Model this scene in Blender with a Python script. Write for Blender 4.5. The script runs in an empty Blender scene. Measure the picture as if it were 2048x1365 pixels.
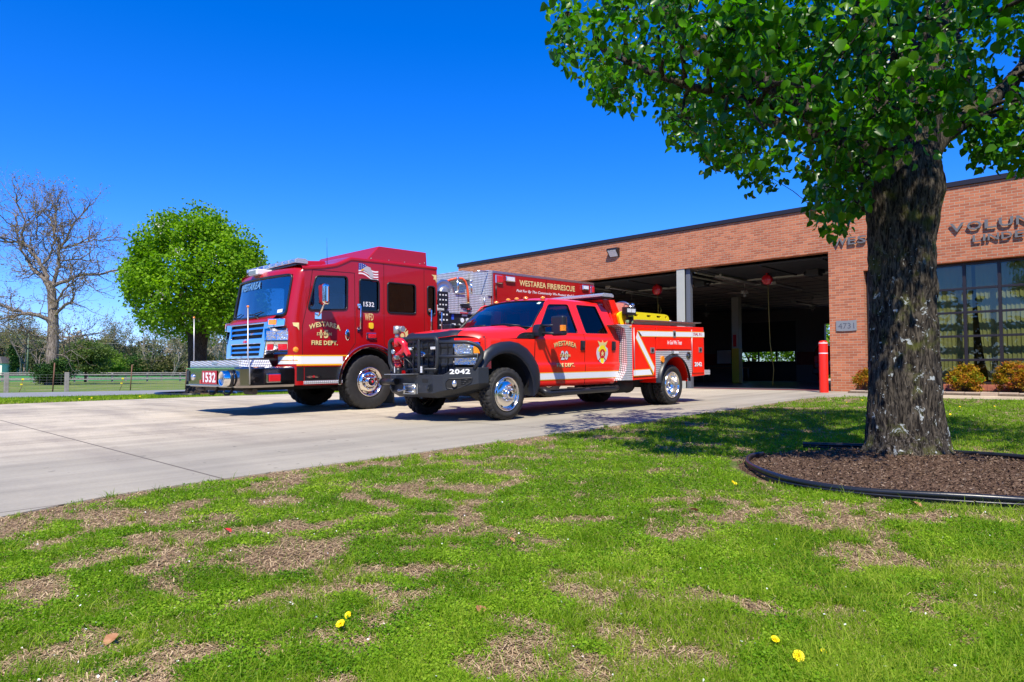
import bpy, bmesh, math, random
import numpy as np
from mathutils import Vector, Matrix, noise
from mathutils.geometry import tessellate_polygon
R_ = math.radians
SC = bpy.context.scene
COL = SC.collection
random.seed(7); RNG = np.random.default_rng(7)
SL = .0168                                    # fall of the apron

# ------------------------------------------------------------------ camera
cam = bpy.data.cameras.new('camera'); cam.lens = 24; cam.sensor_width = 36
cam.clip_start = .05; cam.clip_end = 5000
co = bpy.data.objects.new('camera', cam); COL.objects.link(co)
co.location = (0, 0, .8915); co.rotation_euler = (R_(92.54), 0, R_(44.4))
SC.camera = co
# ------------------------------------------------------------------ light
SUN = Vector((.50, -.55, 1.0)).normalized()
w = bpy.data.worlds.new("World"); SC.world = w; w.use_nodes = True
nt = w.node_tree; nt.nodes.clear()
sky = nt.nodes.new('ShaderNodeTexSky'); sky.sky_type = 'NISHITA'; sky.sun_disc = False
sky.sun_elevation = math.asin(SUN.z); sky.sun_rotation = math.atan2(SUN.x, SUN.y)
sky.air_density = 1.0; sky.dust_density = .0; sky.ozone_density = 3.0; sky.altitude = 0
hs = nt.nodes.new('ShaderNodeHueSaturation'); hs.inputs['Saturation'].default_value = 1.18
hs.inputs['Value'].default_value = 1.0; hs.inputs['Hue'].default_value = .5
bg = nt.nodes.new('ShaderNodeBackground'); bg.inputs[1].default_value = .112
wo = nt.nodes.new('ShaderNodeOutputWorld')
vm = nt.nodes.new('ShaderNodeVectorMath'); vm.operation = 'MULTIPLY'; vm.inputs[1].default_value = (.72, .875, 1.48)
nt.links.new(sky.outputs[0], vm.inputs[0]); nt.links.new(vm.outputs[0], hs.inputs['Color']); nt.links.new(hs.outputs[0], bg.inputs[0]); nt.links.new(bg.outputs[0], wo.inputs[0])
sl = bpy.data.lights.new('sun', 'SUN'); sl.energy = 5.0; sl.angle = R_(.53); sl.color = (1, .93, .80)
so = bpy.data.objects.new('sun', sl); COL.objects.link(so)
so.rotation_euler = SUN.to_track_quat('Z', 'Y').to_euler(); so.location = (10, -10, 30)
SC.view_settings.view_transform = 'Standard'; SC.view_settings.look = 'None'
SC.view_settings.exposure = .55; SC.view_settings.gamma = 1
SC.render.engine = 'CYCLES'
SC.cycles.use_denoising = True
SC.cycles.max_bounces = 8; SC.cycles.transparent_max_bounces = 16
SC.cycles.caustics_reflective = False; SC.cycles.caustics_refractive = False

# ------------------------------------------------------------------ materials
def mat(name, col=(.5, .5, .5), rough=.5, metal=0, coat=0, spec=.5, bump=None, noise_=None, **kw):
    """principled material; noise_=(scale, amount, second colour), bump=(scale, strength)"""
    m = bpy.data.materials.new(name); m.use_nodes = True
    n = m.node_tree; b = n.nodes['Principled BSDF']; L = n.links
    b.inputs['Base Color'].default_value = (*col, 1); b.inputs['Roughness'].default_value = rough
    b.inputs['Metallic'].default_value = metal; b.inputs['Coat Weight'].default_value = coat
    b.inputs['Coat Roughness'].default_value = .03
    b.inputs['Specular IOR Level'].default_value = spec
    tc = None
    if noise_ or bump:
        tc = n.nodes.new('ShaderNodeTexCoord')
    if noise_:
        t = n.nodes.new('ShaderNodeTexNoise'); t.inputs['Scale'].default_value = noise_[0]; t.inputs['Detail'].default_value = 6
        L.new(tc.outputs['Object'], t.inputs['Vector'])
        r = n.nodes.new('ShaderNodeMapRange'); r.inputs[1].default_value = .35; r.inputs[2].default_value = .65
        r.inputs[4].default_value = noise_[1]; L.new(t.outputs[0], r.inputs[0])
        x = n.nodes.new('ShaderNodeMix'); x.data_type = 'RGBA'
        x.inputs[6].default_value = (*col, 1); x.inputs[7].default_value = (*noise_[2], 1)
        L.new(r.outputs[0], x.inputs[0]); L.new(x.outputs[2], b.inputs['Base Color'])
    if bump:
        t = n.nodes.new('ShaderNodeTexNoise'); t.inputs['Scale'].default_value = bump[0]; t.inputs['Detail'].default_value = 5
        L.new(tc.outputs['Object'], t.inputs['Vector'])
        bp = n.nodes.new('ShaderNodeBump'); bp.inputs['Strength'].default_value = bump[1]; bp.inputs['Distance'].default_value = .02
        L.new(t.outputs[0], bp.inputs['Height']); L.new(bp.outputs[0], b.inputs['Normal'])
    return m

def leafmat(name, c0, c1, c2, trans=.45, rough=.45, tint=(1.0, 1.25, .35)):
    """leaf: colour from the per-leaf number 'rnd', some light comes through the blade"""
    m = bpy.data.materials.new(name); m.use_nodes = True
    n = m.node_tree; n.nodes.clear(); L = n.links
    a = n.nodes.new('ShaderNodeAttribute'); a.attribute_name = 'rnd'
    r = n.nodes.new('ShaderNodeValToRGB'); e = r.color_ramp.elements
    e[0].position = 0; e[0].color = (*c0, 1); e[1].position = 1; e[1].color = (*c2, 1)
    k = e.new(.5); k.color = (*c1, 1)
    L.new(a.outputs['Fac'], r.inputs[0])
    p = n.nodes.new('ShaderNodeBsdfPrincipled'); p.inputs['Roughness'].default_value = rough
    p.inputs['Specular IOR Level'].default_value = .35 if rough < .4 else .12
    t = n.nodes.new('ShaderNodeBsdfTranslucent')
    mu = n.nodes.new('ShaderNodeMix'); mu.data_type = 'RGBA'; mu.blend_type = 'MULTIPLY'; mu.inputs[0].default_value = 1
    mu.inputs[7].default_value = (*[x * 1.6 for x in tint], 1)
    L.new(r.outputs[0], mu.inputs[6]); L.new(mu.outputs[2], t.inputs[0]); L.new(r.outputs[0], p.inputs['Base Color'])
    x = n.nodes.new('ShaderNodeMixShader'); x.inputs[0].default_value = trans
    o = n.nodes.new('ShaderNodeOutputMaterial')
    L.new(p.outputs[0], x.inputs[1]); L.new(t.outputs[0], x.inputs[2]); L.new(x.outputs[0], o.inputs[0])
    return m

def glassmat(name, tint, fres=1.45, rough=.02, refl=1.0):
    """window glass: mirror part by fresnel, the rest lets tinted light through"""
    m = bpy.data.materials.new(name); m.use_nodes = True
    n = m.node_tree; n.nodes.clear(); L = n.links
    t = n.nodes.new('ShaderNodeBsdfTransparent'); t.inputs[0].default_value = (*tint, 1)
    g = n.nodes.new('ShaderNodeBsdfGlossy'); g.inputs['Roughness'].default_value = rough
    g.inputs['Color'].default_value = (refl, refl, refl, 1)
    lw = n.nodes.new('ShaderNodeLayerWeight'); lw.inputs[0].default_value = .5
    pw = n.nodes.new('ShaderNodeMath'); pw.operation = 'POWER'; pw.inputs[1].default_value = 5; L.new(lw.outputs['Facing'], pw.inputs[0])
    f = n.nodes.new('ShaderNodeMath'); f.operation = 'MULTIPLY_ADD'; f.inputs[1].default_value = 1 - fres; f.inputs[2].default_value = fres; L.new(pw.outputs[0], f.inputs[0])
    x = n.nodes.new('ShaderNodeMixShader'); o = n.nodes.new('ShaderNodeOutputMaterial')
    L.new(f.outputs[0], x.inputs[0]); L.new(t.outputs[0], x.inputs[1]); L.new(g.outputs[0], x.inputs[2]); L.new(x.outputs[0], o.inputs[0])
    return m

def treadmat(name, k=150., base=(.62, .62, .63), amt=.6):
    """bright diamond tread plate: a lattice of raised lugs in object space"""
    m = bpy.data.materials.new(name); m.use_nodes = True
    n = m.node_tree; b = n.nodes['Principled BSDF']; L = n.links
    tc = n.nodes.new('ShaderNodeTexCoord'); s = n.nodes.new('ShaderNodeSeparateXYZ'); L.new(tc.outputs['Object'], s.inputs[0])
    def M(op, a, bb=None):
        q = n.nodes.new('ShaderNodeMath'); q.operation = op
        for i, v in enumerate((a, bb)):
            if v is None: continue
            if isinstance(v, (int, float)): q.inputs[i].default_value = v
            else: L.new(v, q.inputs[i])
        return q.outputs[0]
    X, Y, Z = s.outputs
    u = M('ADD', M('ADD', X, Y), Z); v = M('SUBTRACT', M('SUBTRACT', X, Y), Z); v2 = M('SUBTRACT', Y, Z); v3 = M('SUBTRACT', X, Z)
    pr = M('MULTIPLY', M('SINE', M('MULTIPLY', u, k)), M('SINE', M('MULTIPLY', M('ADD', v2, M('MULTIPLY', X, .7)), k)))
    h = M('GREATER_THAN', pr, .12)
    x = n.nodes.new('ShaderNodeMix'); x.data_type = 'RGBA'
    x.inputs[6].default_value = (base[0] * .52, base[1] * .52, base[2] * .54, 1); x.inputs[7].default_value = (.95, .95, .95, 1)
    L.new(h, x.inputs[0]); L.new(x.outputs[2], b.inputs['Base Color'])
    b.inputs['Metallic'].default_value = .45; b.inputs['Roughness'].default_value = .38
    bp = n.nodes.new('ShaderNodeBump'); bp.inputs['Strength'].default_value = .6; bp.inputs['Distance'].default_value = .004
    L.new(pr, bp.inputs['Height']); L.new(bp.outputs[0], b.inputs['Normal'])
    return m

def lensmat(name, col, em=0):
    m = mat(name, col, .12, 0, 1.0)
    b = m.node_tree.nodes['Principled BSDF']
    n = m.node_tree; t = n.nodes.new('ShaderNodeTexCoord'); v = n.nodes.new('ShaderNodeTexVoronoi'); v.inputs['Scale'].default_value = 60
    bp = n.nodes.new('ShaderNodeBump'); bp.inputs['Strength'].default_value = .5; bp.inputs['Distance'].default_value = .01
    n.links.new(t.outputs['Object'], v.inputs['Vector']); n.links.new(v.outputs[0], bp.inputs['Height']); n.links.new(bp.outputs[0], b.inputs['Normal'])
    return m

M_ = {}
M_['red_engine'] = mat('crimson truck paint', (.37, .003, .004), .28, 0, .42)
M_['red_pickup'] = mat('signal red truck paint', (.98, .014, .003), .30, 0, .42)
M_['chrome'] = mat('polished chrome', (.90, .87, .82), .07, 1)
M_['chrome_bumper'] = mat('darkened bumper chrome', (.40, .37, .36), .08, 1)  # base colour darkened to mute the green field reflected in the bumper
M_['alu'] = mat('brushed aluminium', (.62, .63, .64), .3, 1, bump=(60, .05))
M_['rim'] = mat('polished wheel aluminium', (.88, .83, .76), .16, 1)
M_['steel'] = mat('dull galvanised steel', (.45, .45, .44), .45, .8)
M_['tread'] = treadmat('aluminium tread plate', 78.)
M_['black'] = mat('black plastic', (.012, .013, .016), .4)
M_['matte'] = mat('matte black powder coat', (.014, .017, .023), .50, 0, .15, bump=(250, .15))
M_['flare'] = mat('dark textured flare plastic', (.011, .014, .024), .42)
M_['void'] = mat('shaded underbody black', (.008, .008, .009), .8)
M_['under'] = mat('dusty chassis metal', (.05, .045, .038), .75, noise_=(9, .8, (.12, .10, .08)))
M_['rubber'] = mat('tyre rubber', (.011, .011, .011), .70, noise_=(14, .6, (.024, .022, .020)), bump=(90, .25))
M_['gasket'] = mat('window gasket rubber', (.01, .01, .011), .35)
M_['white'] = mat('white vinyl', (.78, .79, .80), .4)
M_['gold'] = mat('gold leaf lettering', (.74, .56, .20), .4, .1, noise_=(200, .5, (.88, .76, .40)))
M_['amberline'] = mat('amber pinstripe vinyl', (.85, .42, .02), .4)
M_['black_ink'] = mat('black decal vinyl', (.01, .01, .01), .4)
M_['red_ink'] = mat('dark red decal vinyl', (.42, .012, .02), .4)
M_['blue_ink'] = mat('blue decal vinyl', (.02, .05, .28), .35)
M_['lens_amber'] = lensmat('amber lens', (.95, .28, .01))
M_['lens_red'] = lensmat('red lens', (.62, .01, .015))
M_['lens_clear'] = lensmat('clear ribbed lens', (.75, .77, .80))
M_['bar_lens'] = lensmat('smoked clear lens', (.34, .35, .40))
M_['reflector'] = mat('lamp reflector', (.80, .80, .80), .16, .95, bump=(26, 1.0))
M_['yellow'] = mat('bright yellow plastic', (.90, .72, .01), .4)
M_['glass'] = glassmat('tinted windscreen glass', (.36, .50, .56), .075)
M_['skyglass'] = glassmat('reflective windscreen glass', (.45, .62, .70), .30)
M_['skyglass2'] = glassmat('pickup windscreen glass', (.42, .58, .66), .17)
M_['privacy'] = glassmat('dark privacy glass', (.17, .20, .25), .035)
M_['clearglass'] = glassmat('building window glass', (.72, .75, .66), .045, .0)
M_['seat'] = mat('grey seat fabric', (.06, .065, .08), .9)
M_['dash'] = mat('dark grey dashboard', (.05, .052, .055), .7)
M_['hose'] = mat('dusty red rubber hose', (.36, .085, .055), .6, noise_=(30, .5, (.5, .2, .15)))
M_['brass'] = mat('brass', (.7, .5, .2), .3, .9)
M_['redcast'] = mat('red painted casting', (.58, .01, .02), .3, 0, .6)
M_['bronze'] = mat('dark bronze metal', (.028, .024, .027), .42, .3)
M_['pole'] = mat('grey painted steel column', (.42, .43, .37), .55, noise_=(3, .35, (.34, .35, .31)))
M_['polex'] = mat('blue grey painted steel web', (.11, .12, .14), .5)
M_['bollard'] = mat('red bollard sleeve', (.86, .018, .006), .42)
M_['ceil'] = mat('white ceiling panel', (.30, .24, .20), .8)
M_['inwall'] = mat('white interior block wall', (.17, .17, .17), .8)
M_['indark'] = mat('dark interior door metal', (.03, .032, .035), .6)
M_['letter'] = mat('aged bronze sign letter', (.20, .19, .165), .45, .4)
M_['dusty'] = mat('dimmed white enamel', (.30, .29, .27), .6)  # white enamel with the bay's dimness put into its colour
M_['plate'] = mat('brushed steel number plate', (.36, .37, .33), .4, .5)
M_['blind'] = mat('cream vertical blind fabric', (.50, .47, .25), .85)

def brickmat():
    m = bpy.data.materials.new('red face brick'); m.use_nodes = True
    n = m.node_tree; b = n.nodes['Principled BSDF']; L = n.links
    tc = n.nodes.new('ShaderNodeTexCoord'); s = n.nodes.new('ShaderNodeSeparateXYZ'); L.new(tc.outputs['Object'], s.inputs[0])
    a = n.nodes.new('ShaderNodeMath'); L.new(s.outputs[0], a.inputs[0]); L.new(s.outputs[1], a.inputs[1])
    c = n.nodes.new('ShaderNodeCombineXYZ'); L.new(a.outputs[0], c.inputs[0]); L.new(s.outputs[2], c.inputs[1])
    br = n.nodes.new('ShaderNodeTexBrick'); L.new(c.outputs[0], br.inputs[0])
    br.inputs['Scale'].default_value = 1; br.inputs['Brick Width'].default_value = .212; br.inputs['Row Height'].default_value = .0690
    br.inputs['Mortar Size'].default_value = .0055; br.inputs['Mortar Smooth'].default_value = .15; br.inputs['Bias'].default_value = -.1
    br.inputs['Color1'].default_value = (.37, .108, .048, 1); br.inputs['Color2'].default_value = (.56, .190, .085, 1)
    br.inputs['Mortar'].default_value = (.42, .36, .25, 1)
    no = n.nodes.new('ShaderNodeTexNoise'); no.inputs['Scale'].default_value = .8; no.inputs['Detail'].default_value = 8
    L.new(tc.outputs['Object'], no.inputs['Vector'])
    mr = n.nodes.new('ShaderNodeMapRange'); mr.inputs[3].default_value = .84; mr.inputs[4].default_value = 1.14; L.new(no.outputs[0], mr.inputs[0])
    mu = n.nodes.new('ShaderNodeVectorMath'); mu.operation = 'SCALE'; L.new(br.outputs['Color'], mu.inputs[0]); L.new(mr.outputs[0], mu.inputs[3])
    L.new(mu.outputs[0], b.inputs['Base Color']); b.inputs['Roughness'].default_value = .9
    n2 = n.nodes.new('ShaderNodeTexNoise'); n2.inputs['Scale'].default_value = 60; L.new(tc.outputs['Object'], n2.inputs['Vector'])
    ad = n.nodes.new('ShaderNodeMath'); ad.operation = 'MULTIPLY_ADD'; L.new(br.outputs['Fac'], ad.inputs[0]); ad.inputs[1].default_value = -1.0
    L.new(n2.outputs[0], ad.inputs[2])
    bp = n.nodes.new('ShaderNodeBump'); bp.inputs['Distance'].default_value = .006; bp.inputs['Strength'].default_value = .8
    L.new(ad.outputs[0], bp.inputs['Height']); L.new(bp.outputs[0], b.inputs['Normal'])
    return m
M_['brick'] = brickmat()

# ------------------------------------------------------------------ mesh helpers
def tag(o, label=None, cat=None, group=None, kind=None):
    if label: o['label'] = label
    if cat: o['category'] = cat
    if group: o['group'] = group
    if kind: o['kind'] = kind
    return o

def thing(name, label, cat, loc=(0, 0, 0), rot=(0, 0, 0), group=None):
    o = bpy.data.objects.new(name, None); COL.objects.link(o)
    o.location = loc; o.rotation_euler = rot; o.empty_display_size = .3
    return tag(o, label, cat, group)

def copy_tree(o, parent=None):
    c = o.copy(); COL.objects.link(c); c.parent = parent
    for ch in list(o.children): copy_tree(ch, c)
    return c

class MB:
    def __init__(s): s.v = []; s.f = []; s.sm = []
    def add(s, vs, fs, smooth=False):
        k = len(s.v); s.v += [tuple(v) for v in vs]
        for f in fs: s.f.append(tuple(i + k for i in f)); s.sm.append(smooth)
        return s
    def box(s, a, b, M=None):
        x0, y0, z0 = a; x1, y1, z1 = b
        vs = [(x0, y0, z0), (x1, y0, z0), (x1, y1, z0), (x0, y1, z0), (x0, y0, z1), (x1, y0, z1), (x1, y1, z1), (x0, y1, z1)]
        if M: vs = [M @ Vector(v) for v in vs]
        return s.add(vs, [(0, 3, 2, 1), (4, 5, 6, 7), (0, 1, 5, 4), (1, 2, 6, 5), (2, 3, 7, 6), (3, 0, 4, 7)])
    def hexa(s, vs):
        return s.add(vs, [(0, 3, 2, 1), (4, 5, 6, 7), (0, 1, 5, 4), (1, 2, 6, 5), (2, 3, 7, 6), (3, 0, 4, 7)])
    def prism(s, poly, axis, d0, d1, holes=(), fn=None):
        """2-D outline (and holes) extruded along axis; fn(d, p) -> 3-D point may replace the plain mapping"""
        def mp(d, p):
            if fn: return fn(d, p)
            return {'x': (d, p[0], p[1]), 'y': (p[0], d, p[1]), 'z': (p[0], p[1], d)}[axis]
        loops = [list(poly)] + [list(h) for h in holes]
        flat = [p for l in loops for p in l]; n = len(flat)
        tr = tessellate_polygon([[Vector((p[0], p[1], 0)) for p in l] for l in loops])
        vs = [mp(d0, p) for p in flat] + [mp(d1, p) for p in flat]
        fs = []
        for t in tr: fs.append(tuple(t)); fs.append(tuple(i + n for i in reversed(t)))
        k = 0
        for l in loops:
            m = len(l)
            for i in range(m):
                j = (i + 1) % m; fs.append((k + i, k + j, k + j + n, k + i + n))
            k += m
        return s.add(vs, fs)
    def tube(s, path, r, seg=10, cap=True, closed=False):
        P = [Vector(p) for p in path]; n = len(P)
        rr = r if isinstance(r, (list, tuple)) else [r] * n
        vs = []; up = None
        for i, p in enumerate(P):
            if closed: t = P[(i + 1) % n] - P[i - 1]
            else: t = P[min(i + 1, n - 1)] - P[max(i - 1, 0)]
            if t.length < 1e-9: t = Vector((0, 0, 1))
            t.normalize()
            if up is None: up = t.orthogonal().normalized()
            else:
                up = up - t * up.dot(t)
                up = up.normalized() if up.length > 1e-6 else t.orthogonal().normalized()
            b = t.cross(up)
            for k in range(seg):
                a = 2 * math.pi * k / seg
                vs.append(p + (up * math.cos(a) + b * math.sin(a)) * rr[i])
        fs = []
        for i in range(n if closed else n - 1):
            j = (i + 1) % n
            for k in range(seg):
                l = (k + 1) % seg; fs.append((i * seg + k, i * seg + l, j * seg + l, j * seg + k))
        k0 = len(s.v); s.add(vs, fs, True)
        if cap and not closed:
            s.f.append(tuple(k0 + k for k in reversed(range(seg)))); s.sm.append(False)
            s.f.append(tuple(k0 + (n - 1) * seg + k for k in range(seg))); s.sm.append(False)
        return s
    def lathe(s, prof, org=(0, 0, 0), axis='x', seg=32, smooth=True, ang=(0, 360)):
        """prof: (radius, along) pairs"""
        full = abs(ang[1] - ang[0]) >= 359.9; n = seg if full else seg + 1
        vs = []
        for r, a in prof:
            for k in range(n):
                t = R_(ang[0] + (ang[1] - ang[0]) * k / seg); c, q = r * math.cos(t), r * math.sin(t)
                p = {'x': (a, c, q), 'y': (c, a, q), 'z': (c, q, a)}[axis]
                vs.append((org[0] + p[0], org[1] + p[1], org[2] + p[2]))
        fs = []
        for i in range(len(prof) - 1):
            for k in range(seg):
                l = (k + 1) % n if full else k + 1
                fs.append((i * n + k, i * n + l, (i + 1) * n + l, (i + 1) * n + k))
        return s.add(vs, fs, smooth)
    def cyl(s, a, b, r, seg=20, r2=None):
        return s.tube([a, b], [r, r if r2 is None else r2], seg)
    def surf(s, fn, us, vs_, skip=None, smooth=True, thick=None):
        nu, nv = len(us), len(vs_)
        pts = [fn(u, v) for u in us for v in vs_]
        fs = []
        for i in range(nu - 1):
            for j in range(nv - 1):
                if skip and skip((us[i] + us[i + 1]) / 2, (vs_[j] + vs_[j + 1]) / 2): continue
                fs.append((i * nv + j, (i + 1) * nv + j, (i + 1) * nv + j + 1, i * nv + j + 1))
        return s.add(pts, fs, smooth)
    def ball(s, c, r, seg=14, rings=8, sc=(1, 1, 1)):
        vs = []; fs = []
        for i in range(rings + 1):
            t = math.pi * i / rings
            for k in range(seg):
                a = 2 * math.pi * k / seg
                vs.append((c[0] + r * sc[0] * math.sin(t) * math.cos(a), c[1] + r * sc[1] * math.sin(t) * math.sin(a), c[2] + r * sc[2] * math.cos(t)))
        for i in range(rings):
            for k in range(seg):
                l = (k + 1) % seg; fs.append((i * seg + k, i * seg + l, (i + 1) * seg + l, (i + 1) * seg + k))
        return s.add(vs, fs, True)
    def mirror(s):
        """add the x-mirrored copy"""
        k = len(s.v); s.v += [(-x, y, z) for x, y, z in s.v]
        s.f += [tuple(i + k for i in reversed(f)) for f in list(s.f)]; s.sm += list(s.sm)
        return s
    def flip(s):
        s.v = [(-x, y, z) for x, y, z in s.v]; s.f = [tuple(reversed(f)) for f in s.f]; return s
    def build(s, name, m, parent=None, bevel=0, seg=2, solid=0, auto=True, label=None, loc=None):
        me = bpy.data.meshes.new(name); me.from_pydata(s.v, [], s.f)
        bm = bmesh.new(); bm.from_mesh(me)
        bmesh.ops.remove_doubles(bm, verts=bm.verts, dist=1e-5)
        bmesh.ops.recalc_face_normals(bm, faces=bm.faces)
        bm.to_mesh(me); bm.free()
        if len(me.polygons) == len(s.sm): me.polygons.foreach_set('use_smooth', s.sm)
        else: me.polygons.foreach_set('use_smooth', [any(s.sm)] * len(me.polygons))
        for x in (m if isinstance(m, (list, tuple)) else [m]): me.materials.append(M_[x] if isinstance(x, str) else x)
        o = bpy.data.objects.new(name, me); COL.objects.link(o); o.parent = parent
        if loc: o.location = loc
        if solid:
            q = o.modifiers.new('s', 'SOLIDIFY'); q.thickness = solid; q.offset = -1
        if bevel:
            q = o.modifiers.new('b', 'BEVEL'); q.width = bevel; q.segments = seg; q.limit_method = 'ANGLE'; q.angle_limit = R_(38)
        if label: o['label'] = label
        return o

def npmesh(name, V, quads, m, parent=None, rnd=None, smooth=False):
    me = bpy.data.meshes.new(name); nq, k = quads.shape
    me.vertices.add(len(V)); me.vertices.foreach_set('co', V.astype(np.float32).ravel())
    me.loops.add(nq * k); me.loops.foreach_set('vertex_index', quads.astype(np.int32).ravel())
    me.polygons.add(nq); me.polygons.foreach_set('loop_start', np.arange(nq, dtype=np.int32) * k)
    me.polygons.foreach_set('loop_total', np.full(nq, k, dtype=np.int32))
    me.update(calc_edges=True)
    if smooth: me.polygons.foreach_set('use_smooth', np.ones(nq, dtype=bool))
    if rnd is not None:
        a = me.attributes.new('rnd', 'FLOAT', 'POINT'); a.data.foreach_set('value', rnd.astype(np.float32))
    me.materials.append(M_[m] if isinstance(m, str) else m)
    o = bpy.data.objects.new(name, me); COL.objects.link(o); o.parent = parent
    return o

def unit(a): return a / np.maximum(np.linalg.norm(a, axis=-1, keepdims=True), 1e-9)

def leaves(name, P, size, m, parent=None, rnd=None, droop=.6, up=.5, width=.72, fold=.14, rng=RNG, hi=False):
    """P: N leaf bases; each leaf a folded six-cornered blade"""
    N = len(P); sz = size * rng.uniform(.65, 1.25, N)
    d = rng.normal(size=(N, 3)); d[:, 2] = d[:, 2] * .5 - droop; d = unit(d)
    nn = rng.normal(size=(N, 3)) * .7; nn[:, 2] += up; s = unit(np.cross(d, nn)); n3 = np.cross(s, d)
    T = np.array([(0, 0, 0), (.34, .18, fold), (.5, .5, fold * .9), (0, 1, -.08), (-.5, .5, fold * .9), (-.34, .18, fold)])
    if hi: T = np.array([(0, .0, 0), (.30, .03, fold * .7), (.50, .33, fold), (.34, .72, fold * .5), (0, 1.04, -.16), (-.34, .72, fold * .5), (-.50, .33, fold), (-.30, .03, fold * .7), (0, .45, -.02)])
    T[:, 0] *= width
    V = P[:, None, :] + sz[:, None, None] * (s[:, None, :] * T[None, :, 0:1] + d[:, None, :] * T[None, :, 1:2] + n3[:, None, :] * T[None, :, 2:3])
    if hi:
        V = V + (rng.normal(size=(N, 1, 1)) * T[None, :, 1:2] ** 2 * .12 * sz[:, None, None]) * n3[:, None, :]
        b = np.arange(N)[:, None] * 9
        Q = np.concatenate([b + np.array(q) for q in ([0, 1, 2, 8], [8, 2, 3, 4], [4, 5, 6, 8], [8, 6, 7, 0])], 0)
        if rnd is None: rnd = rng.uniform(0, 1, N)
        return npmesh(name, V.reshape(-1, 3), Q, m, parent, np.repeat(rnd, 9), smooth=True)
    V = V.reshape(-1, 3); b = np.arange(N)[:, None] * 6
    Q = np.concatenate([b + np.array([0, 1, 2, 3]), b + np.array([0, 3, 4, 5])], 0)
    if rnd is None: rnd = rng.uniform(0, 1, N)
    return npmesh(name, V, Q, m, parent, np.repeat(rnd, 6))

def vnoise(x, y, s, seed=0):
    x = x / s; y = y / s; xi = np.floor(x).astype(np.int64); yi = np.floor(y).astype(np.int64)
    fx = x - xi; fy = y - yi; fx = fx * fx * (3 - 2 * fx); fy = fy * fy * (3 - 2 * fy)
    def h(a, b):
        v = (a * 374761393 + b * 668265263 + seed * 1442695041) & 0xffffffff
        v = ((v ^ (v >> 13)) * 1274126177) & 0xffffffff
        return ((v ^ (v >> 16)) & 0xffff) / 65535.
    return (h(xi, yi) * (1 - fx) + h(xi + 1, yi) * fx) * (1 - fy) + (h(xi, yi + 1) * (1 - fx) + h(xi + 1, yi + 1) * fx) * fy
def fbm(x, y, s, seed=0, o=4):
    t = 0; a = .5; k = 0
    for i in range(o): t = t + a * vnoise(x, y, s / 2 ** i, seed + i * 17); k += a; a *= .5
    return t / k

def lerp(a, b, t): return a + (b - a) * t
def interp(tab, x):
    if x <= tab[0][0]: return tab[0][1]
    for (a, va), (b, vb) in zip(tab, tab[1:]):
        if x <= b: return va + (vb - va) * (x - a) / (b - a)
    return tab[-1][1]
def lin(a, b, n): return [a + (b - a) * i / (n - 1) for i in range(n)]
def arc(cx, cy, r, a0, a1, n): return [(cx + r * math.cos(R_(a0 + (a1 - a0) * i / (n - 1))), cy + r * math.sin(R_(a0 + (a1 - a0) * i / (n - 1)))) for i in range(n)]
def rrect(x0, y0, x1, y1, r, n=5):
    return arc(x1 - r, y0 + r, r, -90, 0, n) + arc(x1 - r, y1 - r, r, 0, 90, n) + arc(x0 + r, y1 - r, r, 90, 180, n) + arc(x0 + r, y0 + r, r, 180, 270, n)
def rpoly(pts, r, n=5):
    """round the corners of an outline"""
    out = []; m = len(pts)
    for i in range(m):
        p = Vector(pts[i]); a = Vector(pts[i - 1]) - p; b = Vector(pts[(i + 1) % m]) - p
        k = min(r, a.length * .45, b.length * .45); a = p + a.normalized() * k; b = p + b.normalized() * k
        for j in range(n):
            t = j / (n - 1); q = a * (1 - t) ** 2 + p * 2 * t * (1 - t) + b * t * t; out.append((q.x, q.y))
    return out

def text(body, m, parent, x, y, wd, ht, place, name='lettering', bold=.0, shear=0, arch=0, depth=.002, label=None, res=2):
    """lettering fitted into wd x ht at (x, y) of a face; place(tx, ty, d) -> 3-D point"""
    cu = bpy.data.curves.new('t', 'FONT'); cu.body = body; cu.size = 1; cu.resolution_u = res
    cu.offset = bold; cu.extrude = .5; cu.shear = shear; cu.space_character = 1.0 + bold * 2.2
    o = bpy.data.objects.new('t', cu); COL.objects.link(o)
    me = bpy.data.meshes.new_from_object(o.evaluated_get(bpy.context.evaluated_depsgraph_get()))
    bpy.data.objects.remove(o); bpy.data.curves.remove(cu)
    vs = [v.co.copy() for v in me.vertices]
    x0 = min(v.x for v in vs); x1 = max(v.x for v in vs); y0 = min(v.y for v in vs); y1 = max(v.y for v in vs)
    for v, q in zip(me.vertices, vs):
        u = (q.x - x0) / (x1 - x0); t = (q.y - y0) / (y1 - y0)
        up = arch * (1 - (2 * u - 1) ** 2)
        v.co = place(x + u * wd, y + t * ht + up, depth * (q.z + .5))
    me.name = name; me.materials.clear(); me.materials.append(M_[m])
    bm = bmesh.new(); bm.from_mesh(me); bmesh.ops.recalc_face_normals(bm, faces=bm.faces); bm.to_mesh(me); bm.free()
    ob = bpy.data.objects.new(name, me); COL.objects.link(ob); ob.parent = parent
    if label: ob['label'] = label
    return ob

def decal(poly, place, m, parent, name='stripe', d=.002, lift=.003, label=None):
    b = MB(); b.prism(poly, 'x', lift, lift + d, fn=lambda dd, p: place(p[0], p[1], dd))
    return b.build(name, m, parent, label=label)

# ------------------------------------------------------------------ terrain height
def gz(x, y):
    a = SL * min(max(y, -12), 20.2)
    t = min(max((-x - 19) / 4.5, 0), 1); t = t * t * (3 - 2 * t)
    a = a * (1 - t) + .07 * t
    if x < -31.2:
        a = interp([(31.2, .06), (35, -.08), (42, -.15), (60, -.27), (100, -.46), (160, -.1), (220, .1), (400, .1)], -x)
    return a
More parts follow.
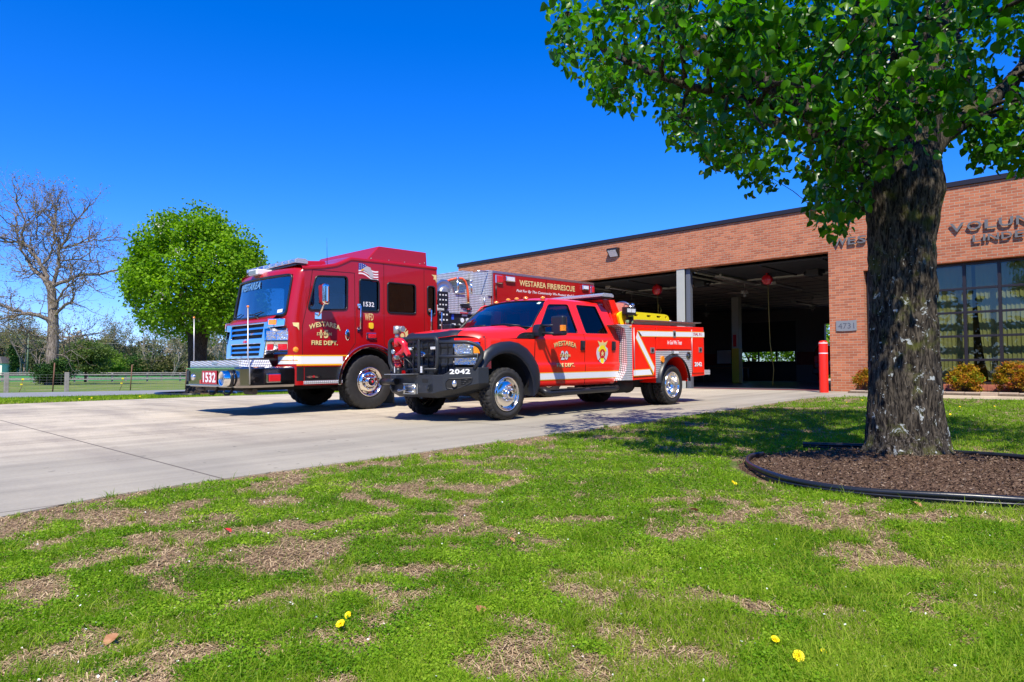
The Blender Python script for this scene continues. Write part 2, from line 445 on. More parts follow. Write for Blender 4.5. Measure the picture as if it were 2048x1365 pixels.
# ================================================================== SETTING
TR = (-1.78, 6.80)                                    # near tree foot
def bed_in(x, y): return ((x + 1.45) / 1.42) ** 2 + ((y - 5.98) / 1.26) ** 2 < 1
EDGE = [(-4.6, -14.0), (-5.02, -3.0), (-5.0, -.5), (-5.07, .81), (-5.33, 1.53), (-5.41, 2.37), (-5.43, 3.12), (-5.52, 5.44), (-5.68, 8.75), (-5.87, 12.45), (-6.10, 15.4), (-6.05, 16.3), (-5.7, 16.9), (-5.0, 17.25), (-3.5, 17.35)]
def edge_x(y):
    return interp([(b, a) for a, b in EDGE[:12]], y)
def cover(x, y):
    """how much living grass grows at a spot of the lawn, 0..1"""
    n = .30 * fbm(x, y, .48, 3, 3) + .46 * fbm(x, y, .17, 4, 2) + .24 * fbm(x, y, 1.9, 9, 2)
    t = .490 - .055 * np.clip((x + 3.2) / 2.2, 0, 1) - .05 * np.clip((y - 4) / 6, 0, 1)
    t = t + .10 * np.clip(1 - (x - np.interp(y, [b for a, b in EDGE[:12]], [a for a, b in EDGE[:12]])) / .25, 0, 1)
    c = np.clip((n - t + .07) / .13, 0, 1)
    return c * c * (3 - 2 * c)

def groundmat():
    m = bpy.data.materials.new('lawn soil and turf'); m.use_nodes = True
    n = m.node_tree; b = n.nodes['Principled BSDF']; L = n.links
    tc = n.nodes.new('ShaderNodeTexCoord')
    def NZ(s, d=6):
        t = n.nodes.new('ShaderNodeTexNoise'); t.inputs['Scale'].default_value = s; t.inputs['Detail'].default_value = d
        t.inputs['Roughness'].default_value = .65
        L.new(tc.outputs['Object'], t.inputs['Vector']); return t
    def RAMP(src, cols):
        r = n.nodes.new('ShaderNodeValToRGB'); e = r.color_ramp.elements
        e[0].position = cols[0][0]; e[0].color = (*cols[0][1], 1); e[1].position = cols[-1][0]; e[1].color = (*cols[-1][1], 1)
        for p, c in cols[1:-1]: k = e.new(p); k.color = (*c, 1)
        L.new(src, r.inputs[0]); return r
    dirt = RAMP(NZ(55, 8).outputs[0], [(.3, (.07, .04, .025)), (.5, (.25, .165, .10)), (.66, (.42, .30, .19))])
    turf = RAMP(NZ(30, 8).outputs[0], [(.3, (.020, .050, .008)), (.5, (.055, .125, .012)), (.7, (.13, .19, .03))])
    big = NZ(.35, 4)
    fld = RAMP(big.outputs[0], [(.35, (.085, .15, .025)), (.52, (.14, .19, .045)), (.66, (.26, .23, .10))])
    a = n.nodes.new('ShaderNodeAttribute'); a.attribute_name = 'rnd'
    x1 = n.nodes.new('ShaderNodeMix'); x1.data_type = 'RGBA'; L.new(a.outputs['Fac'], x1.inputs[0])
    L.new(dirt.outputs[0], x1.inputs[6]); L.new(turf.outputs[0], x1.inputs[7])
    # far grass: mean of blades and gaps
    s = n.nodes.new('ShaderNodeSeparateXYZ'); L.new(tc.outputs['Object'], s.inputs[0])
    mr = n.nodes.new('ShaderNodeMapRange'); mr.inputs[1].default_value = -21; mr.inputs[2].default_value = -22.5; L.new(s.outputs[0], mr.inputs[0])
    x2 = n.nodes.new('ShaderNodeMix'); x2.data_type = 'RGBA'; L.new(mr.outputs[0], x2.inputs[0])
    L.new(x1.outputs[2], x2.inputs[6]); L.new(fld.outputs[0], x2.inputs[7])
    # a lush green crop far out
    m3 = n.nodes.new('ShaderNodeMapRange'); m3.inputs[1].default_value = -104; m3.inputs[2].default_value = -108; L.new(s.outputs[0], m3.inputs[0])
    x3 = n.nodes.new('ShaderNodeMix'); x3.data_type = 'RGBA'; L.new(m3.outputs[0], x3.inputs[0])
    L.new(x2.outputs[2], x3.inputs[6]); x3.inputs[7].default_value = (.045, .21, .055, 1)
    L.new(x3.outputs[2], b.inputs['Base Color']); b.inputs['Roughness'].default_value = .95; b.inputs['Specular IOR Level'].default_value = .1
    bp = n.nodes.new('ShaderNodeBump'); bp.inputs['Distance'].default_value = .02; bp.inputs['Strength'].default_value = .7
    L.new(NZ(90, 6).outputs[0], bp.inputs['Height']); L.new(bp.outputs[0], b.inputs['Normal'])
    return m

xs = sorted(set([-600, -400, -300, -240] + [-220 + 10 * i for i in range(17)] + [-56, -52, -48, -44, -41, -38, -36, -34, -32.5, -31.3, -31, -28, -25, -24, -23.5, -23, -22, -21, -20, -19, -16, -12, -9] +
     [round(-7 + .09 * i, 3) for i in range(100)] + [3, 6, 10, 20, 50, 120, 300, 600]))
ys = sorted(set([-600, -300, -120, -60, -30, -18, -12, -8, -5, -3] + [round(-1 + .09 * i, 3) for i in range(110)] + [round(9.1 + .25 * i, 3) for i in range(45)] + [20.2, 24, 30, 40, 60, 90, 140, 220, 350, 600]))
X_, Y_ = np.meshgrid(xs, ys, indexing='ij')
Z_ = np.vectorize(gz)(X_, Y_) + (fbm(X_, Y_, .9, 5, 3) - .5) * .035 * ((X_ > -5.3) & (X_ < 3) & (Y_ > -1) & (Y_ < 16)) * np.clip((X_ - np.interp(Y_, [b for a, b in EDGE[:12]], [a for a, b in EDGE[:12]])) / .5, 0, 1)
def gh(x, y):
    """lawn height incl. its small unevenness"""
    return np.vectorize(gz)(x, y) + (fbm(x, y, .9, 5, 3) - .5) * .035 * np.clip((x - np.interp(y, [b for a, b in EDGE[:12]], [a for a, b in EDGE[:12]])) / .5, 0, 1) * (y < 16)
C_ = cover(X_, Y_)
i = np.arange(len(xs) - 1)[:, None] * len(ys) + np.arange(len(ys) - 1)[None, :]
Q = np.stack([i, i + len(ys), i + len(ys) + 1, i + 1], -1).reshape(-1, 4)
M_['ground'] = groundmat()
g = npmesh('ground', np.stack([X_, Y_, Z_], -1).reshape(-1, 3), Q, 'ground', None, C_.ravel() * .85, smooth=True)
tag(g, kind='structure')

def concretemat(name, c0, c1, joints=True, stain=True):
    m = bpy.data.materials.new(name); m.use_nodes = True
    n = m.node_tree; b = n.nodes['Principled BSDF']; L = n.links
    tc = n.nodes.new('ShaderNodeTexCoord')
    mp = n.nodes.new('ShaderNodeMapping'); mp.inputs['Scale'].default_value = (.28, .9, 1); mp.inputs['Rotation'].default_value = (0, 0, .5)
    L.new(tc.outputs['Object'], mp.inputs[0])
    t = n.nodes.new('ShaderNodeTexNoise'); t.inputs['Scale'].default_value = 1.0; t.inputs['Detail'].default_value = 9; t.inputs['Roughness'].default_value = .62
    L.new(mp.outputs[0], t.inputs['Vector'])
    r = n.nodes.new('ShaderNodeValToRGB'); e = r.color_ramp.elements
    e[0].position = .38; e[0].color = (*c1, 1); e[1].position = .56; e[1].color = (*c0, 1); L.new(t.outputs[0], r.inputs[0])
    f = n.nodes.new('ShaderNodeTexNoise'); f.inputs['Scale'].default_value = 45; f.inputs['Detail'].default_value = 8; L.new(tc.outputs['Object'], f.inputs['Vector'])
    mr = n.nodes.new('ShaderNodeMapRange'); mr.inputs[1].default_value = .3; mr.inputs[2].default_value = .7; mr.inputs[3].default_value = .86; mr.inputs[4].default_value = 1.10
    L.new(f.outputs[0], mr.inputs[0])
    mu = n.nodes.new('ShaderNodeVectorMath'); mu.operation = 'SCALE'; L.new(r.outputs[0], mu.inputs[0]); L.new(mr.outputs[0], mu.inputs[3])
    out = mu.outputs[0]
    s = n.nodes.new('ShaderNodeSeparateXYZ'); L.new(tc.outputs['Object'], s.inputs[0])
    if stain:   # the weathered grey end of the slab nearest the lawn
        def MR(src, a, bb):
            q = n.nodes.new('ShaderNodeMapRange'); q.inputs[1].default_value = a; q.inputs[2].default_value = bb; L.new(src, q.inputs[0]); return q.outputs[0]
        ad = n.nodes.new('ShaderNodeMath'); ad.operation = 'MULTIPLY_ADD'; ad.inputs[1].default_value = 4.5; L.new(t.outputs[0], ad.inputs[0]); L.new(s.outputs[0], ad.inputs[2])
        k = MR(ad.outputs[0], -7.6, -4.6)
        x = n.nodes.new('ShaderNodeMix'); x.data_type = 'RGBA'; L.new(k, x.inputs[0]); L.new(out, x.inputs[6])
        x.inputs[7].default_value = (.265, .25, .205, 1); 
        k2 = n.nodes.new('ShaderNodeMath'); k2.operation = 'MULTIPLY'; k2.inputs[1].default_value = .68; L.new(k, k2.inputs[0]); L.new(k2.outputs[0], x.inputs[0])
        out = x.outputs[2]
    mp2 = n.nodes.new('ShaderNodeMapping'); mp2.inputs['Scale'].default_value = (2.6, .16, 1); L.new(tc.outputs['Object'], mp2.inputs[0])
    st2 = n.nodes.new('ShaderNodeTexNoise'); st2.inputs['Scale'].default_value = 1; st2.inputs['Detail'].default_value = 7; st2.inputs['Roughness'].default_value = .6; L.new(mp2.outputs[0], st2.inputs['Vector'])
    mr2 = n.nodes.new('ShaderNodeMapRange'); mr2.inputs[1].default_value = .36; mr2.inputs[2].default_value = .60; mr2.inputs[3].default_value = .80; mr2.inputs[4].default_value = 1.04; L.new(st2.outputs[0], mr2.inputs[0])
    mu2 = n.nodes.new('ShaderNodeVectorMath'); mu2.operation = 'SCALE'; L.new(out, mu2.inputs[0]); L.new(mr2.outputs[0], mu2.inputs[3]); out = mu2.outputs[0]
    sp = n.nodes.new('ShaderNodeTexNoise'); sp.inputs['Scale'].default_value = 7; sp.inputs['Detail'].default_value = 2; L.new(tc.outputs['Object'], sp.inputs['Vector'])
    ms = n.nodes.new('ShaderNodeMapRange'); ms.inputs[1].default_value = .715; ms.inputs[2].default_value = .74; ms.inputs[3].default_value = 1; ms.inputs[4].default_value = .55; L.new(sp.outputs[0], ms.inputs[0])
    mu3 = n.nodes.new('ShaderNodeVectorMath'); mu3.operation = 'SCALE'; L.new(out, mu3.inputs[0]); L.new(ms.outputs[0], mu3.inputs[3]); out = mu3.outputs[0]
    if joints:
        def J(src, off, per, w):
            a = n.nodes.new('ShaderNodeMath'); a.operation = 'SUBTRACT'; a.inputs[1].default_value = off; L.new(src, a.inputs[0])
            p = n.nodes.new('ShaderNodeMath'); p.operation = 'PINGPONG'; p.inputs[1].default_value = per / 2; L.new(a.outputs[0], p.inputs[0])
            l = n.nodes.new('ShaderNodeMath'); l.operation = 'LESS_THAN'; l.inputs[1].default_value = w; L.new(p.outputs[0], l.inputs[0]); return l.outputs[0]
        mx = n.nodes.new('ShaderNodeMath'); mx.operation = 'MAXIMUM'
        L.new(J(s.outputs[0], -14.2, 4.5, .009), mx.inputs[0]); L.new(J(s.outputs[1], 2.27, 4.6, .011), mx.inputs[1])
        x = n.nodes.new('ShaderNodeMix'); x.data_type = 'RGBA'; L.new(mx.outputs[0], x.inputs[0]); L.new(out, x.inputs[6]); x.inputs[7].default_value = (.13, .11, .085, 1)
        out = x.outputs[2]
    L.new(out, b.inputs['Base Color']); b.inputs['Roughness'].default_value = .85; b.inputs['Specular IOR Level'].default_value = .25
    bp = n.nodes.new('ShaderNodeBump'); bp.inputs['Distance'].default_value = .004; bp.inputs['Strength'].default_value = .5
    L.new(f.outputs[0], bp.inputs['Height']); L.new(bp.outputs[0], b.inputs['Normal'])
    return m
M_['concrete'] = concretemat('broom finished concrete', (.51, .44, .325), (.355, .305, .235))
M_['concrete2'] = concretemat('sidewalk concrete', (.52, .43, .29), (.42, .34, .23), False, False)
M_['asphalt'] = mat('worn grey asphalt', (.20, .205, .215), .9, noise_=(2, .5, (.27, .275, .28)), bump=(80, .3))
M_['floor'] = mat('smooth grey bay floor', (.11, .115, .13), .3, noise_=(1.5, .5, (.08, .08, .09)))

def sheet(name, poly, m, lift, zf=gz, step=2.0, kind='structure', side=.12):
    """outline laid on the terrain as a slab whose edges go down into the soil"""
    b = MB(); tr = tessellate_polygon([[Vector((p[0], p[1], 0)) for p in poly]])
    vs = [(x, y, zf(x, y) + lift) for x, y in poly]; lo = [(x, y, z - side) for x, y, z in vs]; n = len(vs)
    b.add(vs + lo, [tuple(t) for t in tr] + [(i, (i + 1) % n, (i + 1) % n + n, i + n) for i in range(n)])
    return tag(b.build(name, m), kind=kind)
# apron: strips along y so that it follows the slope
b = MB(); yy = [-14.0, -8.0, -3.0, -.5, .4, .81, 1.2, 1.53, 2.0, 2.37, 3.12, 4.3, 5.44, 7, 8.75, 10.5, 12.45, 14, 15.4, 16.3, 16.9, 17.3]
xx = [-24.6, -23.6, -22.8, -22, -21, -20, -19, -16, -12, -9]
def apx(y): return interp([(a[1], a[0]) for a in EDGE], y) if y < 16.3 else interp([(16.3, -6.05), (16.9, -5.7), (17.3, -4.8)], y)
def far_x(y): return -20.85 - .09 * (y - 3)
pts = []; 
for y in yy:
    row = [(far_x(y), y)] + [(x, y) for x in (-19, -16, -12, -9)] + [(apx(y) + (.012 * math.sin(y * 9)), y)]
    pts.append(row)
nr = len(pts[0]); V = [(x, y, gz(x, y) + .012) for r in pts for x, y in r]; k = len(V)
F = [(i * nr + j, i * nr + j + 1, (i + 1) * nr + j + 1, (i + 1) * nr + j) for i in range(len(pts) - 1) for j in range(nr - 1)]
b.add(V, F)
for c in (0, nr - 1):
    for i in range(len(pts) - 1):
        p, q = V[i * nr + c], V[(i + 1) * nr + c]
        b.add([p, q, (q[0], q[1], q[2] - .15), (p[0], p[1], p[2] - .15)], [(0, 1, 2, 3)])
tag(b.build('driveway', 'concrete'), kind='structure')
sheet('entrance_slab', [(-18.9, 17.3), (-4.8, 17.3), (-4.8, 19.698), (-18.9, 19.698)], 'concrete', .012)
sheet('sidewalk', [(-4.8, 17.35), (-3.5, 17.45), (6, 17.6), (6, 18.78), (-4.8, 18.78)], 'concrete2', .014)
b = MB()
ry = [-150, -60, -20, 0, 4, 9, 15, 30, 60, 150]
V = []
for y in ry:
    for x in (-31.0 - .09 * max(0, y - 4), -28.2 - .05 * (y - 4 if y > 4 else 0), -25.2 - .07 * max(0, min(y, 30) - 4)): V.append((x, y, gz(x, y) + .03))
b.add(V, [(i * 3 + j, i * 3 + j + 1, i * 3 + j + 4, i * 3 + j + 3) for i in range(len(ry) - 1) for j in range(2)])
tag(b.build('road', 'asphalt'), kind='structure')
sheet('garden_soil', [(-6.2, 18.8), (6, 18.8), (6, 19.69), (-6.2, 19.69)], mat('planting bed soil', (.10, .07, .045), .95, noise_=(20, .8, (.2, .15, .1))), .06)
# mulch bed round the near tree
def mulchmat():
    m = bpy.data.materials.new('bark mulch'); m.use_nodes = True
    n = m.node_tree; b = n.nodes['Principled BSDF']; L = n.links
    tc = n.nodes.new('ShaderNodeTexCoord'); v = n.nodes.new('ShaderNodeTexVoronoi'); v.inputs['Scale'].default_value = 95
    mp = n.nodes.new('ShaderNodeMapping'); mp.inputs['Scale'].default_value = (1, .55, 1); L.new(tc.outputs['Object'], mp.inputs[0]); L.new(mp.outputs[0], v.inputs[0])
    s = n.nodes.new('ShaderNodeSeparateColor'); L.new(v.outputs['Color'], s.inputs[0])
    r = n.nodes.new('ShaderNodeValToRGB'); e = r.color_ramp.elements; e[0].color = (.04, .024, .014, 1); e[1].color = (.22, .15, .10, 1)
    k = e.new(.45); k.color = (.085, .050, .032, 1); k = e.new(.9); k.color = (.16, .10, .065, 1); L.new(s.outputs[0], r.inputs[0])
    L.new(r.outputs[0], b.inputs['Base Color']); b.inputs['Roughness'].default_value = .95; b.inputs['Specular IOR Level'].default_value = .1
    bp = n.nodes.new('ShaderNodeBump'); bp.inputs['Distance'].default_value = .012; bp.inputs['Strength'].default_value = 1
    L.new(v.outputs['Distance'], bp.inputs['Height']); L.new(bp.outputs[0], b.inputs['Normal'])
    return m
M_['mulch'] = mulchmat()
n1, n2 = 60, 14; V = [(-1.45, 5.98, 0)]; V = []
for j in range(n2 + 1):
    for i in range(n1):
        a = 2 * math.pi * i / n1; q = j / n2; x = -1.45 + 1.42 * q * math.cos(a); y = 5.98 + 1.26 * q * math.sin(a)
        h = .035 * (1 - q ** 2) + .012 + (noise.noise(Vector((x * 6, y * 6, 0))) * .015 if q < 1 else -.03)
        h += .05 * math.exp(-(((x - TR[0]) ** 2 + (y - TR[1]) ** 2) / .35))
        V.append((x, y, gz(x, y) + h))
b = MB(); b.add(V, [(j * n1 + i, j * n1 + (i + 1) % n1, (j + 1) * n1 + (i + 1) % n1, (j + 1) * n1 + i) for j in range(n2) for i in range(n1)], True)
tag(b.build('mulch_bed', 'mulch'), kind='structure')
# mulch chips
N = 5200; a = RNG.uniform(0, 2 * np.pi, N); q = np.sqrt(RNG.uniform(0, 1, N)) * .97
px, py = -1.45 + 1.42 * q * np.cos(a), 5.98 + 1.26 * q * np.sin(a)
pz = np.vectorize(gz)(px, py) + .035 * (1 - q ** 2) + .022 + .05 * np.exp(-(((px - TR[0]) ** 2 + (py - TR[1]) ** 2) / .35))
M_['chip'] = leafmat('mulch chips', (.05, .03, .018), (.12, .075, .045), (.27, .20, .145), .0, .9)
o = leaves('mulch_chips', np.stack([px, py, pz], -1), .022, 'chip', None, RNG.uniform(0, 1, N) ** 1.5, droop=.0, up=.3, width=.5)
tag(o, 'loose brown bark mulch chips in the round bed under the near tree', 'mulch', kind='stuff')
# black edging
M_['edging'] = mat('black landscape edging plastic', (.012, .014, .020), .32, bump=(6, .2))
def edging(name, path, label):
    P = []
    for (p, q) in zip(path, path[1:]):
        for t in range(6): P.append((lerp(p[0], q[0], t / 6), lerp(p[1], q[1], t / 6)))
    P.append(path[-1])
    for _ in range(6): P = [P[0]] + [((a[0] + 2 * b_[0] + c[0]) / 4, (a[1] + 2 * b_[1] + c[1]) / 4) for a, b_, c in zip(P, P[1:], P[2:])] + [P[-1]]
    b = MB(); top = [(x, y, gz(x, y) + .052 + .006 * math.sin(x * 5)) for x, y in P]
    b.tube(top, .019, 10)
    n = len(P); vs = []
    for k in range(n):
        x, y = P[k]; q = Vector((P[min(k + 1, n - 1)][0] - P[max(k - 1, 0)][0], P[min(k + 1, n - 1)][1] - P[max(k - 1, 0)][1])).normalized()
        nx, ny = -q.y * .004, q.x * .004; z = gz(x, y)
        vs += [(x + nx, y + ny, z + .045), (x - nx, y - ny, z + .045), (x - nx * 2, y - ny * 2, z - .05), (x + nx * 2, y + ny * 2, z - .05)]
    b.add(vs, [(4 * k + i, 4 * k + (i + 1) % 4, 4 * k + 4 + (i + 1) % 4, 4 * k + 4 + i) for k in range(n - 1) for i in range(4)])
    b.tube([(x + .004, y - .012, gz(x, y) + .028) for x, y in P], .008, 6)
    return tag(b.build(name, 'edging'), label, 'edging')
edging('landscape_edging', [(-2.72, 6.02), (-2.77, 5.85), (-2.60, 5.42), (-2.30, 5.04), (-1.98, 4.78), (-1.57, 4.72), (-1.1, 4.82), (-.69, 4.98), (-.2, 5.3), (.1, 5.8)], 'long curved black plastic edging in front of the mulch bed')
edging('landscape_edging', [(-2.74, 6.98), (-2.5, 7.02), (-2.1, 7.12), (-1.6, 7.2), (-1.1, 7.15), (-.6, 6.95)], 'short black plastic edging lying in the grass behind the near tree trunk')

# ================================================================== FIRE STATION
YW = 19.70; ZF = .335
st = thing('fire_station', 'low red brick fire station with open apparatus bays and dark metal roof edge', 'building', (-11, YW, ZF))
def at(o): return (-11 - 0, YW, ZF)
def bb(): return MB()
def shift(b): b.v = [(x + 11, y - YW, z - ZF) for x, y, z in b.v]; return b
b = MB(); XL, XR, TOP = -22.6, 5.5, 5.47
out = [(XL, .2), (-16.3, .2), (-16.3, 4.23), (-6.94, 4.23), (-6.94, .2), (XR, .2), (XR, TOP), (XL, TOP)]
b.prism(out, 'y', YW, YW + .3, holes=[[(-6.04, .57), (-6.04, 3.60), (2.2, 3.60), (2.2, .57)]])
b.box((XL, YW + .301, .2), (XL + .3, 38.3, TOP)); b.box((XR - .3, YW + .301, .2), (XR, 38.3, TOP))
wall = shift(b).build('wall', 'brick', st)
b = MB(); b.box((XL - .04, YW - .045, 5.475), (XR + .04, YW + .34, 5.60)); b.box((XL - .04, YW + .341, 5.475), (XL + .3, 38.3, 5.60))
b.box((XL + .3, YW + .341, 5.3), (XR, 38.3, 5.44))
shift(b).build('roof', 'bronze', st, bevel=.006)
# steel column between the bays: a light flange in front, web, rear flange
b = MB(); b.box((-11.75, YW + .02, ZF + .004), (-11.46, YW + .05, 4.32)); b.box((-11.75, YW + .40, ZF + .004), (-11.46, YW + .43, 4.32))
b.box((-11.62, YW + .051, ZF + .004), (-11.59, YW + .399, 4.32))
shift(b).build('column', 'pole', st, bevel=.004)
b = MB(); b.box((-11.455, YW + .10, ZF + .004), (-11.30, YW + .135, 4.31)); b.box((-11.455, YW + .16, ZF + .004), (-11.36, YW + .36, 4.31))
shift(b).build('door_track', 'polex', st, bevel=.003)
# bay shell
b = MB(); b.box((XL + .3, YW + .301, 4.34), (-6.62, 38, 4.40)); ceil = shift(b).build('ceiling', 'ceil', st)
b = MB()
for y in lin(20.6, 37.4, 15): b.box((XL + .35, y, 4.327), (-6.7, y + .02, 4.339))
for x in lin(-21.5, -7.6, 8): b.box((x, YW + .4, 4.3255), (x + .02, 37.9, 4.3385))
shift(b).build('ceiling_seams', 'indark', st)
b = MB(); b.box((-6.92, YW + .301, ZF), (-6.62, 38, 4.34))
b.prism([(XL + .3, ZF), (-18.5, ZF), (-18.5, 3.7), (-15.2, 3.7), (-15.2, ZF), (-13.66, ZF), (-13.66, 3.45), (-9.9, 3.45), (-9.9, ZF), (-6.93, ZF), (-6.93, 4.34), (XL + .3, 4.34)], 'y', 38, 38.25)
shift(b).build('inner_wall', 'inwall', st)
for q in (((-22.2, 37.93, 1.25), (-18.55, 37.99, 1.95)), ((-15.15, 37.93, 1.25), (-13.7, 37.99, 1.95)), ((-6.97, 22, 1.25), (-6.925, 37.9, 1.45))):
    b = MB(); b.box(*q); shift(b).build('wall_band', mat('dark red painted wall band', (.16, .012, .012), .6), st)
# closed rear door with a strip of panes
b = MB(); b.prism([(-18.5, ZF), (-15.2, ZF), (-15.2, 3.7), (-18.5, 3.7)], 'y', 38.05, 38.12, holes=[[(x, 1.46), (x + .98, 1.46), (x + .98, 2.0), (x, 2.0)] for x in (-18.4, -17.34, -16.28)])
rd = shift(b).build('rear_door', 'indark', st)
b = MB(); b.box((-18.42, 38.08, 1.44), (-15.28, 38.085, 2.02)); shift(b).build('pane', 'clearglass', rd)
# raised overhead doors, lying flat under the ceiling
for x0, x1 in ((-16.2, -11.8), (-11.25, -7.0)):
    b = MB()
    for k in range(5): b.box((x0, YW + .5 + .56 * k, 4.14), (x1, YW + 1.05 + .56 * k, 4.19))
    for x in (x0 + .3, (x0 + x1) / 2, x1 - .3): b.box((x - .03, YW + .5, 4.10), (x + .03, YW + 3.25, 4.139))
    d = shift(b).build('raised_door', 'indark', st, bevel=.004)
    b = MB(); b.box((x0, YW + 3.28, 4.08), (x1, YW + 3.34, 4.13)); b.box((x0 - .03, YW + .32, 4.09), (x0 - .005, 26, 4.13)); b.box((x1 + .005, YW + .32, 4.09), (x1 + .03, 26, 4.13))
    shift(b).build('rail', 'pole', d)
# right hand window wall
b = MB(); fy0, fy1 = YW + .19, YW + .27
mx = [-6.04 + .06] + [-5.22, -4.50, -3.78, -3.06, -2.34, -1.62, -.90, -.18, .54, 1.26] + [2.2 - .06]
for i, x in enumerate(mx): b.box((x - .035, fy0, .575), (x + .035, fy1, 3.595))
for z in (.605, 1.17, 1.76, 2.35, 2.94, 3.55):
    for x0, x1 in zip(mx, mx[1:]): b.box((x0 + .0351, fy0 + .004, z - .028), (x1 - .0351, fy1 - .004, z + .028))
fr = shift(b).build('window', 'bronze', st, bevel=.004)
b = MB(); b.box((-6.0, YW + .225, .58), (2.2, YW + .231, 3.59)); shift(b).build('pane', 'clearglass', fr)
b = MB(); k = 0; x = -5.98
rnd = random.Random(4)
while x < 2.1:
    gapf = 0.0; 
    if -3.70 < x < -3.58: x = -3.58
    dx = .089; ang = rnd.uniform(.05, .22); top, bot = 3.52, .68
    lean = 0
    if -3.60 < x < -3.40: lean = .22 if x < -3.5 else .12
    seg = []
    for z in lin(bot, top, 9):
        t = (top - z) / (top - bot); sh = lean * t ** 2.2
        for q in (-.5, -.17, .17, .5):
            seg.append((x + sh + dx * .5 + q * dx * 1.06, YW + .42 + q * ang * .12 + (.25 - q * q) * .03, z))
    b.add(seg, [(r * 4 + c, r * 4 + c + 1, r * 4 + c + 5, r * 4 + c + 4) for r in range(8) for c in range(3)], True)
    x += dx
shift(b).build('blind', 'blind', fr)
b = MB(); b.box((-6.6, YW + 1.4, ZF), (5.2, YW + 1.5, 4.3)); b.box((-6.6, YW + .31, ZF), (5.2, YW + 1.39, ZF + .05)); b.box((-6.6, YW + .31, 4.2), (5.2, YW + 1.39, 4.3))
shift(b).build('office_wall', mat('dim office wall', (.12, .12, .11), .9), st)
b = MB()
x = -6.0
while x < 2.15: b.box((x, YW - .012, .425), (x + .195, YW - .001, .565)); x += .205
for q in [0]: b.box((-6.04, YW + .001, .545), (2.2, YW + .185, .568))
shift(b).build('window_sill', mat('brick on edge sill', (.36, .11, .07), .85, noise_=(4, .8, (.46, .16, .10))), st, bevel=.004)
# lettering
WP = lambda tx, ty, d: (tx + 11, -.03 - d, ty - ZF)
for s, x, y, wd, ht in (('W', -6.78, 4.345, .34, .205), ('E', -6.40, 4.345, .20, .205), ('S', -6.16, 4.345, .23, .205), ('T', -5.90, 4.345, .23, .205), ('A', -5.64, 4.345, .28, .205), ('R', -5.33, 4.345, .24, .205), ('E', -5.05, 4.345, .20, .205), ('A', -4.76, 4.345, .28, .205)):
    text(s, 'letter', st, x, y, wd, ht, WP, 'sign_letter', bold=.014, depth=.03)
x = -4.0
for s, wd in zip('VOLUNTEER', (.30, .31, .23, .28, .29, .24, .23, .23, .27)):
    text(s, 'letter', st, x, 4.335, wd, .215, WP, 'sign_letter', bold=.014, depth=.03); x += wd + .055
x = -3.53
for s, wd in zip('LINDEN', (.165, .05, .225, .215, .18, .225)):
    text(s, 'letter', st, x, 4.035, wd, .165, WP, 'sign_letter', bold=.014, depth=.03); x += wd + .045
b = MB()
pts = [( -6.76 + .53 * t, 2.0 - .012 * math.sin(math.pi * t)) for t in lin(0, 1, 9)] + [(-6.23 - .53 * t, 2.285 - .012 * math.sin(math.pi * t) + .0) for t in lin(0, 1, 9)]
b.prism(pts, 'y', YW - .03, YW - .012); b.box((-6.55, YW - .0118, 2.08), (-6.44, YW - .001, 2.2))
np_ = shift(b).build('number_plate', 'plate', st)
text('4731', 'polex', np_, -6.70, 2.055, .41, .155, WP, 'numerals', depth=.006)

# wall lamp
wl = thing('wall_light', 'small dark floodlight with bright glass high on the brick wall above the bays', 'light', (-14.2, YW, 4.93))
b = MB(); b.prism([(0, 0), (-.02, 0), (-.20, .22), (-.20, .30), (0, .31)], 'x', -.22, .22, fn=lambda d, p: (d, p[0] - .002, p[1])); b.build('housing', 'bronze', wl, bevel=.012)
b = MB(); b.hexa([(-.17, -.042, .012), (.17, -.042, .012), (.17, -.036, .02), (-.17, -.036, .02), (-.17, -.205, .215), (.17, -.205, .215), (.17, -.198, .22), (-.17, -.198, .22)]); b.build('lens', 'lens_clear', wl)

# interior things
def tube_light(x, y0, y1, lab):
    t = thing('strip_light', lab, 'light', (x, y0, 4.06), group='unlit strip lights under the bay ceiling')
    b = MB(); L = y1 - y0
    b.prism([(-.11, .0), (-.06, .075), (.06, .075), (.11, .0), (.10, 0), (.05, .06), (-.05, .06), (-.10, 0)], 'y', 0, L); b.box((-.11, -.012, -.03), (.11, -.001, .08))
    b.box((-.11, L + .001, -.03), (.11, L + .012, .08)); b.build('housing', 'dusty', t)
    b = MB(); b.cyl((-.045, .02, .02), (-.045, L - .02, .02), .019); b.cyl((.045, .02, .02), (.045, L - .02, .02), .019); b.build('tube', 'dusty', t)
    for q in (.3, L - .3): b = MB(); b.cyl((0, q, .075), (0, q, .28), .004, 5); b.build('hanger', 'indark', t)
tube_light(-15.5, 21.05, 24.1, 'white strip light in the bay left of the steel column')
tube_light(-10.95, 21.05, 24.0, 'brightest white strip light just right of the steel column')
tube_light(-10.5, 24.3, 26.7, 'strip light behind the large red hose reel')
tube_light(-15.0, 31.3, 33.8, 'dim strip light beyond the middle ceiling fan')
tube_light(-12.6, 31.3, 33.8, 'dim strip light beyond the red hose reel on the right')
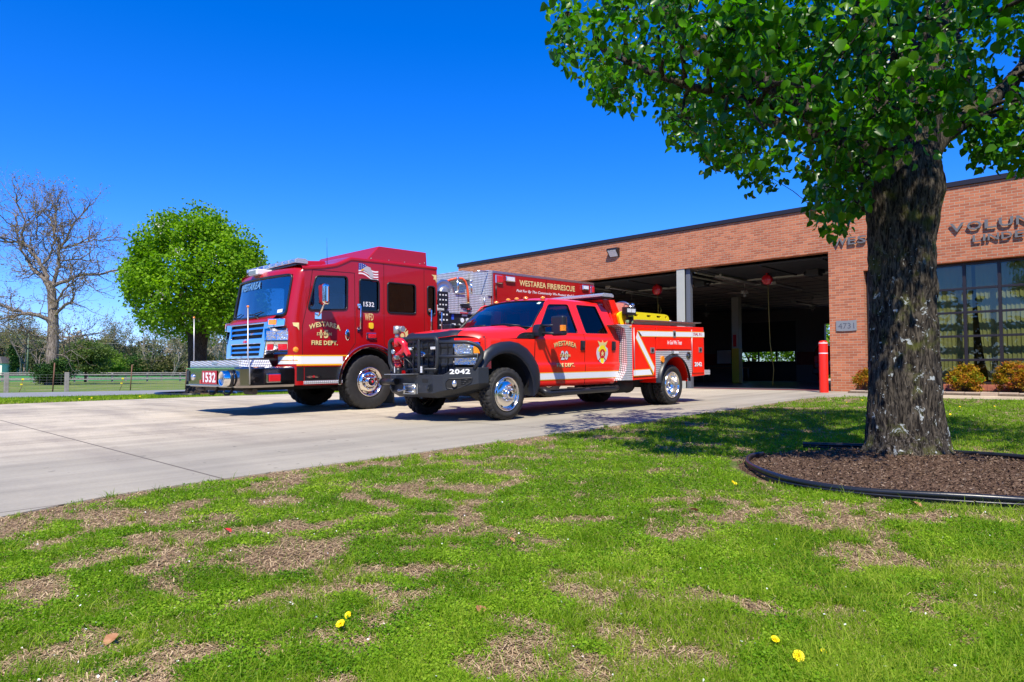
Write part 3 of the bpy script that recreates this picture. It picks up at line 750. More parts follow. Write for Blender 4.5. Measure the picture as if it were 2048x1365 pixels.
def fan(x, y, lab, rot=0):
    t = thing('ceiling_fan', lab, 'fan', (x, y, 3.80), (0, 0, rot), group='ceiling fans in the bays')
    b = MB(); b.lathe([(.0, .54), (.07, .53), (.06, .45), (.015, .43), (.015, .12), (.13, .11), (.15, .05), (.13, -.02), (.0, -.03)], axis='z', seg=20); b.build('motor', 'dusty', t)
    b = MB(); b.lathe([(.0, -.03), (.06, -.035), (.055, -.12), (0, -.14)], axis='z', seg=14); b.build('lamp', 'dusty', t)
    for k in range(4):
        a = k * math.pi / 2; M = Matrix.Rotation(a, 4, 'Z') @ Matrix.Rotation(.15, 4, 'X')
        b = MB(); b.box((.12, -.05, .02), (.62, .06, .028), M); b.build('blade', 'ceil', t)
fan(-17.0, 24.8, 'ceiling fan left of the steel column', .3)
fan(-11.54, 24.2, 'ceiling fan hanging right of the steel column, largest in view', .5)
fan(-17.2, 31.7, 'distant ceiling fan low beside the steel column', .2)
fan(-12.1, 32.2, 'dark ceiling fan deep in the right bay above the parked vehicle', .9)
def reel(x, y, lab, r, length):
    t = thing('cord_reel', lab, 'hose reel', (x, y, 3.93), group='red reels hanging under the bay ceiling')
    b = MB(); b.lathe([(0, -.09), (r * .8, -.09), (r, -.06), (r, .06), (r * .8, .09), (0, .09)], axis='y', seg=26); b.box((-.03, -.05, r * .7), (.03, .05, .41)); b.build('drum', 'redcast', t)
    b = MB(); b.tube([(.02, 0, -r * .8), (.03, 0, -1), (.05, .02, -length * .6), (.16, .02, -length * .85), (.12, 0, -length)], .012, 6); b.build('hose', mat('yellow air hose', (.30, .22, .03), .6), t)
reel(-9.72, 22.04, 'large red hose reel with yellow hose hanging down to the floor', .17, 3.5)
reel(-13.88, 21.92, 'red hose reel left of the steel column with a short hose', .19, .9)
for x, lab in ((-8.29, 'black door motor at the right end of the bay opening'), (-12.25, 'black door motor just right of the steel column'), (-15.9, 'black door motor above the rescue truck light bar')):
    t = thing('door_motor', lab, 'motor', (x, 22.3, 4.05), group='overhead door motors')
    b = MB(); b.box((-.2, -.2, -.12), (.2, .2, .1)); b.build('motor_case', 'indark', t, bevel=.02)
    b = MB(); b.cyl((-.32, 0, 0), (.32, 0, 0), .06); b.box((-.26, -.03, .1), (-.22, .03, .28)); b.box((.22, -.03, .1), (.26, .03, .28)); b.build('drive_shaft', 'black', t)
t = thing('bay_column', 'inner bay column, yellow below and cream above with a small red sign', 'column', (-14.73, 30, ZF))
b = MB(); b.box((-.17, -.17, 1.62), (.17, .17, 4.0)); b.build('upper_shaft', 'pole', t, bevel=.02)
b = MB(); b.box((-.175, -.175, .02), (.175, .175, 1.618)); b.box((-.3, -.3, .003), (.3, .3, .019)); b.build('lower_shaft', mat('dark yellow column paint', (.55, .40, .01), .5), t, bevel=.01)
b = MB(); b.box((-.10, -.19, 1.70), (.06, -.1755, 2.25)); b.build('red_sign', 'redcast', t)
sheet('bay_floor', [(-22.3, YW + .001), (-6.6, YW + .001), (-6.6, 38.3), (-22.3, 38.3)], 'floor', .012, lambda x, y: .331)
b = MB(); b.box((-16.2, YW + .5, .3436), (-6.95, YW + .75, .3476)); tag(b.build('floor_stripe', mat('red floor paint', (.35, .01, .012), .4)), kind='structure')
sheet('rear_yard', [(-24, 38.32), (-4, 38.32), (-4, 52), (-24, 52)], 'concrete2', .02, lambda x, y: .331, side=.3)

# bollard
bo = thing('bollard', 'round red bollard with two thin white bands beside the brick pier', 'bollard', (-6.80, 18.80, gz(-6.80, 18.80) + .012))
b = MB(); b.lathe([(.112, 0), (.112, 1.31), (.104, 1.35), (.075, 1.375), (0, 1.385)], axis='z', seg=32); b.build('sleeve', 'bollard', bo)
for z in (1.03, 1.30):
    b = MB(); b.lathe([(.1128, z), (.1136, z + .003), (.1136, z + .021), (.1128, z + .024)], axis='z', seg=32); b.build('band', 'white', bo)

# planting bed: stone edging and three shrubs
b = MB(); x = -6.15; r = random.Random(3)
while x < 4.5:
    L = r.uniform(.30, .46); j = r.uniform(-.012, .012)
    b.box((x, 18.80 + j, .29), (x + L - .015, 18.97 + j, .405 + r.uniform(-.01, .01))); x += L
tag(b.build('stone_edging', mat('tan edging stone', (.36, .27, .19), .85, noise_=(5, .8, (.45, .36, .26))), bevel=.012), 'row of tan stones edging the planting bed under the windows', 'edging')
M_['nandina'] = leafmat('nandina leaves', (.30, .035, .03), (.42, .24, .012), (.10, .22, .01), .3, .45, (1, 1, .5))
def shrub(x, y, wd, ht, n, lab, cx=0):
    t = thing('nandina_shrub', lab, 'shrub', (x, y, .39), group='nandina shrubs under the windows')
    rng = np.random.default_rng(int(abs(x) * 100))
    k = 90; c = rng.normal(size=(k, 3)); c = unit(c) * rng.uniform(.55, 1, (k, 1)) ** .6; c[:, 2] = np.abs(c[:, 2]) * .62 + .30 - .25 * (rng.uniform(0, 1, k) < .3)
    c *= [wd / 2 * .88, wd / 2 * .8, ht * 1.02]; c[:, 2] = np.clip(c[:, 2], .08, ht)
    i = rng.integers(0, k, n); P = c[i] + rng.normal(size=(n, 3)) * .035
    cc = rng.uniform(0, 1, k)
    o = leaves('foliage', P, .038, 'nandina', t, np.clip(cc[i] * .6 + rng.uniform(0, .5, n) - .1 * (P[:, 2] > ht * .7), 0, 1), droop=-.3, up=.7, width=.85, rng=rng)
    b = MB()
    for q in c[:45]: b.tube([(rng.uniform(-.06, .06), rng.uniform(-.06, .06), -.08), (q[0] * .4, q[1] * .4, q[2] * .5), tuple(q)], [.009, .007, .003], 5)
    b.build('stem', mat('nandina stem', (.12, .07, .04), .8), t)
shrub(-3.72, 19.28, .82, .70, 5200, 'rounded yellow and red shrub in front of the displaced blind')
shrub(-2.72, 19.28, .95, .78, 6500, 'larger yellow red shrub at the right edge of the picture')
shrub(-5.93, 19.30, .62, .62, 3000, 'small yellow shrub half hidden behind the left side of the near tree trunk')
# ================================================================== WHEELS
def tyre_mb(R, W, rr, lug=64, deep=.016):
    """axis x, outer face at x = 0, body towards -x"""
    b = MB(); seg = lug * 2
    side = [(rr - .004, -.03), (rr + .012, -.012), (rr + (R - rr) * .35, .004), (rr + (R - rr) * .68, .006), (R - .045, -.002), (R - .032, -.004), (R - .010, -.016)]
    b4 = [-.028, -W + .028]; w4 = (b4[0] - b4[1]); rows = []
    for j in range(4):
        a0 = b4[0] - w4 * j / 4; a1 = b4[0] - w4 * (j + 1) / 4
        rows += [(a0 - .004, j, 1), (a1 + .004, j, 1)] + ([(a1 + .003, j, 0), (a1 - .003, j, 0)] if j < 3 else [])
    full = [(r, a, None) for r, a in side] + [(R, a, (j, up)) for a, j, up in rows] + [(r, -W - a, None) for r, a in reversed(side[:-1])]
    vs = []; tread = []
    for r, a, q_ in full:
        for k in range(seg):
            t = 2 * math.pi * k / seg; q = r
            if q_ is not None:
                j, up = q_
                gap = (k + 2 * (j % 2)) % 4 == 3
                q = R - deep if (not up or gap) else R
            elif r > R - .035: q = r - (.010 if (k % 4) == 3 else 0)
            vs.append((a, q * math.cos(t), q * math.sin(t)))
        tread.append(q_ is not None or r > R - .035)
    n = len(full); k0 = len(b.v); b.v += vs
    for i in range(n - 1):
        for k in range(seg):
            b.f.append((k0 + i * seg + k, k0 + i * seg + (k + 1) % seg, k0 + (i + 1) * seg + (k + 1) % seg, k0 + (i + 1) * seg + k)); b.sm.append(not (tread[i] or tread[i + 1]))
    return b

def wheel(parent, x, y, z, R, W, rr, style, lug=56, side=1, deep=.016, loc_name='wheel'):
    """rim is the wheel's own mesh, tyre and hub its sub-parts"""
    b = MB()
    if style == 'steer':       # convex chrome front wheel
        b.lathe([(rr, -.09), (rr, -.004), (rr - .012, .004), (rr - .022, -.004), (rr - .03, -.04), (rr - .045, -.055), (rr * .80, -.030), (rr * .66, -.008), (rr * .50, .004), (rr * .46, .006), (0, .006)], seg=56)
        holes = 5; hr = rr * .78; hz = -.030; hs = .020
    elif style == 'dual':      # deep dish rear wheel
        b.lathe([(rr, -.10), (rr, -.002), (rr - .012, .004), (rr - .024, -.006), (rr - .034, -.05), (rr - .042, -.13), (rr - .075, -.165), (rr * .62, -.150), (rr * .45, -.13), (0, -.13)], seg=56)
        holes = 5; hr = rr * .70; hz = -.158; hs = .020
    else:                      # big polished truck wheel with ten hand holes
        b.lathe([(rr, -.10), (rr, -.004), (rr - .012, .006), (rr - .028, -.002), (rr - .038, -.05), (rr - .055, -.062), (rr * .74, -.052), (rr * .66, -.030), (rr * .60, -.012), (rr * .40, -.012), (0, -.012)], seg=60)
        holes = 10; hr = rr * .80; hz = -.055; hs = .016
    wh = b.build('wheel', 'rim', parent); wh.location = (x, y, z)
    if side < 0: wh.rotation_euler = (0, 0, math.pi)
    o = tyre_mb(R, W, rr, lug, deep).build('tyre', 'rubber', wh)
    b = MB()
    for k in range(holes):
        t = 2 * math.pi * (k + .35) / holes; c = (hz + (.008 if style != 'dual' else .004), hr * math.cos(t), hr * math.sin(t))
        b.lathe([(0, 0), (hs, 0)], (c[0], c[1], c[2]), seg=12)
    b.build('hand_holes', 'void', wh)
    b = MB()
    base = .006 if style == 'steer' else (-.13 if style == 'dual' else -.012)
    nb = 10; br = rr * (.40 if style != 'big' else .50)
    for k in range(nb):
        t = 2 * math.pi * k / nb; c = (br * math.cos(t), br * math.sin(t))
        b.lathe([(.017, -.01), (.017, .022), (.011, .034), (0, .037)], (base, c[0], c[1]), seg=8)
    hp = rr * (.27 if style != 'big' else .34)
    b.lathe([(hp, -.01), (hp, .055), (hp * .9, .07), (hp * .62, .075), (hp * .58, .05), (0, .05)], (base, 0, 0), seg=28)
    hub = b.build('hub', 'chrome', wh)
    if style == 'big':
        b = MB(); b.lathe([(.045, .05), (.045, .092), (.03, .097), (0, .098)], (base, 0, 0), seg=20); b.build('hub_seal', 'black', hub)
        b = MB(); b.lathe([(.026, .098), (.022, .106), (0, .108)], (base, 0, 0), seg=16); b.build('hub_plug', 'redcast', hub)
    else:
        b = MB(); b.lathe([(hp * .60, .052), (hp * .56, .056), (0, .056)], (base, 0, 0), seg=20); b.build('hub_cap', 'void', hub)
    return wh

# ================================================================== FIRE ENGINE (rescue pumper)
EX, EY = -12.73, 7.70
E = thing('fire_engine', 'large crimson rescue pumper with chrome bumper and number 1532, parked behind the pickup', 'fire truck', (EX, EY, gz(EX, EY) + .015), (SL, 0, 0))
W2 = 1.25
def ez(y, z): return W2
NEAR = lambda tx, ty, d: (W2 + .003 + d, tx, ty)
# --- cab near/far side panels with window openings
outl = [(-1.40, .51), (-.60, .51)] + arc(.03, .53, .69, 178, 25, 16)[0:] + [(.80, .62), (1.74, .62), (1.74, 2.955), (-.40, 2.955), (-.52, 2.90), (-.74, 2.80), (-1.0, 2.745), (-1.40, 2.68)]
wins = [rpoly([(-1.33, 1.90), (-.50, 1.95), (-.49, 2.585), (-1.16, 2.545)], .07), rrect(-.215, 1.94, .235, 2.565, .06), rrect(.445, 1.93, 1.155, 2.545, .06), rrect(1.475, 1.93, 1.68, 2.545, .06)]
for s in (1, -1):
    b = MB(); b.prism(outl, 'x', s * (W2 - .05), s * W2, holes=wins); b.build('cab_side', 'red_engine', E, bevel=.006)
    for wv in wins:
        b = MB(); b.prism(wv, 'x', s * (W2 - .030), s * (W2 - .024)); wo = b.build('side_window', 'privacy' if wv is not wins[0] else 'glass', E)
        b = MB(); b.tube([(s * (W2 + .002), p[0], p[1]) for p in wv], .017, 8, closed=True); b.build('gasket', 'gasket', wo)
        if s > 0 and wv is wins[1]:
            text('1532', 'white', E, -.115, 2.03, .25, .095, lambda tx, ty, d: (W2 - .021 + d, tx, ty), 'window_number', bold=.02)
# --- cab front, wrapped in plan
PL = [(0, 1.25, -1.40), (.06, 1.25, -1.47), (.12, 1.243, -1.54), (.18, 1.215, -1.605), (.24, 1.155, -1.66), (.32, 1.03, -1.71), (.45, .75, -1.765), (.7, .36, -1.81), (1, 0, -1.825)]
def plan(u):
    s = 1 if u <= 1 else -1; q = u if u <= 1 else 2 - u
    for (a, x0, y0), (b_, x1, y1) in zip(PL, PL[1:]):
        if q <= b_: t = (q - a) / (b_ - a); return s * lerp(x0, x1, t), lerp(y0, y1, t)
    return 0, PL[-1][2]
def uof(x):
    s = abs(x)
    for (a, x0, y0), (b_, x1, y1) in zip(PL, PL[1:]):
        if x0 >= s >= x1: q = a + (b_ - a) * ((x0 - s) / max(1e-6, x0 - x1)); return q if x > 0 else 2 - q
    return 0
DZ = [(.5, 0, 1), (1.80, 0, 1), (2.20, .07, .998), (2.56, .14, .992), (2.63, .165, .985), (2.68, .21, .965), (2.715, .29, .93), (2.735, .42, .88)]
def front(u, z, off=0):
    x, y = plan(u); dy = interp([(a, b_) for a, b_, c in DZ], z); k = interp([(a, c) for a, b_, c in DZ], z)
    fade = min(1, max(0, (-1.40 - y) / .25)); 
    return (x * lerp(1, k, fade) + (off * (1 if x > 0 else -1) * abs(x) / 1.25), y + dy * fade ** .6 - off, z)
us = sorted(set([uof(1.105), uof(-1.105)] + [a for a, _, _ in PL] + [2 - a for a, _, _ in PL] + lin(.45, 1.55, 9)))
zs = [.52, .8, 1.05, 1.45, 1.80, 2.0, 2.2, 2.4, 2.56, 2.60, 2.63, 2.66, 2.68, 2.70, 2.715, 2.728, 2.735]
uw0, uw1 = uof(1.105), uof(-1.105)
b = MB(); b.surf(lambda u, z: front(u, z), us, zs, skip=lambda u, z: uw0 < u < uw1 and 1.80 < z < 2.56); b.build('cab_front', 'red_engine', E)
ug = lin(uw0, uw1, 21)
b = MB(); b.surf(lambda u, z: front(u, z, -.012), ug, [1.80, 2.0, 2.2, 2.4, 2.56]); wsn = b.build('windshield', 'skyglass', E)
ring = rpoly([(uw0 + .005, 1.80), (uw1 - .005, 1.80), (uw1 - .005, 2.56), (uw0 + .005, 2.56)], .08)
def dens(P, m): return [(lerp(p[0], q[0], t / m), lerp(p[1], q[1], t / m)) for p, q in zip(P, P[1:] + P[:1]) for t in range(m)]
b = MB(); b.tube([front(u, z, .004) for u, z in dens(ring, 5)], .024, 8, closed=True); b.build('gasket', 'gasket', wsn)
FP = lambda tx, ty, d: Vector(front(uof(tx), ty, .004 + d))
M_['bluew'] = mat('pale blue window lettering', (.10, .24, .42), .6)
text('WESTAREA', 'bluew', wsn, -.86, 2.36, 1.0, .15, FP, 'windshield_lettering', bold=.03, shear=.2)
b = MB(); b.add([front(uof(x), z, .003) for x, z in ((.86, 1.85), (1.0, 1.86), (1.0, 1.92), (.86, 1.91))], [(0, 1, 2, 3)]); b.build('inspection_sticker', 'white', wsn)
for x in (-.55, .35):
    b = MB(); p0 = Vector(front(uof(x), 1.74, .02)); p1 = Vector(front(uof(x - .25), 1.86, .03)); b.tube([p0, (p0 + p1) / 2 + Vector((0, -.02, .02)), p1], .011, 6)
    b.ball(tuple(p0), .03); a = Vector(front(uof(x - .55), 1.87, .012)); c = Vector(front(uof(x + .02), 1.90, .012)); b.tube([a, p1, c], .009, 6); b.build('wiper', 'black', E)
# --- roof
RT = [(-1.40, 2.70), (-1.0, 2.755), (-.74, 2.81), (-.55, 2.89), (-.41, 2.965), (-.2, 2.975), (1.74, 2.975)]
b = MB(); ysr = [-1.45, -1.40, -1.2, -1.0, -.74, -.62, -.5, -.41, -.3, .2, .9, 1.74]
cs = [(1.262, -.055), (1.268, -.03), (1.262, -.005), (1.235, .012), (1.15, .022), (.8, .034), (0, .042)]
cs = cs + [(-x, z) for x, z in reversed(cs[:-1])]
b.surf(lambda i, y: (cs[int(i)][0], y, interp(RT, y) + cs[int(i)][1]), list(range(len(cs))), ysr); b.build('roof', 'red_engine', E)
b = MB(); b.surf(lambda x, y: (x, y, lerp(2.735, 2.74, 0) + .012 + .02 * (1 - (x / 1.2) ** 2)), lin(-1.1, 1.1, 9), [-1.44, -1.38, -1.30]); b.build('roof_lip', 'red_engine', E)
b = MB(); b.hexa([(1.15, .02, 2.98), (1.15, 1.55, 2.98), (-1.15, 1.55, 2.98), (-1.15, .02, 2.98), (1.15, .31, 3.285), (1.15, 1.53, 3.285), (-1.15, 1.53, 3.285), (-1.15, .31, 3.285)])
rz = b.build('raised_roof', 'red_engine', E, bevel=.018)
b = MB()
for y, z in ((.12, 3.02), (.55, 3.02), (.95, 3.02), (1.35, 3.02), (1.48, 3.05)): b.ball((1.152, y, z), .011, 8, 5)
b.build('rivet', 'alu', rz)
b = MB(); b.hexa([(.62, -1.32, 2.73), (.62, -.55, 2.84), (-.62, -.55, 2.84), (-.62, -1.32, 2.73), (.58, -1.28, 2.90), (.58, -.58, 2.96), (-.58, -.58, 2.96), (-.58, -1.28, 2.90)])
b.build('roof_unit', 'red_engine', E, bevel=.02)
b = MB()
for i in range(3): b.box((-1.0 + 0, -.45 + 0, 2.99), (-.9, -.42, 3.0))
b.tube([(.95, -.75, 2.82), (.955, -.76, 3.35)], [.006, .002], 6); b.build('antenna', 'black', E)
# light bar: clear modules
lb = MB(); lb.box((-1.02, -1.44, 2.745), (1.02, -1.22, 2.79)); lbo = lb.build('light_bar', 'black', E, bevel=.01)
k = 0
for x in lin(-1.02, .78, 8):
    b = MB(); b.prism([(-1.46, 2.791), (-1.20, 2.791), (-1.20, 2.86), (-1.25, 2.885), (-1.41, 2.885), (-1.46, 2.86)], 'x', x + .004, x + .25)
    b.build('lens', 'bar_lens', lbo, bevel=.008)
    b = MB(); b.box((x + .03, -1.462, 2.81), (x + .22, -1.4601, 2.855)); b.build('emitter', ('reflector', 'blue_ink')[k in (1, 2)], lbo); k += 1
b = MB(); b.box((-.32, -1.74, 2.645), (.06, -1.42, 2.755)); wb = b.build('camera_box', 'white', E, bevel=.015)
b = MB(); b.box((-.29, -1.748, 2.665), (.0, -1.7405, 2.735)); b.build('lens', mat('grey green lens', (.20, .24, .22), .3), wb)
b = MB(); b.cyl((.0, -1.62, 2.56), (.0, -1.58, 2.65), .05); b.build('bracket', 'redcast', wb)
# --- doors: seams, handles, grab rails
def strip(pts, wd, m, name, parent=E, lift=.0015, place=NEAR):
    b = MB()
    for p, q in zip(pts, pts[1:]):
        d = (Vector(q) - Vector(p)).normalized() * wd / 2; n = Vector((-d.y, d.x))
        b.prism([(p[0] - n.x, p[1] - n.y), (q[0] - n.x, q[1] - n.y), (q[0] + n.x, q[1] + n.y), (p[0] + n.x, p[1] + n.y)], 'x', lift, lift + .0012, fn=lambda dd, pp: place(pp[0], pp[1], dd))
    return b.build(name, m, parent)
NB = lambda tx, ty, d: (W2 + d, tx, ty)
M_['seam'] = mat('door gap shadow line', (.012, .001, .001), .8)
strip([(-.57, .85), (-1.44, .85), (-1.44, 1.6), (-1.30, 2.20), (-1.235, 2.655), (-.33, 2.67), (-.32, 1.30), (-.48, 1.10), (-.57, .85)], .009, 'seam', 'door_seam', place=NB)
strip([(.355, 2.94), (.355, 1.29), (.60, 1.0)], .009, 'seam', 'door_seam', place=NB)
strip([(1.385, 2.90), (1.385, .66)], .009, 'seam', 'door_seam', place=NB)
for y, z0, z1, yo in ((-.245, 1.57, 2.04, 0), (1.515, 1.52, 2.04, 0), (1.80, 1.56, 2.0, 0)):
    b = MB(); b.tube([(W2 + .002, y, z0), (W2 + .07, y, z0 + .01), (W2 + .07, y + .01, z1 - .01), (W2 + .002, y + .01, z1)], .016, 10)
    b.box((W2 - .0 + .001, y - .035, z0 - .04), (W2 + .018, y + .035, z0 + .05)); b.box((W2 + .001, y - .03, z1 - .05), (W2 + .018, y + .04, z1 + .03)); b.build('grab_rail', 'chrome', E, bevel=.003)
b = MB(); b.lathe([(0, .012), (.05, .012), (.062, .006), (.066, .0)], (W2, 0, 0), seg=28); b.v = [(x, y * .78 - .49, z * 1.65 + 1.46) for x, y, z in b.v]
dh = b.build('door_handle', 'chrome', E)
b = MB(); b.prism(rrect(-.515, 1.42, -.465, 1.51, .02), 'x', W2 + .014, W2 + .03); b.build('paddle', 'black', dh, bevel=.004)
# lamps on the side
b = MB(); b.box((W2 + .001, -.07, 1.38), (W2 + .02, .155, 1.51)); r = b.build('warning_light', 'chrome', E, bevel=.01)
b = MB(); b.box((W2 + .0205, -.035, 1.40), (W2 + .045, .145, 1.49)); b.build('lens', 'lens_red', r, bevel=.012)
b = MB(); b.prism(rrect(-.01, 1.59, .085, 1.71, .03), 'x', W2 + .001, W2 + .03); b.build('marker_light', mat('yellow lens', (.85, .55, .02), .2, 0, 1), E, bevel=.01)
b = MB(); b.lathe([(.055, -.01), (.055, .01), (.04, .022), (0, .026)], (1.225, -1.555, 1.165), seg=20); b.build('turn_signal', 'lens_amber', E)
# mirror
b = MB(); b.box((W2 + .001, -1.20, 1.74), (W2 + .02, -1.06, 1.86)); b.tube([(W2 + .02, -1.13, 1.80), (W2 + .16, -1.16, 1.86), (W2 + .24, -1.14, 1.99), (W2 + .24, -1.14, 2.03)], .018, 10); mi = b.build('mirror', 'chrome', E, bevel=.003)
b = MB(); b.box((W2 + .13, -1.21, 1.99), (W2 + .36, -1.07, 2.38)); b.build('mirror_head', 'chrome', mi, bevel=.055, seg=5)
b = MB(); b.box((-W2 - .36, -1.21, 1.99), (-W2 - .13, -1.07, 2.38)); b.tube([(-W2 - .0, -1.13, 1.80), (-W2 - .16, -1.16, 1.86), (-W2 - .24, -1.14, 2.0)], .018, 8); b.build('mirror', 'chrome', E, bevel=.04, seg=3)
# --- stripes and lettering on the near side
def wrapP(s, z, d):    # s: y on the flat side, beyond -1.40 wraps round the corner
    if s >= -1.40: return (W2 + .002 + d, s, z)
    u = (-1.40 - s) * 1.0
    L = 0; 
    for (a, x0, y0), (b_, x1, y1) in zip(PL, PL[1:]):
        l = math.hypot(x1 - x0, y1 - y0)
        if L + l >= u: t = (u - L) / l; return front(a + (b_ - a) * t, z, .003 + d)
        L += l
    return front(1, z, .003 + d)
def band(s0, s1, z0, z1, m, name):
    b = MB(); ss = sorted(set([s0, s1] + [x for x in lin(-2.3, -1.40, 16) if s0 < x < s1]))
    b.surf(lambda s, z: wrapP(s, z, .001), ss, [z0, z1], smooth=False); return b.build(name, m, E)
band(-1.96, -.60, .905, 1.045, 'white', 'stripe'); band(-1.96, -.46, 1.046, 1.07, 'amberline', 'pinstripe'); band(-1.55, -.62, .875, .904, 'amberline', 'pinstripe'); band(-1.96, -1.53, .965, .985, 'amberline', 'pinstripe')
band(-1.40, -.61, .60, .855, 'black_ink', 'lower_panel'); band(-1.55, -1.41, .60, .855, 'black_ink', 'lower_panel')
band(-1.38, -.63, .842, .849, 'white', 'trim_line'); band(-1.40, -.63, .625, .632, 'white', 'trim_line')
b = MB(); b.prism([(-1.39, .665), (-1.30, .69), (-1.22, .675), (-1.14, .69), (-1.05, .665), (-1.14, .645), (-1.22, .66), (-1.30, .645)], 'x', .004, .008, fn=lambda d, p: (W2 + d, p[0], p[1])); b.build('badge', 'chrome', E)
b = MB(); b.prism([(-1.24, .65), (-1.20, .65), (-1.20, .69), (-1.24, .69)], 'x', .009, .011, fn=lambda d, p: (W2 + d, p[0], p[1])); b.build('badge', 'red_ink', E)
def gold(body, x, y, wd, ht, arch=0, bold=.03, parent=E, pl=NEAR, m='gold', **k):
    text(body, 'black_ink', parent, x + .006, y - .006, wd, ht, lambda a, c, d: pl(a, c, d - .0008), 'lettering_shadow', bold=bold + .012, arch=arch, **k)
    return text(body, m, parent, x, y, wd, ht, lambda a, c, d: pl(a, c, d + .0012), 'lettering', bold=bold, arch=arch, **k)
gold('WESTAREA', -1.31, 1.53, .66, .095, arch=.075); gold('15', -1.08, 1.385, .17, .155); gold('STATION', -1.15, 1.435, .31, .058, bold=.02); gold('FIRE DEPT.', -1.26, 1.255, .55, .085)
text('WFD', 'gold', E, -.10, 1.755, .20, .14, NEAR, 'monogram', bold=.01)
def maltese(cy, cz, r, pl, parent, m1='gold', m2='red_ink'):
    pts = []
    for k in range(4):
        a = 90 * k + 45
        for da, rr_ in ((-38, .98), (-20, .80), (0, .86), (20, .80), (38, .98), (45, .40)): pts.append((cy + r * rr_ * math.cos(R_(a - 45 + da)), cz + r * rr_ * math.sin(R_(a - 45 + da))))
    decal(pts, pl, m1, parent, 'maltese_cross')
    decal(arc(cy, cz, r * .42, 0, 345, 22), lambda a, c, d: pl(a, c, d + .003), m2, parent, 'emblem_centre')
    decal(arc(cy, cz, r * .26, 0, 345, 18), lambda a, c, d: pl(a, c, d + .006), m1, parent, 'emblem_core')
maltese(.80, 1.47, .19, NEAR, E)
for p in ([(1.58, 2.80), (1.72, 2.80), (1.72, 2.62), (1.69, 2.70), (1.64, 2.70), (1.65, 2.76)], ): decal(p, NEAR, 'gold', E, 'corner_scroll')
decal([(-1.62, 1.66), (-1.5, 1.66), (-1.5, 1.52), (-1.54, 1.58), (-1.6, 1.6)], lambda s, z, d: wrapP(s, z, d), 'gold', E, 'corner_scroll')
# waving flag with the head of an eagle
def flagp(u, v, d): return NEAR(-.24 + .46 * u, 2.875 - .24 * v - .10 * u * (1 - 0) + .025 * math.sin(u * 6.5) + .0, d)
fl = None
for k in range(9):
    b = MB(); b.surf(lambda u, v: flagp(u, v, .001), lin(0 if k > 4 else .42, 1, 10), [k / 9, (k + 1) / 9], smooth=False); o = b.build('flag_stripe', 'red_ink' if k % 2 == 0 else 'white', E)
b = MB(); b.surf(lambda u, v: flagp(u, v, .0014), lin(0, .43, 6), [0, 5 / 9], smooth=False); b.build('flag_canton', 'blue_ink', E)
b = MB()
for i in range(4):
    for j in range(3): c = flagp(.06 + .09 * i, .08 + .16 * j, .003); b.lathe([(0, 0), (.008, 0)], c, seg=6)
b.build('flag_star', 'white', E)
decal([(-.14, 2.78), (-.06, 2.83), (.03, 2.81), (.06, 2.74), (.10, 2.70), (.10, 2.60), (.02, 2.62), (-.02, 2.68), (-.06, 2.72), (-.12, 2.74)], lambda a, c, d: NEAR(a, c, d + .003), mat('grey eagle feathers', (.42, .42, .44), .6), E, 'eagle_head')
decal([(-.19, 2.75), (-.13, 2.775), (-.12, 2.745), (-.17, 2.725)], lambda a, c, d: NEAR(a, c, d + .005), 'amberline', E, 'eagle_beak')
# --- fender ring, steps, underbody
def archring(cy, cz, r0, r1, a0, a1, x0, x1, m, name, parent, n=24):
    b = MB(); o = arc(cy, cz, r1, a0, a1, n) + arc(cy, cz, r0, a1, a0, n); b.prism(o, 'x', x0, x1); return b.build(name, m, parent, bevel=.006)
archring(.03, .53, .69, .755, 182, 0, W2 + .001, W2 + .045, 'chrome', 'fender_ring', E)
archring(.03, .53, .665, .689, 182, 0, .55, W2 - .052, 'void', 'wheel_well', E)
b = MB(); b.box((.30, -.64, .45), (.55, .9, 1.25)); b.box((-1.2, -1.35, .50), (1.2, -.68, .64)); b.box((-1.2, .74, .50), (1.2, 1.74, .72)); b.box((-.5, -2.2, .42), (.5, 7.2, .62)); b.box((-1.19, 3.5, .45), (1.1, 7.2, .60)); b.box((-1.1, -.62, 1.30), (1.1, 1.7, 1.34)); b.box((-1.1, -1.4, 1.0), (1.1, -.7, 1.06))
b.build('underbody', 'void', E)
b = MB(); b.box((1.0, -1.42, .535), (1.275, -.62, .595)); b.build('step', 'tread', E, bevel=.005)
b = MB(); b.box((.4, .82, .06), (.9, .85, .62)); b.box((-1.2, .82, .06), (-.7, .85, .62)); b.build('mud_flap', 'black', E)
wheel(E, 1.235, .03, .54, .54, .38, .295, 'big', lug=44, deep=.014); wheel(E, -1.235, .03, .54, .54, .38, .295, 'big', side=-1, lug=44)
wheel(E, 1.235, 5.4, .54, .54, .30, .295, 'big', lug=44); wheel(E, -1.235, 5.4, .54, .54, .30, .295, 'big', side=-1, lug=44)
b = MB(); b.cyl((-1.0, .03, .50), (1.0, .03, .50), .07); b.ball((0, .03, .5), .17); b.build('axle', 'under', E); b = MB(); b.cyl((-1.0, 5.4, .54), (1.0, 5.4, .54), .1); b.build('axle', 'under', E)
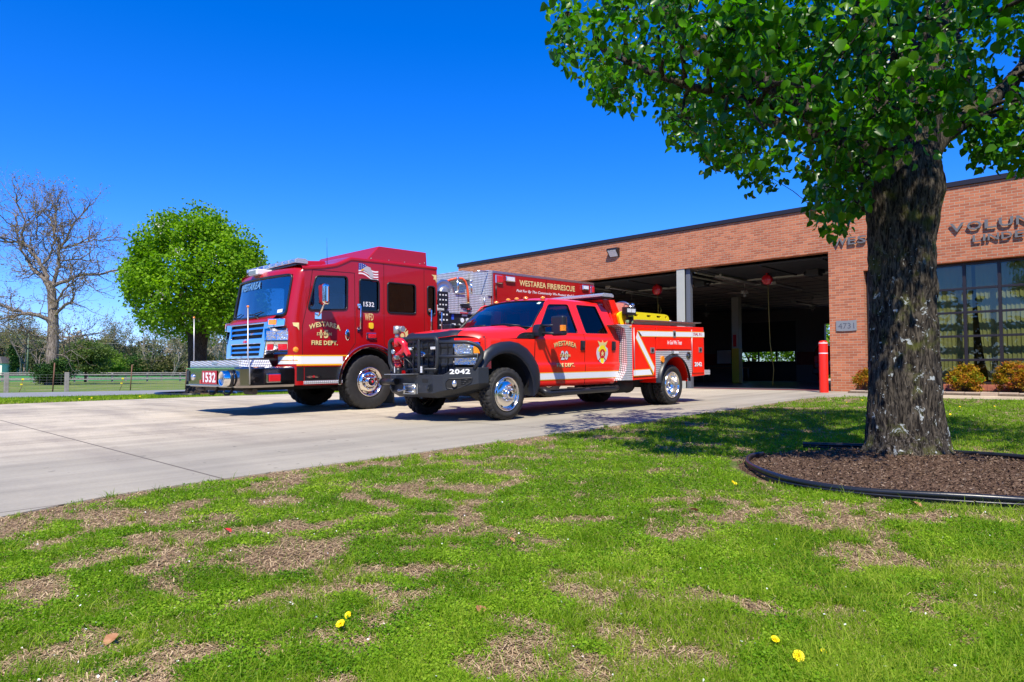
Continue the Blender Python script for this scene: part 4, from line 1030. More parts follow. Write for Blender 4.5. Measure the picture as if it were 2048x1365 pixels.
# cab interior
b = MB(); b.box((-1.15, -1.55, 1.35), (1.15, -1.28, 1.79)); b.build('dashboard', 'dash', E, bevel=.04)
b = MB(); b.box((-1.19, 1.66, 1.3), (1.19, 1.69, 2.9)); b.box((-1.19, -1.3, 1.30), (1.19, 1.65, 1.34)); b.box((-.35, -.9, 1.35), (.35, .4, 1.95)); b.build('cab_lining', 'dash', E)
for x in (.75, -.75):
    for y in (-.75, .75):
        b = MB(); b.box((x - .25, y - .22, 1.45), (x + .25, y + .28, 1.6)); b.box((x - .24, y + .2, 1.61), (x + .24, y + .34, 2.28)); b.build('seat', 'blue_ink' if y < 0 else 'seat', E, bevel=.04)
b = MB(); pts = [(.75 + .21 * math.cos(t), -1.12 + .10 * math.sin(t), 1.92 + .18 * math.sin(t)) for t in lin(0, 2 * math.pi * 23 / 24, 24)]; b.tube(pts, .015, 8, closed=True); b.cyl((.75, -1.3, 1.7), (.75, -1.12, 1.92), .025); b.build('steering_wheel', 'black', E)
# --- grille, headlights
GY = -1.955
def boxg(a, b_): return MB().box(a, b_)
b = MB(); b.prism([(-.80, 1.02), (.80, 1.02), (.90, 1.70), (-.90, 1.70)], 'y', GY - .02, GY + .03, holes=[[(-.66, 1.40), (.66, 1.40), (.70, 1.655), (-.70, 1.655)], [(-.60, 1.07), (.60, 1.07), (.63, 1.29), (-.63, 1.29)]])
def lean(b): b.v = [(x, y + max(0, z - 1.02) * .10, z) for x, y, z in b.v]; return b
gr = lean(b).build('grille', 'chrome', E, bevel=.012)
b = MB(); b.prism([(-.78, 1.03), (.78, 1.03), (.88, 1.69), (-.88, 1.69)], 'y', GY + .04, -1.70); lean(b).build('grille_backing', 'void', gr)
for z0, z1 in ((1.07, 1.29), (1.40, 1.655)):
    for k in range(2):
        z = z0 + (z1 - z0) * (k + .75) / 2.5; wv = interp([(1.07, .60), (1.29, .63), (1.40, .66), (1.655, .70)], z)
        b = MB(); b.prism([(GY + .0, z - .014), (GY + .035, z - .024), (GY + .035, z + .014), (GY + .005, z + .022)], 'x', -wv, wv); lean(b).build('slat', 'chrome', gr)
b = MB(); b.box((-.10, GY - .026, 1.325), (.10, GY - .021, 1.35)); b.box((-.03, GY - .031, 1.315), (.03, GY - .0265, 1.365)); lean(b).build('badge', 'redcast', gr)
for s in (1, -1):
    b = MB()
    def hl(x, z, o): 
        t = (x - .78) / .42; y = lerp(-1.94, -1.56, max(0, t) ** 1.7) if t > 0 else -1.94
        return (s * x, y - o, z)
    b.surf(lambda x, z: hl(x, z, .012), lin(.80, 1.2, 8), [1.09, 1.56], smooth=True); b.surf(lambda x, z: hl(x, z, -.05), lin(.80, 1.2, 8), [1.09, 1.56])
    for zz in (1.09, 1.56): b.surf(lambda x, o: hl(x, zz, o), lin(.80, 1.2, 8), [-.05, .012])
    b.surf(lambda z, o: hl(1.2, z, o), [1.09, 1.56], [-.05, .012])
    h = b.build('headlight', 'chrome', E)
    for x in (.86, 1.02):
        b = MB(); b.surf(lambda a, z: hl(a, z, .022), lin(x, x + .13, 3), [1.36, 1.51], smooth=False); b.surf(lambda a, z: hl(a, z, .013), lin(x - .01, x + .14, 3), [1.35, 1.52], smooth=False)
        b.build('lamp', 'reflector', h)
        b = MB(); b.surf(lambda a, z: hl(a, z, .028), lin(x + .015, x + .115, 3), [1.165, 1.27], smooth=False); b.build('red_lamp', 'lens_red', h)
    b = MB(); b.surf(lambda a, z: hl(a, z, .018), lin(.83, 1.17, 5), [1.325, 1.345], smooth=False); b.surf(lambda a, z: hl(a, z, .018), lin(.83, 1.17, 5), [1.12, 1.14], smooth=False); b.build('divider', 'black', h)
    b = MB(); b.hexa([(s * .90, -1.955, 1.57), (s * 1.14, -1.74, 1.60), (s * 1.12, -1.66, 1.60), (s * .88, -1.80, 1.57), (s * .90, -1.94, 1.74), (s * 1.14, -1.73, 1.735), (s * 1.12, -1.65, 1.735), (s * .88, -1.80, 1.74)])
    q = b.build('turn_lamp_housing', 'chrome', E, bevel=.012)
    b = MB(); b.hexa([(s * .93, -1.94, 1.625), (s * 1.04, -1.845, 1.625), (s * 1.03, -1.83, 1.625), (s * .92, -1.92, 1.625), (s * .93, -1.935, 1.715), (s * 1.04, -1.84, 1.715), (s * 1.03, -1.825, 1.715), (s * .92, -1.915, 1.715)]); b.build('lens', 'lens_amber', q)
b = MB(); b.surf(lambda x, z: (x, -1.90 - .02 * (1 - (x / .9) ** 2) + (z - 1.70) * 1.1, z), lin(-.92, .92, 9), [1.69, 1.73, 1.80]); b.build('cowl', 'red_engine', E, solid=.01)
# --- front bumper
BY = -2.58
b = MB()
po = [(W2, -1.60), (W2, BY + .14), (W2 - .10, BY + .02), (W2 - .22, BY), (-W2 + .22, BY), (-W2 + .10, BY + .02), (-W2, BY + .14), (-W2, -1.60)]
vs = []
for z, o in ((.50, .03), (.535, 0), (.55, .0), (.82, 0), (.84, 0), (.865, .035)):
    for x, y in po: vs.append((x - (o if x > 0 else -o), y + (o if y < -2 else 0), z))
n = len(po); b.add(vs, [(r * n + i, r * n + i + 1, (r + 1) * n + i + 1, (r + 1) * n + i) for r in range(5) for i in range(n - 1)])
b.add([(x, y, .866 - .002) for x, y in [(p[0] * .965, p[1] + .03) for p in po]], [tuple(range(n))]); b.add([(p[0] * .97, p[1] + .03, .498) for p in po], [tuple(range(n))])
bu = b.build('front_bumper', 'chrome_bumper', E, bevel=.006)
b = MB(); b.box((-W2 + .05, BY - .012, .515), (W2 - .25, BY + .02, .535)); b.box((-W2 + .05, BY - .012, .835), (W2 - .25, BY + .02, .855)); b.build('bumper_trim', 'chrome', bu)
b = MB(); b.prism([(BY + .06, .867), (BY + .06, .985), (-1.98, .985), (-1.98, .867)], 'x', -1.17, 1.02); b.hexa([(1.021, BY + .06, .867), (1.16, BY + .12, .867), (1.16, -1.98, .867), (1.021, -1.98, .867), (1.021, BY + .06, .985), (1.04, BY + .12, .985), (1.04, -1.98, .985), (1.021, -1.98, .985)])
tp = b.build('tread_box', 'tread', bu)
b = MB(); b.box((-1.17, BY + .056, .868), (1.02, BY + .0598, .895)); b.box((-.12, BY + .052, .92), (.12, BY + .0595, .955)); b.build('latch', 'alu', tp)
b = MB(); b.box((-.40, BY - .016, .555), (.27, BY - .0121, .80)); pb = b.build('number_panel', 'red_ink', bu)
FB = lambda tx, ty, d: (tx, BY - .0165 - d, ty)
text('1532', 'white', pb, -.35, .585, .57, .185, FB, 'numerals', bold=.03)
b = MB(); b.lathe([(0, -.10), (.06, -.10), (.075, -.13), (.115, -.15), (.125, -.16), (.135, -.15), (.135, .05), (.14, .1)], (.86, BY - .02, .665), axis='y', seg=36); sp = b.build('siren', 'chrome', bu)
b = MB()
for r in (.03, .055, .08, .10): b.lathe([(r, -.135), (r + .008, -.14), (r + .016, -.135)], (.86, BY - .02, .665), axis='y', seg=30)
b.build('siren_grille', 'alu', sp)
b = MB(); b.lathe([(.142, .0), (.15, .01), (.15, .05), (.142, .06)], (.86, BY - .07, .665), axis='y', seg=30); b.build('siren_band', 'black', sp)
b = MB(); b.box((-1.17, BY - .012, .60), (-1.03, BY - .0005, .80)); 
for k in range(5): b.box((-1.16, BY - .02, .615 + .036 * k), (-1.04, BY - .0125, .632 + .036 * k))
b.build('speaker_grille', 'black', bu)
b = MB(); b.lathe([(0, -.03), (.05, -.028), (.065, -.01), (.065, 0)], (-.86, BY, .68), axis='y', seg=20); b.build('fog_light', 'reflector', bu)
b = MB(); b.box((-.50, BY - .02, .56), (-.43, BY - .0125, .63)); b.build('hook_light', 'lens_red', bu)
b = MB(); b.box((W2 + .001, -2.13, .585), (W2 + .025, -1.87, .74)); r = b.build('side_light', 'chrome', bu, bevel=.008)
b = MB(); b.box((W2 + .0255, -2.10, .60), (W2 + .045, -1.885, .725)); b.build('lens', 'lens_red', r, bevel=.012)
b = MB(); b.box((W2 + .001, -2.175, .555), (W2 + .003, -2.165, .83)); b.ball((W2 + .002, -2.35, .60), .012, 8, 5); b.ball((W2 + .002, -2.35, .66), .012, 8, 5); b.ball((W2 + .002, -2.12, .60), .012, 8, 5); b.build('seam', 'seam', bu)
for x, zt in ((1.24, 1.90), (-1.24, 1.84)):
    s = 1 if x > 0 else -1
    b = MB(); b.tube([(x + s * .03, BY + .14, .56), (x + s * .03, BY + .14, .80), (x + s * .02, BY + .14, .92), (x - s * .04, BY + .14, 1.02), (x - s * .04, BY + .14, zt)], .012, 8); g = b.build('corner_marker_rod', 'steel', bu)
    b = MB(); b.ball((x - s * .04, BY + .14, zt + .01), .022); b.build('lamp', 'lens_amber', g)
for x in (.55, -.1):
    b = MB(); b.tube([(x, -2.4, .50), (x, -2.45, .42), (x, -2.50, .37), (x, -2.56, .37), (x, -2.59, .41), (x, -2.58, .45)], [.025, .025, .022, .02, .016, .01], 8); b.build('tow_hook', 'black', bu)
b = MB(); b.box((-.75, -2.4, .42), (-.1, -2.28, .50)); b.cyl((-1.05, -2.4, .44), (-.7505, -2.4, .44), .03); b.build('hydraulic_fitting', 'under', bu); b = MB(); b.cyl((.6, -2.2, .42), (.95, -2.2, .42), .055); b.build('hydraulic_fitting', 'under', bu)
# --- pump house between cab and body
b = MB(); b.box((-1.17, 1.76, .62), (1.17, 3.42, 2.02)); b.box((1.171, 1.76, .9), (1.19, 2.08, 2.02)); b.build('pump_panel', 'black', E)
b = MB(); b.box((1.10, 2.06, 2.04), (1.20, 3.05, 2.455)); b.box((1.10, 3.051, 2.04), (1.20, 3.42, 2.47)); b.box((1.10, 2.06, 2.0), (1.215, 3.42, 2.039)); b.box((-1.17, 2.06, 2.04), (-1.10, 3.42, 2.6)); b.box((-1.17, 1.76, 2.021), (1.09, 3.42, 2.06)); ppl = b.build('tread_panel', 'tread', E)
strip([(2.4, 2.05), (2.4, 2.45)], .008, 'void', 'panel_gap', ppl, place=lambda a, c, d: (1.20 + d, a, c))
b = MB(); b.box((-1.23, 3.36, 2.06), (.57, 3.42, 3.10)); b.box((.571, 3.30, 2.46), (1.23, 3.42, 3.055)); b.box((-.9, 3.10, 2.9), (.55, 3.355, 3.10)); b.box((.9, 2.85, 2.46), (1.18, 2.90, 2.60)); b.build('tread_bulkhead', 'tread', E)
b = MB(); b.box((1.2165, 2.42, 2.005), (1.2185, 2.66, 2.035)); b.build('warning_label', 'red_ink', E)
for y, z in ((2.52, 1.855), (2.68, 1.86), (2.50, 1.6), (2.7, 1.6)):
    b = MB(); b.lathe([(.055, .171), (.062, .185), (.055, .19)], (1.0, y, z), seg=20); g = b.build('gauge', 'chrome', E)
    b = MB(); b.lathe([(0, .187), (.053, .187)], (1.0, y, z), seg=20); b.build('dial', 'white', g)
b = MB(); b.box((1.1705, 2.21, 1.86), (1.175, 2.28, 1.98)); b.build('blue_label', mat('blue label', (.03, .10, .6), .4), E)
b = MB(); b.box((1.1705, 2.22, 1.74), (1.175, 2.33, 1.775)); b.box((1.1705, 2.52, 1.95), (1.175, 2.68, 1.99)); b.build('white_label', 'white', E)
for y, z in ((2.16, 1.62), (2.45, 1.45)):
    b = MB(); b.cyl((1.17, y, z), (1.30, y, z - .04), .05); b.cyl((1.30, y, z - .04), (1.34, y, z - .05), .06); b.build('pump_outlet', 'chrome', E)
b = MB(); b.tube([(1.17, 2.36, 1.70), (1.24, 2.38, 1.74), (1.27, 2.44, 1.68), (1.25, 2.46, 1.60)], .05, 10); b.build('pump_inlet', 'black', E)
# crosslay flaps of black webbing
for z0, z1, y1 in ((2.12, 2.44, 2.07), (1.55, 2.02, 2.10)):
    b = MB(); nzz = 3 if z0 > 2 else 4; hh = (z1 - z0) / nzz
    for k in range(nzz + 1): b.box((1.2205, 1.78, z0 + hh * k - .022), (1.228, y1, z0 + hh * k + .022))
    for y in lin(1.80, y1 - .02, 4): b.box((1.2285, y - .018, z0), (1.233, y + .018, z1))
    b.box((1.2185, 1.79, z0 + .01), (1.220, y1 - .02, z1 - .01)); b.build('webbing', 'black', E)
    b = MB()
    for k in range(nzz):
        for y in lin(1.80, y1 - .02, 4)[:-1]: b.box((1.2201, y + .03, z0 + hh * k + .04), (1.2204, y + .075, z0 + hh * k + .075))
    b.build('folded_hose', 'white', E)
# booster reel and hose
RC = (1.02, 2.10, 2.455)
b = MB(); b.lathe([(.29, .0), (.30, .015), (.29, .03), (.25, .02), (.10, .02), (.08, .035), (0, .035)], (RC[0] + .03, RC[1], RC[2]), seg=40); b.lathe([(.30, 0), (.30, .02), (.0, .02)], (RC[0] - .75, RC[1], RC[2]), seg=40); rl = b.build('hose_reel', 'alu', E)
b = MB(); b.lathe([(.0, .0), (.14, .0), (.15, .012), (.08, .02), (0, .022)], (RC[0] + .052, RC[1], RC[2]), seg=30); b.build('reel_hub', 'steel', rl)
b = MB()
for k in range(16): a = RC[0] - .71 + k * .046; b.lathe([(.22, -.02), (.25, 0), (.22, .02)], (a, RC[1], RC[2]), seg=30)
b.build('wound_hose', 'hose', rl)
M_['orange_hose'] = mat('orange red booster hose', (.75, .10, .03), .5)
b = MB(); b.tube([(.95, 2.18, 2.70), (1.08, 2.28, 2.76), (1.18, 2.40, 2.80), (1.21, 2.50, 2.795), (1.22, 2.585, 2.74), (1.225, 2.64, 2.62), (1.225, 2.665, 2.45), (1.225, 2.675, 2.27)], .026, 10); b.build('booster_hose', 'orange_hose', E)
b = MB(); b.cyl((1.225, 2.675, 2.27), (1.225, 2.675, 2.235), .022); noz = b.build('nozzle', 'brass', E)
b = MB(); b.cyl((1.225, 2.675, 2.235), (1.225, 2.68, 2.12), .032); b.cyl((1.225, 2.68, 2.12), (1.225, 2.68, 2.06), .045); b.tube([(1.225, 2.67, 2.2), (1.225, 2.75, 2.16), (1.225, 2.77, 2.11), (1.225, 2.72, 2.09)], .012, 6); b.box((1.205, 2.50, 2.14), (1.245, 2.66, 2.23)); b.cyl((1.225, 2.5, 2.19), (1.225, 2.44, 2.2), .02); b.build('grip', 'black', noz, bevel=.008)
b = MB(); b.cyl((1.225, 2.68, 2.115), (1.225, 2.68, 2.10), .047); b.build('red_band', 'redcast', noz)
for a, c in (((1.19, 2.39, 2.47), (1.19, 2.39, 2.79)), ((1.19, 2.80, 2.47), (1.19, 2.80, 2.75))):
    b = MB(); b.cyl(a, c, .022); b.ball(c, .036); b.build('guide_post', 'chrome', E)
for a, c in (((1.23, 2.28, 2.47), (1.23, 2.56, 2.465)), ((1.19, 2.42, 2.68), (1.19, 2.78, 2.665)), ((1.23, 2.95, 3.0), (1.23, 3.28, 3.02)), ((1.24, 3.16, 2.17), (1.24, 3.16, 2.43))):
    b = MB(); b.cyl(a, c, .016); b.build('grab_rail', 'alu', E)
# --- rescue body
b = MB(); b.box((-W2, 3.425, .55), (W2 - .0, 7.29, 3.0)); bo2 = b.build('body', 'red_engine', E, bevel=.01)
b = MB(); b.box((-W2 - .004, 3.423, 3.001), (W2 + .004, 7.295, 3.055)); b.box((W2 - .0, 3.405, .56), (W2 + .008, 3.43, 3.0)); b.box((W2 + .0, 7.27, .56), (W2 + .008, 7.295, 3.0)); b.build('body_trim', 'alu', bo2)
for y0_, y1_, first in ((3.50, 3.72, 1), (7.12, 7.26, 0)):
    b = MB(); b.box((W2 + .001, y0_, 2.76), (W2 + .03, y1_, 2.965)); r = b.build('warning_light', 'chrome', bo2, bevel=.01)
    b = MB(); b.box((W2 + .0305, y0_ + .035, 2.775), (W2 + .06, y1_ - .006, 2.945)); b.build('lens', 'lens_red', r, bevel=.015)
for y0_, y1_ in ((3.83, 4.14), (6.75, 7.02)):
    b = MB(); b.box((W2 + .001, y0_, 2.83), (W2 + .05, y1_, 2.96)); r = b.build('scene_light', 'chrome', bo2, bevel=.012)
    b = MB(); b.box((W2 + .0505, y0_ + .03, 2.85), (W2 + .058, y1_ - .03, 2.94)); b.build('lens', 'lens_clear', r)
b = MB(); b.cyl((W2 + .03, 3.50, 2.46), (W2 + .03, 3.50, 2.72), .016); b.build('grab_rail', 'black', bo2)
NBd = lambda tx, ty, d: (W2 + .002 + d, tx, ty)
gold('WESTAREA', 4.33, 2.76, .97, .145, parent=bo2, pl=NBd, bold=.02); gold('FIRE/RESCUE', 5.36, 2.755, 1.10, .145, parent=bo2, pl=NBd, bold=.02)
text('Paid For By The Community We Protect And Serve', 'white', bo2, 4.22, 2.585, 2.38, .085, NBd, 'motto', bold=.006, shear=.35)
strip([(5.33, 2.99), (5.33, .6)], .012, 'seam', 'door_seam', bo2, place=lambda a, c, d: (W2 + d, a, c))
strip([(4.4, 2.5), (4.4, .6)], .012, 'seam', 'door_seam', bo2, place=lambda a, c, d: (W2 + d, a, c))
archring(5.4, .54, .60, .66, 180, 0, W2 + .001, W2 + .04, 'chrome', 'fender_ring', E)
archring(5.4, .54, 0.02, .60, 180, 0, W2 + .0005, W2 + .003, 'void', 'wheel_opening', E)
# ================================================================== BRUSH PICKUP
PX, PY = -8.50, 7.47
T = thing('brush_truck', 'bright red crew cab brush pickup with black grille guard and number 2042', 'pickup truck', (PX, PY, gz(PX, PY) + .013), (SL, 0, 0))
CX = [(.48, .955), (.52, .975), (.60, .986), (.70, .994), (.80, 1.002), (.845, 1.002), (.875, .986), (.95, .987), (1.1, .995), (1.22, 1.004), (1.275, 1.004), (1.31, .987), (1.37, .975), (1.90, .82), (1.97, .79)]
def cabx(z): return interp(CX, z)
def fx(y, z):       # fender narrows a little forward of the axle
    return cabx(z) - .06 * max(0, (-.05 - y)) ** 1.3
CP = lambda s: (lambda tx, ty, d: (s * (fx(tx, ty) + .003 + d), tx, ty))
zl = [.48, .50, .52, .56, .60, .65, .70, .75, .80, .845, .86, .875, .91, .95, 1.0, 1.05, 1.1, 1.16, 1.22, 1.25, 1.275, 1.29, 1.31, 1.34, 1.37]
for s in (1, -1):
    # front wing
    b = MB(); yl = lin(-.44, .735, 30); zf = [z for z in zl if z < 1.27] + [1.262]
    zf = sorted(zf)
    b.surf(lambda y, z: (s * fx(y, z), y, z), yl, zf, skip=lambda y, z: math.hypot(y - .10, z - .42) < .68 or (y < -.1 and z < .8)); b.build('fender', 'red_pickup', T, solid=0)
    b = MB(); b.surf(lambda y, z: (s * (fx(y, z) - .0), y, z), lin(.31, .735, 6), [1.262, 1.30, 1.36, 1.405]); b.build('fender', 'red_pickup', T) if False else None
    for y0_, y1_ in ((.747, 2.045), (2.057, 3.075)):
        def edge(y, z):
            # rear edge of the rear door leans with the cab corner
            if y1_ > 3 and y > 2.6: t = (y - 2.6) / .475; return 2.6 + t * (interp([(.48, 2.92), (.60, 3.03), (.84, 3.08), (1.30, 3.08), (1.37, 3.07)], z) - 2.6)
            return y
        b = MB(); b.surf(lambda y, z: (s * cabx(z), edge(y, z), z), lin(y0_, y1_, 16), zl); d = b.build('door', 'red_pickup', T)
        if y0_ > 1: hy0, hy1 = 2.84, 2.95
        else: hy0, hy1 = 1.92, 2.035
        b = MB(); b.box((s * .99, hy0, 1.09), (s * 1.018, hy1, 1.26)); h = b.build('door_handle', 'black', d, bevel=.012)
        b = MB(); b.box((s * 1.0185, hy0 + .025, 1.13), (s * 1.035, hy1 - .02, 1.25)); b.build('grip', 'matte', h, bevel=.008)
    b = MB(); b.surf(lambda y, z: (s * (cabx(z) - .012), y, z), [.6, 3.0], zl); b.build('door_seam', 'seam', T)
    # glasshouse side
    ux = lambda z: .975 - (z - 1.37) * .292
    pout = [(.785, 1.371), (.79, 1.44), (1.235, 1.92), (1.32, 1.965), (2.66, 1.965), (2.80, 1.93), (2.92, 1.84), (3.00, 1.62), (3.065, 1.371)]
    w1 = rpoly([(.86, 1.385), (1.90, 1.39), (1.80, 1.895), (1.275, 1.87)], .05); w2 = rpoly([(2.12, 1.395), (2.78, 1.40), (2.60, 1.90), (2.03, 1.90)], .035)
    b = MB(); b.prism(pout, 'x', 0, .03, holes=[w1, w2], fn=lambda d, p: (s * (ux(p[1]) - d), p[0], p[1])); b.build('cab_frame', 'red_pickup', T, bevel=.004)
    for wv in (w1, w2):
        b = MB(); b.prism(wv, 'x', .018, .023, fn=lambda d, p: (s * (ux(p[1]) - d), p[0], p[1])); wo = b.build('side_window', 'privacy' if wv is w2 else 'glass', T)
        b = MB(); b.tube([(s * (ux(p[1]) - .004), p[0], p[1]) for p in wv], .008, 6, closed=True); b.build('gasket', 'gasket', wo)
    b = MB(); b.surf(lambda t, z: (s * (ux(z) - .006), lerp(2.00, 2.02, 0) - .1 * (z - 1.65) * -.0 + lerp(1.93 + (1.895 - z) * .18, 2.0 + (1.90 - z) * .18, t), z) if False else (s * (ux(z) + .001), 1.93 + (1.90 - z) * .19 + t * .006, z), [0, 1], [1.375, 1.6, 1.92]); b.build('door_seam', 'seam', T)
# hood
def yfh(x): return interp([(0, -.80), (.3, -.775), (.56, -.69), (.62, -.635), (.75, -.56), (.9, -.45), (1.0, -.40)], abs(x))
def yrh(x): return .52 + .10 * abs(x)
def hoodz(x, y):
    zc = interp([(-.8, 1.335), (-.65, 1.385), (-.5, 1.405), (-.2, 1.45), (.1, 1.475), (.62, 1.515)], y)
    zs_ = interp([(-.5, 1.235), (-.3, 1.25), (.31, 1.272), (.62, 1.30)], y)
    u = min(1, abs(x) / .99); r = zs_ + (zc - zs_) * max(0, 1 - u ** 4.4) ** .50
    r -= .022 * math.exp(-((abs(x) - .60) / .10) ** 2) * min(1, max(0, (y + .6) / .5))
    r -= .018 * math.exp(-(x / .22) ** 2) * min(1, max(0, (y + .6) / .5))
    return r
us_h = [-1 + 2 * i / 44 for i in range(45)]; us_h = [math.copysign(abs(u) ** .8, u) for u in us_h]
b = MB()
def hood(u, v):
    x = u * .992; y = lerp(yfh(x), yrh(x), v); z = hoodz(x, y)
    if v < .10: z -= .07 * ((.10 - v) / .10) ** 2
    return (x, y, z)
b.surf(hood, us_h, [0, .02, .045, .07, .10, .16, .25, .35, .45, .55, .65, .75, .85, .93, 1.0]); b.build('hood', 'red_pickup', T)
b = MB(); b.surf(lambda u, v: (lambda p: (p[0], p[1], p[2] + .006))(hood(u, v)), [u for u in us_h if abs(u) < .68], [0, .02, .045, .07, .10, .13], skip=lambda u, v: v > .075 and abs(u) < .44); b.build('grille_cap', 'flare', T)
# rear of the wing tops beside the cowl
for s in (1, -1):
    b = MB(); b.surf(lambda y, t: (s * lerp(.987, .93, t), y, lerp(1.262 + 0 * y, interp([(.30, 1.30), (.60, 1.40), (.75, 1.47)], y), t ** .6)), lin(.34, .75, 6), lin(0, 1, 6)); b.build('wing_corner', 'red_pickup', T)
    b = MB(); b.prism(rpoly([(.31, 1.272), (.40, 1.345), (.50, 1.372), (.72, 1.378), (.72, 1.275)], .03), 'x', s * .985, s * 1.006); q = b.build('side_vent', 'black', T, bevel=.005)
    if s > 0:
        for k in range(5): MBk = MB(); MBk.box((1.0065, .50 + .042 * k, 1.31), (1.009, .528 + .042 * k, 1.345)); MBk.build('vent_lettering', 'chrome', q)
b = MB(); b.surf(lambda x, t: (x, lerp(yrh(x) - .03, .64 + .12 * (x / .92) ** 2, t), lerp(hoodz(x, .5) - .02, 1.495 - .05 * (x / .92) ** 2, t)), lin(-.93, .93, 15), [0, .5, 1]); b.build('cowl', 'black', T)
# windshield
def ws(u, v, o=0):
    yb = .60 + .14 * u * u; zb = 1.50 - .05 * u * u; yt = 1.25 + .06 * u * u; zt = 1.975 - .045 * u * u
    x = u * lerp(.945, .790, v); bul = .035 * math.sin(math.pi * v) * (1 - .3 * u * u)
    return (x, lerp(yb, yt, v) - bul * .58 - o * .58, lerp(zb, zt, v) + bul * .8 + o * .8)
b = MB(); b.surf(lambda u, v: ws(u, v), lin(-1, 1, 21), lin(0, 1, 9)); w_ = b.build('windshield', 'skyglass2', T)
rg = [(t, 0) for t in lin(-1, 1, 21)] + [(1, t) for t in lin(.1, .9, 8)] + [(t, 1) for t in lin(1, -1, 21)] + [(-1, t) for t in lin(.9, .1, 8)]
b = MB(); b.tube([ws(u * .985, .015 + v * .97, .003) for u, v in rg], .014, 6, closed=True); b.build('gasket', 'gasket', w_)
b = MB(); b.add([ws(u, v, .003) for u, v in ((.78, .86), (.86, .85), (.87, .93), (.80, .94))], [(0, 1, 2, 3)]); b.build('sticker', mat('pale green sticker', (.55, .75, .65), .5), w_)
b = MB()
for x0 in (-.65, .15): b.tube([ws(x0, .0, .03), ws(x0 + .3, .05, .02), ws(x0 + .62, .035, .012)], .010, 6)
b.build('wiper', 'black', T)
for s in (1, -1):
    b = MB(); b.surf(lambda v, t: tuple(lerp(Vector(ws(s, v)), Vector((s * (.975 - (lerp(1.44, 1.935, v) - 1.37) * .292), lerp(.79, 1.25, v), lerp(1.44, 1.935, v))), t)), lin(0, 1, 9), [0, .5, 1]); b.build('pillar', 'red_pickup', T)
# roof
b = MB()
def roofp(u, v):
    y = lerp(1.252 + .065 * u * u, 2.86 - .05 * u * u, v); a = abs(u)
    x = u * .805; z = 1.976 + (.072 * (1 - math.exp(-v * 9)) * (1 - .9 * u ** 4)) - .045 * a ** 5 - (.01 * u * u)
    if v > .9: z -= .05 * ((v - .9) / .1) ** 2
    if a > .99: x = u * .80
    return (x, y, z)
b.surf(roofp, [-1, -.97, -.92, -.8, -.6, -.3, 0, .3, .6, .8, .92, .97, 1], [0, .02, .04, .07, .1, .15, .22, .3, .45, .6, .75, .85, .92, .97, 1]); b.build('roof', 'red_pickup', T)
for x, y in ((-.58, 1.42), (-.22, 1.37), (0, 1.365), (.22, 1.37), (.58, 1.42)):
    z = roofp(x / .805, .075)[2] - .004
    b = MB(); b.lathe([(.045, 0), (.045, .012), (.0, .012)], (x, y, z), axis='z', seg=16); m_ = b.build('roof_marker', 'black', T)
    b = MB(); b.lathe([(.042, .0121), (.040, .03), (.028, .046), (0, .054)], (x, y, z), axis='z', seg=16); b.build('lens', 'lens_amber', m_)
b = MB(); b.prism([(-.97, .5), (.97, .5), (.975, 1.37), (.80, 1.95), (-.80, 1.95), (-.975, 1.37)], 'y', 3.0, 3.04, holes=[[(-.6, 1.42), (.6, 1.42), (.55, 1.85), (-.55, 1.85)]]); b.build('cab_back', 'red_pickup', T)
b = MB(); b.box((-.6, 3.01, 1.41), (.6, 3.02, 1.86)); b.build('rear_window', 'glass', T)
b = MB(); b.surf(lambda u, v: (u * lerp(.80, .975, v), lerp(2.83, 3.05, v), lerp(1.95, 1.37, v)), lin(-1, 1, 5), lin(0, 1, 4), skip=lambda u, v: abs(u) < .6); b.build('rear_corner', 'red_pickup', T)
# interior
b = MB(); b.box((-.9, .72, 1.15), (.9, 1.05, 1.42)); b.build('dashboard', 'dash', T, bevel=.05, seg=3)
for x in (.45, -.45):
    for y in (1.45, 2.35):
        b = MB(); b.box((x - .27, y - .2, .95), (x + .27, y + .3, 1.1)); b.box((x - .25, y + .22, 1.11), (x + .25, y + .36, 1.60)); b.box((x - .14, y + .24, 1.62), (x + .14, y + .34, 1.80)); b.build('seat', 'seat', T, bevel=.04)
b = MB(); b.tube([(.45 + .19 * math.cos(t), 1.12 + .08 * math.sin(t), 1.36 + .17 * math.sin(t)) for t in lin(0, 2 * math.pi * 23 / 24, 24)], .014, 8, closed=True); b.cyl((.45, 1.12, 1.36), (.45, .98, 1.28), .03); b.build('steering_wheel', 'black', T)
b = MB(); b.box((-.95, .75, .60), (.95, 3.0, .66)); b.box((-.9, .70, .66), (.9, .74, 1.3)); b.build('cab_floor', 'void', T)
# front fascia
def yff(x): return yfh(x) + .015
b = MB(); b.surf(lambda x, z: (x, yff(x) + .02, z), lin(-1.0, 1.0, 33), [.72, .9, 1.1, 1.24, 1.29], smooth=True); b.build('front_panel', 'matte', T)
b = MB()
for z in (.86, 1.01, 1.15):
    b.surf(lambda x, t: (x, yff(x) - .01 + .03 * abs(t), z + t * .038), lin(-.57, .57, 13), [-1, -.6, .6, 1])
for x in lin(-.5, .5, 9): b.box((x - .008, yff(x) + .0, .76), (x + .008, yff(x) + .018, 1.22))
gq = b.build('grille', 'black', T)
b = MB(); b.lathe([(0, -.034), (.8, -.032), (.94, -.026), (1.0, -.01)], (0, 0, 0), axis='y', seg=36); b.v = [(x * .115, y + yff(0) - .02, z * .052 + 1.03) for x, y, z in b.v]; o = b.build('oval_badge', 'chrome', gq)
b = MB(); b.lathe([(0, -.036), (.85, -.034)], (0, 0, 0), axis='y', seg=30); b.v = [(x * .105, y + yff(0) - .021, z * .045 + 1.03) for x, y, z in b.v]; b.build('badge_field', 'blue_ink', o)
